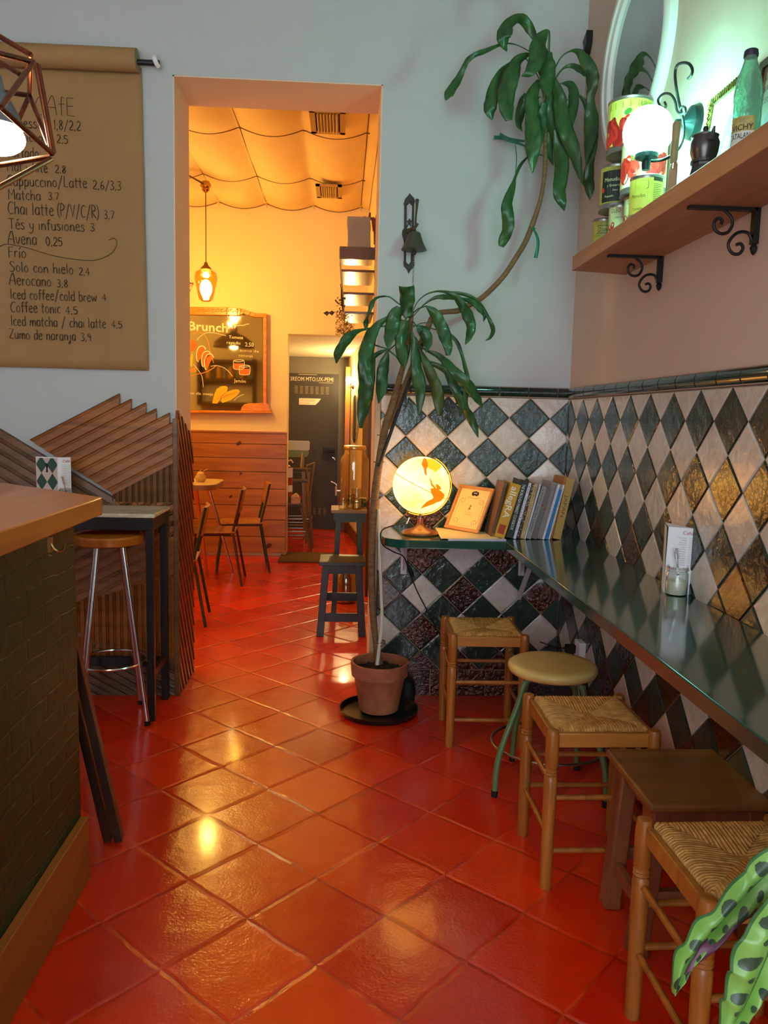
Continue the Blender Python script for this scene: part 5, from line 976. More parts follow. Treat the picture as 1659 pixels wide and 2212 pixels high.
LO = [
 ([(800, 310, 3.6, 50), (785, 240, 3.58, 96), (788, 150, 3.56, 118), (790, 70, 3.55, 118)], 0),
 ([(722, 200, 3.58, 10), (660, 152, 3.57, 12), (610, 145, 3.56, 14), (550, 160, 3.55, 20), (515, 205, 3.55, 38), (498, 260, 3.55, 28), (480, 310, 3.55, 18), (472, 355, 3.55, 42), (470, 412, 3.55, 10)], 0),
 ([(640, 376, 3.6, 9), (560, 382, 3.58, 12), (470, 400, 3.55, 14), (395, 418, 3.52, 40), (340, 460, 3.5, 76), (290, 530, 3.5, 72), (248, 600, 3.5, 66), (240, 668, 3.5, 6)], 0),
 ([(645, 310, 3.58, 24), (560, 370, 3.56, 60), (505, 450, 3.54, 96), (480, 560, 3.53, 112), (468, 680, 3.52, 112), (465, 800, 3.52, 110), (458, 920, 3.52, 106), (448, 1040, 3.52, 90), (430, 1172, 3.52, 24)], 0),
 ([(530, 600, 3.6, 30), (512, 720, 3.6, 60), (500, 850, 3.6, 70), (490, 960, 3.6, 60), (430, 1160, 3.6, 20)], 0),
 ([(735, 230, 3.57, 50), (700, 300, 3.55, 112), (672, 390, 3.54, 112), (650, 470, 3.54, 82), (645, 560, 3.54, 6)], 0),
 ([(775, 330, 3.56, 60), (758, 420, 3.55, 96), (742, 510, 3.54, 84), (750, 610, 3.54, 84), (775, 702, 3.54, 8)], 0),
 ([(940, 220, 3.57, 12), (995, 270, 3.55, 74), (1040, 350, 3.54, 94), (1085, 440, 3.54, 98), (1110, 530, 3.54, 72), (1108, 605, 3.54, 34)], 0),
 ([(868, 385, 3.56, 30), (915, 415, 3.55, 84), (945, 475, 3.55, 84), (950, 530, 3.55, 50), (935, 580, 3.55, 5)], 0),
 ([(825, 420, 3.56, 20), (848, 540, 3.55, 56), (865, 680, 3.54, 84), (880, 800, 3.54, 104), (890, 930, 3.54, 72), (885, 1072, 3.54, 20)], 0),
 ([(892, 560, 3.58, 14), (935, 650, 3.57, 60), (978, 760, 3.56, 84), (1015, 860, 3.56, 92), (1040, 960, 3.56, 88), (1045, 1075, 3.56, 28)], 1),
 ([(640, 572, 3.6, 18), (618, 660, 3.59, 76), (600, 760, 3.59, 92), (588, 870, 3.59, 84), (568, 980, 3.59, 6)], 0),
 ([(820, 300, 3.6, 8), (868, 195, 3.58, 8), (940, 130, 3.57, 10), (1030, 105, 3.56, 14), (1105, 115, 3.55, 28), (1168, 150, 3.55, 50), (1220, 215, 3.54, 66), (1265, 290, 3.54, 86), (1290, 370, 3.54, 74), (1275, 450, 3.54, 56), (1245, 520, 3.54, 8)], 0),
 ([(830, 310, 3.62, 8), (920, 212, 3.6, 10), (1010, 155, 3.59, 26), (1080, 148, 3.59, 40), (1150, 160, 3.58, 24), (1230, 168, 3.58, 26), (1310, 195, 3.58, 46), (1365, 245, 3.57, 50), (1395, 295, 3.57, 30), (1385, 342, 3.57, 4)], 0),
 ([(1100, 110, 3.62, 8), (1200, 122, 3.61, 26), (1300, 155, 3.6, 28), (1370, 215, 3.59, 24), (1410, 280, 3.59, 22), (1440, 345, 3.58, 32), (1460, 410, 3.58, 34), (1440, 465, 3.58, 24), (1400, 490, 3.58, 3)], 0),
 ([(900, 540, 3.6, 8), (960, 575, 3.59, 24), (1030, 605, 3.58, 44), (1105, 665, 3.57, 62), (1175, 745, 3.56, 80), (1245, 820, 3.56, 86), (1305, 890, 3.56, 76), (1350, 955, 3.56, 54), (1376, 1012, 3.56, 6)], 0),
 ([(905, 655, 3.62, 8), (980, 668, 3.61, 36), (1050, 700, 3.6, 44), (1115, 750, 3.6, 58), (1160, 830, 3.6, 60), (1190, 910, 3.6, 56), (1212, 1000, 3.6, 50), (1200, 1088, 3.6, 4)], 0),
 ([(1125, 440, 3.62, 20), (1180, 500, 3.61, 30), (1215, 590, 3.61, 26), (1240, 690, 3.61, 30), (1262, 790, 3.6, 36), (1250, 900, 3.6, 40), (1240, 1000, 3.6, 54), (1275, 1080, 3.6, 66), (1318, 1160, 3.6, 54), (1345, 1245, 3.6, 6)], 0),
 ([(1060, 640, 3.63, 20), (1100, 740, 3.62, 40), (1150, 860, 3.62, 44), (1185, 960, 3.62, 30), (1160, 990, 3.62, 4)], 0),
 ([(640, 555, 3.6, 8), (590, 540, 3.59, 10), (530, 520, 3.58, 12), (515, 505, 3.58, 4)], 0), ([(640, 560, 3.6, 8), (585, 580, 3.58, 30), (530, 620, 3.57, 36), (505, 690, 3.57, 4)], 0),
 ([(745, 680, 3.6, 6), (710, 620, 3.58, 10), (660, 575, 3.58, 12), (640, 560, 3.6, 6)], 0), ([(840, 385, 3.6, 6), (900, 355, 3.59, 8), (990, 350, 3.58, 8), (1010, 352, 3.58, 3)], 0),
 ([(800, 520, 3.6, 30), (790, 600, 3.59, 40), (775, 690, 3.59, 10)], 0)]
random.seed(21)
for L_, sc_, ox, oy in ((UP, 3.16, 820, 0), (LO, 3.606, 660, 600)):
    for l, k in L_:
        m = M(); ribbon(m, [(U(ox+x/sc_, oy+y/sc_, Y=Y+.02*math.sin(i)), w/sc_*Y/F) for i, (x, y, Y, w) in enumerate(l)], fold=.28)
        m.build('leaf', leafb if k else leafm, pl, smooth=60, solid=.0008)
# petioles tying the leaves to the stems
m = M()
for x, y in ((1025, 352), (1062, 265), (1150, 400), (1160, 350), (1020, 370), (1000, 400), (1090, 545), (1000, 640), (1195, 530), (1200, 880), (1180, 850), (1195, 470), (1195, 545), (1210, 590), (1012, 1070), (1362, 650)):
    a = U(820+x/3.16, y/3.16, Y=3.61); t_ = min(max((y-60)/1050, 0.05), 1); b2 = U(1176, 120+t_*225, Y=3.63); m.tube([a, a*.5+b2*.5+V(0, 0, .01), b2], .0028, 6)
for x, y in ((800, 310), (722, 200), (640, 376), (645, 310), (735, 230), (775, 330), (940, 220), (868, 385), (825, 420), (892, 560), (820, 300), (900, 540), (905, 655), (1125, 440), (800, 520), (640, 572)):
    a = U(660+x/3.606, 600+y/3.606, Y=3.6); b2 = U(887, 680+max(0, (y-300))*.16, Y=3.65); m.tube([a, a*.5+b2*.5+V(0, 0, .008), b2], .0028, 6)
m.build('leaf_stalks', leafm, pl)
sa = M(); sa.vessel([(.182, 0), (.186, .003), (.19, .02), (.192, .024)], (pot.x, pot.y-.005, .0005), .005, 48)
tag(sa.build('plant_saucer', mat('black_plastic', (20, 18, 18), .3), at=(pot.x, pot.y, 0), smooth=40), 'round black plastic saucer under the terracotta pot', 'saucer')
# dark small thing behind the pot
p = U(880, 1500, Z=.02); m = M(); m.lathe([(0, 0), (.035, 0), (.04, .05), (.03, .1), (.012, .11), (0, .11)], (p.x+.0, 3.88, 0), seg=20); tag(m.build('black_flask', rubber, at=(p.x, 3.88, 0), smooth=40), 'small black object on the floor behind the terracotta pot', 'container')
# ---- calathea in the foreground, lower right
cal = thing('potted_calathea', (.72, .86, 0), 'calathea with long light green leaves blotched dark green and purple underneath, near corner', 'plant')
cg = mat('calathea_green', (112, 160, 66), .35, var=.25, vs=9, col2=(132, 184, 90), coat=.2); cd_ = mat('calathea_blotch', (40, 62, 44), .35, var=.3, vs=20, col2=(64, 86, 62)); cpur = mat('calathea_purple', (104, 44, 78), .4, var=.3, vs=10); cmid = mat('calathea_rim', (62, 104, 58), .35)
k7 = lambda x, y, Y: U(1200+x/3.392, 1560+y/3.392, Y=Y)
def calleaf(ctr_, Ls, Rs, Ys, name='leaf', purple=None):
    """ctr_/Ls/Rs: midrib, left edge, right edge polylines in crop coordinates"""
    n = 12; cm = cr([k7(x, y, Y).to_tuple() for (x, y), Y in zip(ctr_, Ys)], n); cl = cr([k7(x, y, Y+.0).to_tuple() for (x, y), Y in zip(Ls, Ys)], n); c_r = cr([k7(x, y, Y).to_tuple() for (x, y), Y in zip(Rs, Ys)], n)
    N1 = len(cm)-1; nv = 72; m = M()
    def fn(u, v):
        i = u*N1; a = min(int(i), N1-1); t_ = i-a; l = lambda c: V(*c[a])*(1-t_)+V(*c[a+1])*t_
        c = l(cm); e = l(cl) if v < .5 else l(c_r); s_ = abs(v-.5)*2; return c+(e-c)*s_+V(0, -.012*math.sin(s_*PI)-.003*math.sin(u*30)*s_, .004*math.sin(u*26+v*3)*s_)
    def mi(u, v):
        s_ = (v-.5)*2; L_ = u*7.6+(.5 if s_ > 0 else 0)-abs(s_)*.55; k = int(math.floor(L_)); fr = L_-k; big = k % 2 == 0
        if abs(s_) > .93: return 2
        rl, rs = (.30, .34) if big else (.2, .15); cs_ = .5 if big else .34
        if ((fr-.5)/rl)**2+((abs(s_)-cs_)/rs)**2 < 1: return 1
        if abs(s_) < .018: return 2
        return 0
    m.grid(fn, N1*4, nv, mi); o = m.build(name, [cg, cd_, cmid], cal, smooth=60, solid=.0006); return o
calleaf([(1620, 1040), (1480, 1170), (1330, 1330), (1190, 1480), (1080, 1600), (990, 1710), (910, 1830), (850, 1968)],
        [(1600, 900), (1440, 1000), (1340, 1130), (1170, 1330), (1020, 1480), (915, 1620), (850, 1800), (848, 1970)],
        [(1640, 1260), (1500, 1375), (1370, 1430), (1250, 1520), (1140, 1610), (1030, 1740), (950, 1850), (856, 1966)], [.95, .95, .95, .95, .95, .95, .95, .95])
m = M(); ribbon(m, [(k7(x, y, .94), w/3.392*.94/F) for x, y, w in ((1560, 1385, 16), (1490, 1390, 50), (1400, 1420, 46), (1300, 1490, 66), (1200, 1580, 96), (1110, 1660, 96), (1040, 1740, 56), (985, 1800, 36), (945, 1850, 4))], fold=.1, wave=.02); m.build('leaf_underside', cpur, cal, smooth=60, solid=.0006)
calleaf([(1700, 1330), (1640, 1500), (1570, 1660), (1500, 1820), (1440, 1960), (1370, 2100), (1290, 2230), (1200, 2400)],
        [(1560, 1270), (1440, 1440), (1330, 1610), (1275, 1760), (1255, 1880), (1215, 2010), (1195, 2150), (1150, 2380)],
        [(1840, 1500), (1800, 1640), (1750, 1780), (1680, 1900), (1560, 1960), (1470, 2080), (1380, 2230), (1230, 2420)], [.88, .88, .88, .88, .88, .88, .88, .88])
st1 = k7(1620, 1040, .95); st2 = k7(1700, 1330, .88); m = M(); m.tube([st1, st1+V(.07, .02, .03), (.74, .86, .9), (.72, .86, .55)], .004, 8); m.build('stalk', cg, cal); m = M(); m.tube([st2, st2+V(.06, .0, .02), (.74, .85, .85), (.72, .86, .55)], .004, 8); m.build('stalk', cg, cal)
m = M(); m.vessel([(.09, 0), (.1, .01), (.12, .5), (.13, .56)], (.80, .8, 0), .01, 32); m.build('pot', terra, cal, smooth=40)
m = M(); m.lathe([(0, .5), (.115, .5)], (.80, .8, 0), seg=30); m.build('soil', MC['dark_soil'], cal)
# ================================================================ STOOLS IN THE MAIN ROOM
oak = wood('turned_oak', (182, 108, 38), (134, 74, 22), .42, axis=2, s=10, coat=.2)
oakx = wood('oak_rail', (190, 120, 44), (146, 84, 26), .42, axis=0, s=10, coat=.2)
rush = mat('woven_rush', (214, 158, 82), .7, var=.4, vs=40, col2=(160, 108, 48), bump=.4, bs=120)
def rush_stool(label, loc, rz, w=.31, d=.31, h=.505):
    t = thing('rush_stool', (0, 0, 0), label, 'stool', 'rush-seated wooden stools'); a, b = w/2-.0, d/2-.0
    for sx in (-1, 1):
        for sy in (-1, 1):
            m = M(); x, y = sx*(a-.0), sy*(b-.0); r = .0205
            prof = [(.0, 0), (.017, 0), (.0185, .01), (.019, .2), (r, h*.62), (r, h*.7), (.0155, h*.715), (r, h*.725), (.0155, h*.735), (r, h*.745), (.0155, h*.755), (r, h*.765), (r, h-.03), (.0195, h-.015), (.017, h-.003), (.01, h), (0, h)]
            m.lathe(prof, (x, y, 0), seg=18); m.build('leg', oak, t, smooth=50)
    zt = h-.012
    for sy in (-1, 1): M().box(-a+.012, a-.012, sy*b-.008+(-sy*.004), sy*b+.008+(-sy*.004), zt-.045, zt).build('seat_rail', oakx, t, bevel=.003)
    for sx in (-1, 1): M().box(sx*a-.008-sx*.004, sx*a+.008-sx*.004, -b+.012, b-.012, zt-.045, zt).build('seat_rail', oakx, t, bevel=.003)
    for sy in (-1, 1):
        for z in (.12+.06*(sy > 0), .29): M().cyl((-a, sy*b, z), (a, sy*b, z), .0085, seg=12).build('stretcher', oak, t, smooth=50)
    for sx in (-1, 1):
        for z in (.17, .34): M().cyl((sx*a, -b, z), (sx*a, b, z), .0085, seg=12).build('stretcher', oak, t, smooth=50)
    m = M(); A, B = a-.018, b-.018; n = 30; rng = random.Random(4)
    for side in range(4):
        for k in range(n):
            s_ = -1+2*(k+.5)/n; L1 = abs(s_); r = A/n*1.12*rng.uniform(.85, 1.12)
            prof = [(1.0, -.012), (1.0, .0035), (.94, .009), (.8, .010), (.55, .006), (.3, .001), (.1, -.004)]
            pts = []
            for q, dz in prof:
                if q < L1: q = L1
                jx = rng.uniform(-.0012, .0012)
                if side == 0: p = (s_*A+jx, q*B, zt+dz)
                elif side == 1: p = (s_*A+jx, -q*B, zt+dz)
                elif side == 2: p = (q*A, s_*B+jx, zt+dz)
                else: p = (-q*A, s_*B+jx, zt+dz)
                if not pts or (V(*p)-V(*pts[-1])).length > .002: pts.append(p)
                if q == L1: break
            if len(pts) > 1: m.tube(pts, r, 5)
    m.box(-A, A, -B, B, zt-.012, zt-.004); m.build('rush_seat', rush, t, smooth=50)
    mw = Matrix.Translation(Vector(loc)) @ Matrix.Rotation(rz, 4, 'Z'); t.matrix_world = mw; return t
s1 = rush_stool('rush-seated wooden stool at the back wall, just below the globe and sign', (.648, 3.46, 0), -.02)
s2 = clone(s1, (.80, 2.412, 0), .0, 'rush-seated wooden stool between the cream round stool and the brown plank stool')
s3 = clone(s1, (.880, 1.575, 0), .02, 'nearest rush-seated wooden stool, partly behind the spotted leaves')
# wooden plank-top stool
x0, x1, y0, y1 = .80, 1.15, 1.885, 2.245; hz = .455
wt = wood('walnut_seat', (150, 96, 40), (108, 64, 24), .45, axis=0, s=6, coat=.15); wl_ = wood('redbrown_leg', (150, 84, 48), (112, 58, 34), .5, axis=2, s=8)
y1 -= .01
t = thing('plank_stool', ((x0+x1)/2, (y0+y1)/2, 0), 'brown stool with flat square plank seat and thick splayed legs', 'stool')
m = M(); m.box(x0, x1, y0, y1, hz-.024, hz); m.build('seat', wt, t, bevel=.008, seg=3)
cxm, cym = (x0+x1)/2, (y0+y1)/2
for sx in (-1, 1):
    for sy in (-1, 1): M().beam((cxm+sx*.16, cym+sy*.105, 0), (cxm+sx*.125, cym+sy*.115, hz-.024), .056, .05, side=(0, 1, 0)).build('leg', wl_, t, bevel=.007, seg=3)
M().box(cxm-.125, cxm+.125, cym-.14, cym-.12, hz-.07, hz-.024).box(cxm-.125, cxm+.125, cym+.12, cym+.14, hz-.07, hz-.024).box(cxm-.14, cxm-.12, cym-.12, cym+.12, hz-.07, hz-.024).box(cxm+.12, cxm+.14, cym-.12, cym+.12, hz-.07, hz-.024).build('apron', wl_, t, bevel=.002)
for sx in (-1, 1): M().beam((cxm+sx*.15, cym-.1, .13), (cxm+sx*.15, cym+.1, .13), .022, .035, side=(1, 0, 0)).build('stretcher', wl_, t, bevel=.002)
for sy in (-1, 1): M().beam((cxm-.145, cym+sy*.108, .165), (cxm+.145, cym+sy*.108, .165), .022, .035, side=(0, 1, 0)).build('stretcher', wl_, t, bevel=.002)
# cream round stool on green tube legs
cx_, cy_ = .83, 2.955; hz = .49
t = thing('round_stool', (cx_, cy_, 0), 'stool with round cream plastic seat and green metal tube legs', 'stool')
cream = mat('cream_seat', (228, 192, 112), .38, var=.15, vs=3, coat=.2)
m = M(); m.lathe([(0, hz-.04), (.15, hz-.04), (.166, hz-.034), (.172, hz-.02), (.17, hz-.008), (.158, hz), (.13, hz+.001), (0, hz)], (cx_, cy_, 0), seg=56); m.build('seat', cream, t, smooth=50)
grn = mat('green_enamel', (98, 122, 76), .35, bump=.1, bs=50)
for k, (px, py) in enumerate(((.60, 2.845), (.735, 3.16), (.985, 3.075), (1.0, 2.76))):
    p = V(px, py, 0); d = V(px-cx_, py-cy_, 0); dn = d.normalized(); m = M()
    m.tube([q[:3] for q in cr([(cx_+dn.x*.03, cy_+dn.y*.03, hz-.05), (cx_+dn.x*.11, cy_+dn.y*.11, hz-.052), (cx_+dn.x*.14, cy_+dn.y*.14, hz-.075), (cx_+dn.x*.155, cy_+dn.y*.155, hz-.13), (px-d.x*.06, py-d.y*.06, .16), (px, py, .015)], 6)], .0115, 14); lg = m.build('leg', grn, t, smooth=60)
    M().cyl(p+V(0, 0, .0), p+V(0, 0, .025), .0125, .0135, 14).build('rubber_foot', rubber, lg, smooth=40)
M().cyl((cx_, cy_, hz-.075), (cx_, cy_, hz-.04), .05, .06, 20).build('hub', iron, t, smooth=40)
m = M(); rr_ = .222; m.tube([(cx_+rr_*math.cos(k*PI/32), cy_+.005+rr_*.93*math.sin(k*PI/32), .165) for k in range(64)], .006, 8, closed=True); m.build('foot_ring', brassy, t, smooth=60)
# black step stool in the doorway
bs = mat('black_stained_wood', (30, 28, 27), .4, bump=.15, bs=20, st=(1, 1, .2)); bt = mat('dark_olive_top', (50, 52, 40), .35, var=.3, vs=8)
ax, bx, ay, by, hz = -.135, .165, 5.03, 5.33, .49
t = thing('step_stool', ((ax+bx)/2, (ay+by)/2, 0), 'black wooden step stool with olive-black top in the doorway to the back room', 'stool')
M().box(ax, bx, ay, by, hz-.025, hz).build('seat', bt, t, bevel=.003)
cxm, cym = (ax+bx)/2, (ay+by)/2
for sx in (-1, 1):
    for sy in (-1, 1): M().beam((cxm+sx*.137, cym+sy*.13, 0), (cxm+sx*.105, cym+sy*.11, hz-.025), .046, .046, side=(0, 1, 0)).build('leg', bs, t, bevel=.002)
M().box(cxm-.1, cxm+.1, ay+.02, ay+.04, hz-.08, hz-.025).box(cxm-.1, cxm+.1, by-.04, by-.02, hz-.08, hz-.025).build('apron', bs, t)
for y, z in ((ay+.02, .12), (by-.03, .2)): M().box(cxm-.125, cxm+.125, y-.005, y+.018, z-.025, z+.03).build('stretcher', bs, t, bevel=.002)
# ================================================================ BACK ROOM
# fabric canopy, scalloped between its seams
cloth = mat('canopy_cloth', (240, 210, 150), .8, var=.1, vs=3, bump=.2, bs=12); seam = mat('canopy_seam', (110, 76, 36), .8)
XS0, XD = -.31, .452; ys = [4.32, 4.85, 5.95, 7.1, 7.99]
def cz(x, y):
    fx = abs(math.sin(PI*(x-XS0)/XD)); sy = 0
    for a, b2 in zip(ys, ys[1:]):
        if a <= y <= b2: sy = math.sin(PI*(y-a)/(b2-a))
    return 3.435-.055*fx**.9-.03*sy*(.35+fx)
m = M(); x0c, x1c = -4.15, .22; m.grid(lambda u, v: (x0c+(x1c-x0c)*u, 4.315+3.68*v, cz(x0c+(x1c-x0c)*u, min(max(4.32+3.67*v, 4.32), 7.99))), 170, 60)
cn = m.build('fabric_canopy', cloth, at=(-2, 6, 3.4), smooth=60); tag(cn, 'cream cloth canopy swagged under the ceiling of the back room', 'canopy')
m = M()
for k in range(-9, 2):
    x = XS0+k*XD
    if x0c < x < x1c: m.tube([(x, 4.32+j*.1, cz(x, min(4.32+j*.1, 7.99))-.002) for j in range(37)], .0045, 5)
for y in ys[1:]: m.tube([(x0c+.05+j*.03, y, cz(x0c+.05+j*.03, y)-.003) for j in range(int((x1c-x0c-.08)/.03))], .0045, 5)
sm = M(); m.build('seam', seam, cn)
m = M()
for k in range(-3, 2):
    x = XS0+k*XD; z = cz(x, 7.97); m.tube([(x-.02, 7.97, z+.02), (x, 7.96, z), (x+.005, 7.955, z-.05)], .005, 5).tube([(x+.03, 7.97, z+.03), (x, 7.96, z), (x-.02, 7.96, z-.03)], .004, 5).tube([(x-.02, 7.96, z+.06), (x+.02, 7.96, z+.07), (x+.02, 7.96, z+.02)], .004, 5)
m.build('tie_string', mat('tie_white', (220, 190, 130), .8), cn)
vp = mat('vent_beige', (178, 142, 84), .6); vd = mat('vent_dark', (54, 36, 22), .8)
def vent(c, w, d, lab):
    t = thing('ceiling_vent', c, lab, 'vent', 'slatted vents in the cloth canopy'); x, y, z = c; m = M()
    m.box(x-w/2, x+w/2, y-d/2, y-d/2+.04, z-.012, z).box(x-w/2, x+w/2, y+d/2-.04, y+d/2, z-.012, z).box(x-w/2, x-w/2+.035, y-d/2, y+d/2, z-.012, z).box(x+w/2-.035, x+w/2, y-d/2, y+d/2, z-.012, z).build('frame', vp, t)
    M().box(x-w/2+.03, x+w/2-.03, y-d/2+.03, y+d/2-.03, z-.002, z+.002).build('dark_opening', vd, t)
    m = M(); n = 7
    for k in range(n): xx = x-w/2+.045+(w-.09)*(k+.5)/n; m.obox((xx, y, z-.012), (.006, 0, .008), (0, d/2-.04, 0), (.002, 0, -.0015))
    m.build('slats', mat('vent_slat', (206, 176, 120), .5), t)
p = U(708, 258, Z=3.335); vent((p.x, p.y+.03, 3.335), .23, .42, 'slatted ceiling vent nearer the doorway, the larger looking of the two'); p = U(711, 412, Z=3.335); vent((p.x, p.y, 3.335), .22, .4, 'slatted ceiling vent near the far wall, the smaller looking of the two')
# pendants
def glass_pendant(c, lab, lit=True):
    x, y, z = c; t = thing('glass_pendant', c, lab, 'lamp', 'amber glass pendants'); zc_ = 3.36
    m = M(); m.lathe([(0, 0), (.03, -.005), (.045, -.03), (.045, -.05), (.03, -.06), (.035, -.075), (.02, -.09), (0, -.1)], (x, y, zc_), seg=24); m.build('ceiling_rose', mat('rose_chrome', (190, 150, 90), .2, metal=1), t, smooth=40)
    m = M(); m.tube([(x, y, zc_-.09), (x, y, z+.17)], .004, 8).tube(cr([(x-.3, y-.5, 3.42), (x-.15, y-.25, 3.36), (x-.02, y-.02, 3.33)], 6), .006, 6).tube(cr([(x-.3, y-.3, 3.41), (x-.1, y-.2, 3.34), (x, y, 3.33)], 6), .004, 6); m.build('cord', mat('cord_brown', (84, 60, 30), .6), t)
    m = M(); m.lathe([(0, .18), (.012, .175), (.02, .15), (.045, .125), (.05, .115), (0, .113)], c, seg=28); m.build('cap', mat('cap_bronze', (130, 90, 40), .35, metal=.8), t, smooth=40)
    m = M(); m.vessel([(.035, -.15), (.06, -.13), (.085, -.02), (.098, .04), (.09, .085), (.05, .115)], c, .002, 40); m.build('glass_shade', thinglass('amber_glass', (255, 238, 190), .06), t, smooth=60)
    m = M(); m.sphere((x, y, z-.045), .05, 24, 16, (1, 1, 1.5)); m.build('bulb', mat('hot_bulb', (255, 230, 170), .4, es=150, ecol=(255, 228, 166)), t, smooth=60); return t
p = U(445, 612, Y=7.05); gp1 = glass_pendant((p.x, p.y, p.z), 'lit amber glass pendant hanging in the back room in front of the framed mirror')
# caged pendant peeping past the doorway edge
p = U(398, 612, Y=6.6); t = thing('cage_pendant', (p.x, p.y, p.z), 'small wire-caged lamp just showing past the left edge of the doorway', 'lamp')
m = M(); hx = [V(p.x+.07*math.cos(k*PI/3), p.y+.07*math.sin(k*PI/3), p.z) for k in range(6)]; tpx = V(p.x, p.y, p.z+.09); bx_ = [V(p.x+.04*math.cos(k*PI/3+PI/6), p.y+.04*math.sin(k*PI/3+PI/6), p.z-.07) for k in range(6)]
for k in range(6):
    for a, b2 in ((hx[k], hx[(k+1) % 6]), (hx[k], tpx), (hx[k], bx_[k]), (hx[(k+1) % 6], bx_[k]), (bx_[k], bx_[(k+1) % 6])): m.cyl(a, b2, .004, seg=6)
m.tube([tpx, (tpx.x, tpx.y, 3.4)], .003, 6); m.build('cage', copper, t); m = M(); m.sphere(p, .03, 16, 10); m.build('bulb', MC['hot_bulb'], t, smooth=60)
for xx, yy in ((-2.6, 6.6), (-2.6, 5.2)): clone(gp1, (xx, yy, p.z), 0, 'unseen amber glass pendant added to light the back room, left of the doorway view')  # unseen pendant copies, added to brighten the back room
# metal dish pendant seen in the mirror
YM = 7.955
def MU(x, y, Yr): q = U(x, y, Y=2*YM-Yr); return V(q.x, Yr, q.z)   # point whose mirror image shows at this place in the glass
p = MU(505, 745, 5.6); t = thing('dish_pendant', p, 'wide dark metal dish lamp seen reflected in the framed mirror', 'lamp')
m = M(); rr_ = .26; m.vessel([(rr_, -.03), (rr_*.93, .03), (rr_*.6, .1), (rr_*.25, .14), (.03, .16)], p, .003, 40); m.lathe([(.045, .16), (.05, .2), (.035, .25), (.05, .27), (.03, .3), (0, .3)], p, seg=20); m.build('dish', mat('dish_grey', (96, 84, 60), .45, metal=.4), t, smooth=50)
m = M(); m.tube([p+V(0, 0, .3), (p.x, p.y, 3.4)], .008, 8); m.build('stem', black, t); m = M(); m.sphere(p+V(0, 0, .02), .07, 24, 14); m.build('bulb', mat('dish_bulb', (255, 236, 190), .4, es=30, ecol=(255, 214, 140)), t, smooth=60)
# rack with jars on the near wall, seen in the mirror
a = MU(428, 775, 4.5); b2 = MU(548, 870, 4.5)
t = thing('jar_rack', ((a.x+b2.x)/2, 4.33, b2.z), 'dark wooden two-shelf wall rack reflected in the framed mirror', 'rack')
dk = wood('rack_wood', (84, 54, 30), (56, 36, 20), .5, axis=0)
M().box(a.x-.02, a.x+.02, 4.32, 4.5, b2.z-.05, a.z+.1).build('side', dk, t); M().box(b2.x-.02, b2.x+.02, 4.32, 4.5, b2.z-.05, a.z+.02).build('side', dk, t)
zm_ = MU(480, 822, 4.5).z
for z in (a.z-.03, zm_, b2.z-.03): M().box(a.x, b2.x, 4.32, 4.5, z-.02, z+.03).build('shelf_board', dk, t)
for k, lab_ in enumerate(('leftmost', 'second', 'third', 'rightmost')):
    x = a.x+.13+k*.16; o = M().lathe([(0, 0), (.045, 0), (.048, .12), (.035, .15), (.04, .17), (0, .17)], (x, 4.43, zm_+.031), seg=20).build('storage_jar', mat('jar_amber', (170, 130, 60), .3, trans=.3), at=(x, 4.43, zm_+.03), smooth=50); tag(o, lab_+' amber storage jar on the rack reflected in the mirror', 'jar', 'storage jars on the rack')
# ---- framed chalk mirror
ZF = lambda x, y, Y=YM: U(380+x/6.381, 640+y/6.381, Y=Y)
fr = thing('framed_mirror', (-1.3, 7.98, 1.43), 'mirror in carved orange wood frame painted with a brunch menu', 'mirror')
fo = mat('orange_frame_wood', (232, 150, 32), .35, var=.35, vs=4, st=(1, 4, 6), col2=(198, 112, 20), coat=.4)
def shape(m, pts, Y0, Y1): m.prism([(ZF(x, y, Y0).x, Y0, ZF(x, y, Y0).z) for x, y in pts], (0, Y1-Y0, 0))
m = M()
def fb(pts, y0=7.925): shape(m, pts, y0, 7.99)
def band(top, bot):
    for i in range(len(top)-1): fb([top[i], top[i+1], bot[i+1], bot[i]])
band([(-900, 130), (700, 150), (850, 160), (900, 170), (960, 190), (1040, 215), (1110, 235), (1250, 235)], [(-900, 235), (700, 262), (850, 272), (880, 262), (930, 240), (1000, 265), (1080, 288), (1250, 296)])
fb([(1200, 290), (1250, 290), (1250, 1500), (1200, 1500)]); fb([(-900, 1548), (1325, 1590), (1325, 1615), (-900, 1600)], 7.91); fb([(1215, 1470), (1270, 1480), (1300, 1560), (1320, 1590), (1200, 1585)], 7.915)
fb([(890, 1580), (905, 1530), (940, 1490), (1000, 1475), (1215, 1472), (1215, 1588)], 7.93)
m.build('frame', fo, fr, bevel=.005)
m = M()
for k in range(-4, 6):
    c = ZF(220+k*130, 190, 7.925)
    for s_ in (-1, 1): m.tube([c+V(s_*(.022+.0*j)+s_*(.006+.0016*j)*math.cos(j*.6), -.004, (.004+.0016*j)*math.sin(j*.6)) for j in range(11)], .004, 5)
m.build('carving', fo, fr)
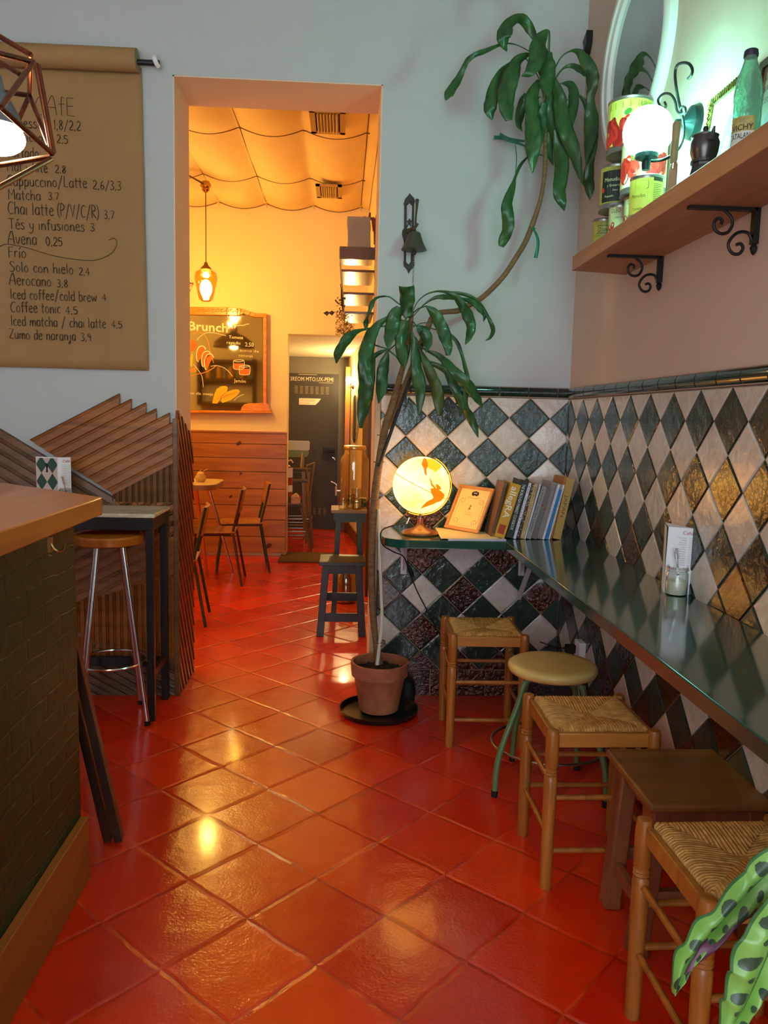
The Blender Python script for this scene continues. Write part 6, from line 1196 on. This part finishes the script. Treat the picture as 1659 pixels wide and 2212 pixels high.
# real mirror glass
m = M(); shape(m, [(-880, 240), (900, 255), (1190, 300), (1198, 1580), (-880, 1550)], YM, YM+.01); m.build('mirror_glass', mat('aged_mirror', (222, 206, 168), .04, metal=1), fr, smooth=0)
chw = mat('chalk_white', (244, 232, 206), .8); cho = mat('paint_orange', (226, 104, 20), .6); chy = mat('paint_yellow', (226, 186, 20), .6); chl = mat('paint_amber', (220, 140, 40), .6); chp = mat('chalk_pink', (232, 160, 120), .7)
m = M(); Z_ = lambda x, y: ZF(x, y, YM-.002)
def stroke(pts, r, i): m.i = i; m.tube([Z_(*q) for q in cr(pts, 5)], r, 4)
def fill(pts, i, dy=0): m.i = i; m.add([Z_(*q)+V(0, -dy, 0) for q in pts], [list(range(len(pts)))])
def wtext(tx, x0, y0, x1, h, i, off=0):
    m.i = i; a = Z_(x0, y0); b_ = Z_(x1, y0); m.text(tx, a, (1, 0, -.03), (0, 0, 1), h, b_.x-a.x, off=off)
wtext('Menú de Brunch', -560, 425, 718, .085, 4, .03); YM -= .004; wtext('Menú de Brunch', -562, 418, 714, .085, 0, .005); YM += .004
wtext('Tomate', 730, 580, 925, .03, 0); wtext('rayado', 700, 655, 890, .03, 0); wtext('2.50', 955, 690, 1070, .04, 0); wtext('zumo de', 880, 760, 1140, .025, 0, -.01); wtext('naranja', 870, 830, 1060, .025, 0, -.01); wtext('Jamón', 800, 1185, 960, .035, 0); wtext('queso de oveja', 90, 1345, 515, .028, 0)
fill([(215+78*math.cos(k*PI/10), 680+80*math.sin(k*PI/10)) for k in range(20)], 1)
for dx, dy in ((0, 0), (70, 70), (110, 110)):
    pts = [(300+dx, 740+dy), (330+dx, 690+dy), (390+dx, 690+dy), (410+dx, 730+dy), (360+dx, 800+dy), (340+dx, 860+dy), (310+dx, 905+dy-10), (290+dx, 880+dy), (288+dx, 800+dy)]
    fill(pts, 1, .0006); stroke([(410+dx, 735+dy), (380+dx, 690+dy), (320+dx, 700+dy), (288+dx, 770+dy), (290+dx, 870+dy), (312+dx, 905+dy)], .006, 0)
fill([(135, 900), (170, 815), (180, 880), (220, 790), (238, 800), (225, 970), (190, 960), (165, 995), (135, 965)], 2)
fill([(140, 1010), (270, 980), (285, 1030), (170, 1065), (140, 1060)], 3)
stroke([(135, 560), (230, 520), (320, 500), (400, 540), (440, 620), (470, 740), (500, 850), (520, 920)], .004, 3)
stroke([(290, 605), (340, 550), (420, 505), (520, 505), (620, 525), (690, 545)], .003, 0); stroke([(480, 965), (560, 955), (660, 985), (730, 1040), (780, 1105)], .003, 0); stroke([(240, 935), (310, 1020), (360, 1110), (378, 1250)], .003, 0); stroke([(150, 1120), (260, 1080), (400, 1050), (500, 1000), (560, 950)], .005, 3)
stroke([(740, 400), (920, 402), (960, 388), (1010, 382)], .004, 0); stroke([(800, 1440), (850, 1390), (940, 1350)], .003, 0)
for x, y in ((795, 890), (875, 965)):
    fill([(x+5, y+35), (x+138, y+35), (x+138, y+105), (x+100, y+118), (x+30, y+116), (x+5, y+100)], 1, .0006); stroke([(x, y), (x, y+100), (x+40, y+118), (x+100, y+118), (x+142, y+100), (x+142, y), (x+70, y-14), (x, y), (x+70, y+14), (x+142, y)], .0035, 0)
for pts in ([(500, 1475), (520, 1380), (560, 1280), (620, 1240), (690, 1235), (718, 1260), (700, 1320), (640, 1360), (610, 1420), (570, 1480)], [(620, 1440), (640, 1370), (720, 1310), (800, 1285), (860, 1285), (885, 1310), (840, 1370), (760, 1430), (680, 1460), (640, 1470)]):
    fill(pts, 2, .0006)
    for k in range(5): x = pts[0][0]+60+k*38; stroke([(x-30, pts[0][1]-30-k*14), (x, pts[0][1]-70-k*14), (x+20, pts[0][1]-75-k*14)], .0025, 3)
m.build('painted_menu', [chw, cho, chy, chl, chp], fr, smooth=0)
# ---- table, things on it and chairs
tz = .845; tA = U(489, 1034, Z=tz); tb_ = mat('pale_worn_tabletop', (212, 184, 136), .35, var=.2, vs=6); aed = mat('table_edge', (150, 106, 66), .4)
T0, T1 = -2.3, tA.x; Yt0, Yt1 = 6.05, 6.75
tp = U(455, 1046, Z=tz); Yt0 = tp.y-.1; Yt1 = Yt0+.65
t = thing('cafe_table', (T1-.4, (Yt0+Yt1)/2, 0), 'table with pale rounded top and chrome legs by the plank wainscot', 'table')
pl_ = [(T0, Yt0), (T1-.12, Yt0)]+[(T1-.12+.12*math.sin(k*PI/12), Yt0+.12-.12*math.cos(k*PI/12)) for k in range(1, 6)]+[(T1, Yt0+.12), (T1, Yt1-.12)]+[(T1-.12+.12*math.cos(k*PI/12), Yt1-.12+.12*math.sin(k*PI/12)) for k in range(1, 6)]+[(T1-.12, Yt1), (T0, Yt1)]
m = M(); m.prism([(x, y, tz-.004) for x, y in pl_], (0, 0, .004)).build('top', tb_, t); m = M(); m.prism([(x, y, tz-.045) for x, y in pl_], (0, 0, .041)).build('edge', aed, t, bevel=.003)
l1 = U(449, 1248, Z=0)
for a_, b_ in (((T1-.16, Yt0+.1), (l1.x, l1.y)), ((T1-.14, Yt1-.1), (T1+.06, Yt1+.02)), ((T0+.3, Yt0+.1), (T0+.2, Yt0)), ((T0+.3, Yt1-.1), (T0+.2, Yt1))): M().cyl((b_[0], b_[1], 0), (a_[0], a_[1], tz-.045), .012, .017, 14).build('leg', chrome, t, smooth=40)
p = U(431, 1010, Y=Yt0+.25); q = V(p.x, Yt0+.3, tz)
t = thing('sugar_pot', q, 'small round tan sugar pot on the pale table', 'pot'); m = M(); m.lathe([(0, 0), (.03, 0), (.045, .02), (.046, .045), (.03, .065), (.03, .07), (0, .07)], q, seg=24); m.build('bowl', mat('tan_ceramic', (206, 166, 100), .3), t, smooth=50)
m = M(); m.lathe([(0, .07), (.032, .07), (.02, .085), (.006, .088), (.008, .1), (0, .102)], q, seg=20); m.tube([q+V(.02, 0, .09), q+V(.06, 0, .11)], .003, 6); m.build('lid', MC['tan_ceramic'], t, smooth=50)
def school_chair(name, loc, rz, tube, ply, label, hback=.80):
    t = thing(name, (0, 0, 0), label, 'chair', 'tube-framed cafe chairs'); m_t = lambda: M(); sr = .0105; hs = .45
    for s_ in (-1, 1):
        m_t().cyl((s_*.2, .22, 0), (s_*.155, .16, hs-.02), sr, seg=12).build('leg', tube, t, smooth=40)
        m_t().tube([q[:3] for q in cr([(s_*.21, -.25, 0), (s_*.17, -.19, hs-.1), (s_*.165, -.175, hs), (s_*.165, -.2, hs+.12), (s_*.165, -.25, hback)], 6)], sr, 12).build('leg', tube, t, smooth=60)
    M().tube([(-.155, .16, hs-.025), (-.16, -.15, hs-.025), (.16, -.15, hs-.025), (.155, .16, hs-.025)], .009, 8, closed=True).build('seat_frame', tube, t)
    m = M(); m.grid(lambda u, v: ((u-.5)*.38*(1-.08*(v-.5)), (v-.5)*.38, hs-.008+.012*math.cos(v*2.4)*(.3)-.01*math.sin(u*PI)*math.sin(v*PI)), 14, 14); m.build('seat', ply, t, solid=.011, smooth=60, bevel=0)
    m = M(); m.grid(lambda u, v: ((u-.5)*.37, -.225-.04*(v)+.03*(1-math.sin(u*PI)), hback-.2+.2*v), 16, 6); m.build('backrest', ply, t, solid=.011, smooth=60)
    mw = Matrix.Translation(Vector(loc)) @ Matrix.Rotation(rz, 4, 'Z'); t.matrix_world = mw; return t
plyw = wood('ply_honey', (190, 130, 62), (150, 94, 40), .4, axis=0); dkg = mat('dark_green_tube', (34, 58, 30), .35); brn = mat('brown_tube', (70, 34, 22), .35)
fl = U(493, 1228, Z=0); school_chair('cafe_chair', (-.915, 7.3, 0), PI/2+.15, dkg, plyw, 'green tube-framed wooden chair nearest the plank wainscot corner')
school_chair('cafe_chair', (-1.07, 6.72, 0), PI/2+.05, brn, plyw, 'brown tube-framed wooden chair at the far table, left of the green one')
school_chair('cafe_chair', (-1.16, 5.42, 0), PI/2+.1, dkg, plyw, 'chair half hidden behind the slatted corner with its dark leg showing')
# ---- green stand with drink dispenser
sg = mat('dark_green_paint', (38, 54, 40), .4, bump=.15, bs=20); sw_ = wood('pale_board_edge', (150, 124, 90), (120, 96, 66), .5)
ax, bx, ay, by, hz = -.07, .185, 5.55, 5.85, .765
t = thing('tall_stand', ((ax+bx)/2, (ay+by)/2, 0), 'tall dark green wooden stand with a pale board top behind the black step stool', 'stand')
M().box(ax, bx, ay, by, hz-.022, hz).build('board_top', sw_, t, bevel=.002); M().box(ax+.02, bx-.012, ay+.015, by-.015, hz-.085, hz-.022).build('apron', sg, t)
cxm, cym = (ax+bx)/2, (ay+by)/2
for sx in (-1, 1):
    for sy in (-1, 1): M().beam((cxm+sx*.098, cym+sy*.13, 0), (cxm+sx*.075, cym+sy*.11, hz-.08), .036, .036, side=(0, 1, 0)).build('leg', sg, t, bevel=.002)
M().box(.13, .185, 5.8, 5.88, hz, hz+.06).build('green_block', sg, t, bevel=.003)
d = U(765, 1050, Y=5.76); dx_ = d.x; dz0 = hz+.035; yD = 5.755; zt = U(765, 968, Y=yD).z; HD = zt-dz0; rD = 31/F*yD
t = thing('drink_dispenser', (dx_, yD, hz), 'large empty glass drink dispenser jar with a metal tap', 'dispenser')
tg_ = thinglass('faintly_yellow_glass', (253, 251, 238), .07, edge=.35)
m = M(); m.vessel([(rD*.8, 0), (rD*.97, .015), (rD, .04), (rD, HD*.74), (rD*.95, HD*.82), (rD*.74, HD*.9), (rD*.72, HD*.99)], (dx_, yD, dz0), .0035, 44); m.build('glass_body', tg_, t, smooth=60)
m = M(); m.lathe([(0, HD*.97), (rD*.76, HD*.97), (rD*.78, HD*.98), (rD*.78, HD*1.03), (rD*.74, HD*1.045), (0, HD*1.045)], (dx_, yD, dz0), seg=36).build('lid', mat('lid_gold', (190, 160, 100), .3, metal=.9), t, smooth=40)
m = M(); m.lathe([(rD*.5, -.034), (rD*.7, -.034), (rD*.7, 0), (rD*.5, 0)], (dx_, yD, dz0), seg=30).build('base_ring', tg_, t, smooth=40)
tp_ = U(727, 1060, Y=yD-.02); m = M(); m.cyl((dx_-rD+.004, yD-.02, tp_.z), (tp_.x-.005, yD-.02, tp_.z), .008, seg=14).cyl((tp_.x-.003, yD-.02, tp_.z+.03), (tp_.x-.003, yD-.02, tp_.z-.035), .009, .008, 14).tube([(tp_.x-.003, yD-.02, tp_.z+.03), (tp_.x, yD-.02, tp_.z+.045), (tp_.x-.02, yD-.02, tp_.z+.058), (tp_.x-.042, yD-.02, tp_.z+.066)], .0045, 8); m.build('tap', chrome, t, smooth=50)
def tumbler(x, y, z, lab, h=.075, r=.034):
    o = M().vessel([(r*.85, 0), (r*.97, .008), (r*.9, .02), (r, .03), (r, h-.03), (r*.94, h-.02), (r*1.02, h)], (x, y, z), .002, 28).build('tumbler', tg_, at=(x, y, z), smooth=60); return tag(o, lab, 'glass', 'stacked tumblers on the green stand')
g1 = U(741, 1092, Y=5.62); g2 = U(770, 1090, Y=5.62)
tumbler(g1.x, 5.61, hz, 'bottom glass tumbler of the left pile on the green stand'); tumbler(g2.x, 5.61, hz, 'bottom glass tumbler of the right pile on the green stand'); tumbler(g2.x, 5.61, hz+.0755, 'upper glass tumbler of the right pile on the green stand')
tumbler(g1.x+.05, 5.7, hz, 'glass tumbler behind the two piles on the green stand', h=.1)
# glass jar on the floor behind the stools
m = M(); m.vessel([(.075, 0), (.088, .02), (.09, .2), (.06, .26), (.04, .28), (.042, .32)], (.05, 6.0, .0), .004, 32); tag(m.build('floor_jar', thinglass('thick_yellowish_glass', (216, 206, 150), .2, rough=.15), at=(.05, 6, 0), smooth=60), 'big glass jar on the floor under the green stand', 'jar')
# door mat
a = U(622, 1213, Z=0); b_ = U(745, 1213, Z=0); m = M(); m.box(-.6, .0, 7.62, 8.16, .001, .014); tag(m.build('door_mat', mat('olive_mat', (98, 74, 38), .95, bump=.9, bs=160, var=.3, vs=12), at=(-.3, 7.9, 0)), 'flat olive brown mat at the passage threshold', 'mat')
# ---- shelf crate on the right wall, bag and carved cross on it
zt = 2.44; t = thing('crate_shelf', (.1, 5.2, 2.05), 'glossy brown wooden slatted crate shelf high on the right wall', 'shelf')
gw2 = wood('varnished_brown', (140, 82, 40), (96, 52, 26), .16, axis=0, coat=.8)
for z, xl, y0, y1 in ((2.44, -.035, 5.0, 5.5), (2.31, -.022, 5.0, 5.5), (2.175, -.008, 5.0, 5.5), (2.06, .002, 5.0, 5.5)):
    M().box(xl, .178, y0, y1, z-.014, z).build('shelf_board', gw2, t, bevel=.002)
M().box(-.035, .178, 4.986, 4.999, 2.37, 2.442).build('front_board', wbb, t); 
for y in (5.005, 5.2, 5.45): M().beam((-.035, y, 2.43), (.0, y, 2.05), .006, .006).build('bamboo_rod', mat('bamboo', (200, 160, 80), .5), t)
pb_ = mat('greige_paper', (172, 152, 128), .75, bump=.5, bs=9, var=.1, vs=5)
a = U(752, 565, Y=5.18); b_ = U(800, 480, Y=5.18); zt = U(776, 474, Y=5.2).z
t = thing('paper_bag', ((a.x+b_.x)/2, 5.2, 2.441), 'greyish paper carrier bag standing on top of the wall crate', 'bag')
m = M(); x0_, x1_ = a.x, b_.x+.005
def bagf(u, v):
    per = [(x0_, 5.13), (x1_, 5.13), (x1_, 5.28), (x0_, 5.28)]; k = int(u*4) % 4; f_ = u*4-int(u*4); p, q = per[k], per[(k+1) % 4]; n_ = .006*math.sin(v*9+k)*math.sin(f_*PI)
    return (p[0]+(q[0]-p[0])*f_+n_-.008*v, p[1]+(q[1]-p[1])*f_-n_, 2.442+(zt-2.442)*v)
m.grid(bagf, 32, 10); m.add([(x0_, 5.13, 2.442), (x1_, 5.13, 2.442), (x1_, 5.28, 2.442), (x0_, 5.28, 2.442)], [(0, 1, 2, 3)]); m.build('bag_body', pb_, t, smooth=40)
m = M(); m.tube(cr([((x0_+x1_)/2-.01, 5.13, zt-.02), ((x0_+x1_)/2, 5.12, zt-.01), ((x0_+x1_)/2+.03, 5.14, zt+.004), ((x0_+x1_)/2+.06, 5.16, zt-.01)], 5), .003, 6).build('handle', mat('paper_cord', (200, 184, 156), .8), t)
p = U(800, 500, Y=5.4); t = thing('carved_figure', (p.x, 5.36, 2.44), 'reddish brown carved wooden piece beside the paper bag', 'carving')
z8 = lambda x, y: U(680+x/6.9125, 440+y/6.9125, Y=5.36)
m = M()
for pts in ([(800, 190), (812, 130), (840, 130), (836, 195)], [(715, 195), (890, 200), (915, 240), (880, 240), (715, 222)], [(845, 235), (915, 240), (920, 440), (865, 400)], [(880, 380), (920, 380), (918, 600), (880, 600)]): m.prism([z8(*q) for q in pts], (0, .03, 0))
m.build('carved_body', mat('red_mahogany', (128, 56, 22), .45, bump=.5, bs=30), t, bevel=.003)
# dried flower bunch hanging from the crate
p = U(736, 640, Y=4.98); t = thing('dried_bouquet', (p.x, 4.97, p.z), 'hanging bunch of dried ochre flowers and brown leaves', 'flowers')
random.seed(9); och = mat('dried_ochre', (176, 120, 36), .8, var=.5, vs=30, col2=(120, 76, 20)); lfb = mat('dried_leaf', (84, 62, 34), .7)
z9 = lambda x, y, Y=4.97: U(680+x/6.9125, 440+y/6.9125, Y=Y)
m = M(); m.tube([z9(398, 1270), z9(400, 1400), z9(420, 1600)], [.004, .006, .004], 6); m.tube([z9(380, 1200), z9(398, 1300)], .002, 5); m.build('stems', lfb, t)
m = M()
for k in range(34):
    c = z9(400+random.uniform(-90, 60), 1480+random.uniform(-90, 130), 4.97+random.uniform(-.03, .03)); d = V(random.uniform(-1, 1), random.uniform(-1, 1), random.uniform(-1, .3)).normalized(); s_ = d.orthogonal().normalized(); L_ = .02
    m.add([c, c+d*L_*.4+s_*.009, c+d*L_, c+d*L_*.4-s_*.009], [(0, 1, 2, 3)])
for x, y in ((180, 1635), (255, 1630)): c = z9(x, y); m.add([c+V(-.022, 0, 0), c+V(0, .004, .014), c+V(.018, 0, .004), c+V(.002, .004, -.016)], [(0, 1, 2, 3)])
m.tube([z9(180, 1635), z9(255, 1625), z9(360, 1600)], .0012, 4); m.build('leaves', lfb, t, smooth=0)
m = M()
for k in range(150):
    a = random.uniform(0, 2*PI); c = z9(440+random.uniform(-1, 1)*110, 1780+random.uniform(-150, 170), 4.97+random.uniform(-.04, .04)); r = random.uniform(.006, .018); ph = random.uniform(0, 6); t1 = V(random.uniform(-1, 1), random.uniform(-1, 1), random.uniform(-1, 1)).normalized(); t2 = t1.orthogonal().normalized()
    m.tube([c+(t1*math.cos(ph+j*.7)+t2*math.sin(ph+j*.7))*r for j in range(6)], .0016, 4)
m.build('blossoms', och, t, smooth=0)
# ---- stacked chairs and extinguisher in the passage
gpl = mat('pale_formica', (196, 200, 196), .35); gpg = mat('sage_formica', (122, 138, 84), .4)
Yc = 9.2; q_ = lambda x, y, Y=Yc: U(600+x/6.145, 900+y/6.145, Y=Y)
t = thing('formica_chair', (q_(200, 1640).x, Yc, 0), 'chair with white and sage green back standing in the passage behind the stack', 'chair')
def panel(m, pts, Y, th=.015): m.prism([q_(x, y, Y) for x, y in pts], (0, th, 0))
m = M(); panel(m, [(-60, 310), (415, 325), (425, 345), (420, 440), (400, 455), (-60, 445)], Yc); m.i = 1; panel(m, [(-60, 447), (415, 457), (410, 500), (385, 538), (-60, 540)], Yc+.004); m.build('backrest', [gpl, gpg], t, bevel=.003)
m = M()
for x in (330, -40): m.cyl(q_(x, 460, Yc+.02), q_(x-20, 680, Yc-.05), .012, seg=10).cyl(q_(x+22, 470, Yc+.03), q_(x, 700, Yc-.03), .009, seg=10)
for x in (-40, 340):
    for yy in (Yc-.2, Yc+.2): a = q_(x, 690, Yc); m.cyl((a.x, yy, a.z), (a.x+(.03 if x > 0 else -.03), yy, 0), .011, seg=10)
m.build('tube_frame', brassy, t); m = M(); a, b_ = q_(-60, 690), q_(360, 700); m.box(a.x, b_.x, Yc-.2, Yc+.2, a.z-.03, a.z); m.build('seat', gpg, t, bevel=.004)
dks = mat('dark_steel_tube', (150, 140, 128), .3, metal=.8); dkw = mat('dark_seat_wood', (70, 46, 32), .45)
Yk = 8.45; qk = lambda x, y, Y=Yk: U(600+x/6.145, 900+y/6.145, Y=Y)
t = thing('folding_stool_stack', (qk(250, 1650).x, Yk, 0), 'stack of dark folding stools with thin metal legs in the passage', 'stools')
def stool(name, x0, x1, yt, feet, Yo, lab):
    a, b_ = qk(x0, yt, Yk+Yo), qk(x1, yt, Yk+Yo); t = thing(name, ((a.x+b_.x)/2, Yk+Yo, 0), lab, 'stool', 'dark metal bar stools crowded in the passage'); M().box(a.x, b_.x, Yk+Yo-.12, Yk+Yo+.12, a.z-.025, a.z).build('seat', dkw, t, bevel=.004)
    for (fx, fy), px in zip(feet, (a.x+.02, b_.x-.02)):
        for s_ in (-1, 1): f_ = qk(fx, fy, Yk+Yo); M().cyl((px, Yk+Yo+s_*.09, a.z-.02), (f_.x, Yk+Yo+s_*.13, 0.0), .009, seg=8).build('leg', dks, t)
    for z in (.14, .28): M().tube([(a.x-.0, Yk+Yo-.11, z), (b_.x+.02, Yk+Yo-.11, z), (b_.x+.02, Yk+Yo+.11, z), (a.x, Yk+Yo+.11, z)], .006, 6, closed=True).build('footrest', dks, t)
    return t
bpy.data.objects.remove(t)
stool('bar_stool', 20, 330, 1150, ((20, 1640), (455, 1740)), -.08, 'lower dark metal stool in front of the passage stack')
stool('bar_stool', 0, 400, 830, ((-20, 1600), (470, 1660)), .2, 'taller dark metal stool in the middle of the passage stack')
o = stool('bar_stool', 40, 440, 680, ((0, 1500), (380, 1500)), .47, 'tallest dark metal stool at the rear of the passage stack')
m = M(); a = qk(490, 610, Yk-.1); b_ = qk(430, 1050, Yk-.1); m.cyl(a, b_, .007, seg=8).cyl(qk(385, 650, Yk-.1), qk(430, 1170, Yk-.1), .007, seg=8).cyl(a, qk(385, 650, Yk-.1), .007, seg=8); m.cyl(b_, (b_.x+.02, b_.y, 0), .008, seg=8).cyl(qk(430, 1170, Yk-.1), (qk(430, 1170, Yk-.1).x, Yk-.1, 0), .008, seg=8)
tag(m.build('folding_frame', dks, at=(b_.x, b_.y, 0)), 'folded thin metal trestle leaning against the stools in the passage', 'trestle')
m = M(); a, b_ = qk(180, 1010, Yk-.25), qk(300, 1080, Yk-.25); zt_ = qk(0, 1150, Yk-.25).z
m.prism([(a.x, Yk-.32, zt_+.001), (b_.x, Yk-.32, zt_+.001), (b_.x, Yk-.32, zt_+.06), (a.x+.05, Yk-.32, zt_+.11), (a.x, Yk-.32, zt_+.08)], (0, .12, 0)); o = m.build('cloth_bag', mat('cream_cloth', (210, 180, 140), .8), at=(a.x, Yk-.3, zt_), bevel=.01); tag(o, 'cream and red printed cloth bag lying on the lowest passage stool', 'bag')
m = M(); m.text('CAFE', (a.x+.01, Yk-.335, zt_+.04), (1, 0, .2), (0, 0, 1), .03, .12); m.build('red_print', redink, o)
ex = qk(165, 620, 8.3); red = mat('extinguisher_red', (150, 24, 14), .3, coat=.4)
t = thing('fire_extinguisher', (ex.x-.02, 8.3, qk(165, 1080, 8.3).z), 'red fire extinguisher hanging just inside the passage beside the plank wainscot', 'extinguisher')
zb_ = qk(165, 1060, 8.3).z; zt_ = qk(165, 640, 8.3).z
m = M(); m.lathe([(0, 0), (.06, .0), (.065, .02), (.065, zt_-zb_-.06), (.04, zt_-zb_-.01), (.02, zt_-zb_), (0, zt_-zb_)], (ex.x-.04, 8.32, zb_), seg=28).build('cylinder', red, t, smooth=40)
m = M(); m.cyl((ex.x-.04, 8.32, zt_), (ex.x-.04, 8.32, zt_+.04), .015, seg=12).tube([(ex.x-.04, 8.32, zt_+.03), (ex.x+.01, 8.3, zt_+.05), (ex.x+.03, 8.28, zt_+.02)], .01, 8).build('valve', chrome, t)
m = M(); r = .0655
for z0_, z1_, i in ((.05, .12, 0), (.2, .3, 0)):
    k = 10; m.add([(ex.x-.04+r*math.cos(-PI/2+.9*(j/k-.5)*2.4+.5), 8.32+r*math.sin(-PI/2+.9*(j/k-.5)*2.4+.5), zb_+z) for z in (z0_, z1_) for j in range(k+1)], [(j, j+1, k+2+j, k+1+j) for j in range(k)])
m.build('label', paperw, t)
# ---- round wall mirror and sconce in the passage
p = U(762, 905, Y=8.55); nrm = V(-.995, -.09, 0).normalized()
wx = lambda y: .225-(y-8.2)*(.165/1.79)
c = V(wx(9.0)-.004, 9.0, U(764, 905, Y=9.0).z); rm = .27
t = thing('passage_mirror', (c.x, c.y, c.z), 'round frameless mirror on the right wall of the passage, seen nearly edge-on', 'mirror')
m = M(); m.lathe([(0, .02), (rm*.96, .02), (rm, .012), (rm, 0), (0, 0)], c, nrm, 60); m.build('mirror_glass', MC['mirror_silver'], t, smooth=20)
c = V(wx(9.3)-.06, 9.3, U(754, 825, Y=9.3).z)
t = thing('wall_sconce', (wx(9.3), 9.3, c.z), 'small lit wall lamp with bare bulb in the passage', 'lamp')
m = M(); m.lathe([(0, 0), (.035, 0), (.03, .015), (.01, .03)], (wx(9.3), 9.3, c.z-.05), nrm, 20).tube([(wx(9.3), 9.3, c.z-.05), (c.x, c.y, c.z-.06), (c.x, c.y, c.z-.03)], .007, 8).build('arm', brass, t)
m = M(); m.sphere(c+V(0, 0, .02), .032, 20, 14, (1, 1, 1.3)); m.build('bulb', mat('sconce_bulb', (255, 236, 190), .4, es=260, ecol=(255, 220, 150)), t, smooth=60)
p = U(790, 800, Y=6.8)
# ================================================================ LIGHT
w = bpy.data.worlds.new('world'); bpy.context.scene.world = w; w.use_nodes = True
w.node_tree.nodes['Background'].inputs[0].default_value = (.82, .88, 1, 1); w.node_tree.nodes['Background'].inputs[1].default_value = 4.5
def ceiling_lamp(x, y, z, power, col, size=.3, lab=None, name='ceiling_lamp'):
    t = thing(name, (x, y, z), lab, 'lamp', None); m = M(); m.lathe([(.03, .0), (size/2, -.02), (size/2, -.05), (size/2-.01, -.05)], (x, y, z), seg=30).build('housing', paperw, t, smooth=40)
    l = bpy.data.lights.new('lamp_light', 'AREA'); l.shape = 'DISK'; l.size = size*.9; l.energy = power; l.color = col; o = bpy.data.objects.new('lamp_light', l); C.objects.link(o); o.parent = t; o.matrix_parent_inverse = Matrix(); o.location = (0, 0, -.045)
    return t
ceiling_lamp(-.1, 1.2, 3.7, 290, (1, .93, .83), .45, 'round ceiling lamp over the middle of the front room')
ceiling_lamp(-2.2, 1.0, 3.7, 150, (1, .84, .64), .45, 'round ceiling lamp behind the bar')
ceiling_lamp(-.1, -.9, 3.7, 200, (.97, .97, 1), .45, 'round ceiling lamp near the shop window')
s = bpy.context.scene; s.view_settings.view_transform = 'Standard'; s.view_settings.look = 'None'; s.view_settings.exposure = 1.05; s.view_settings.gamma = 1
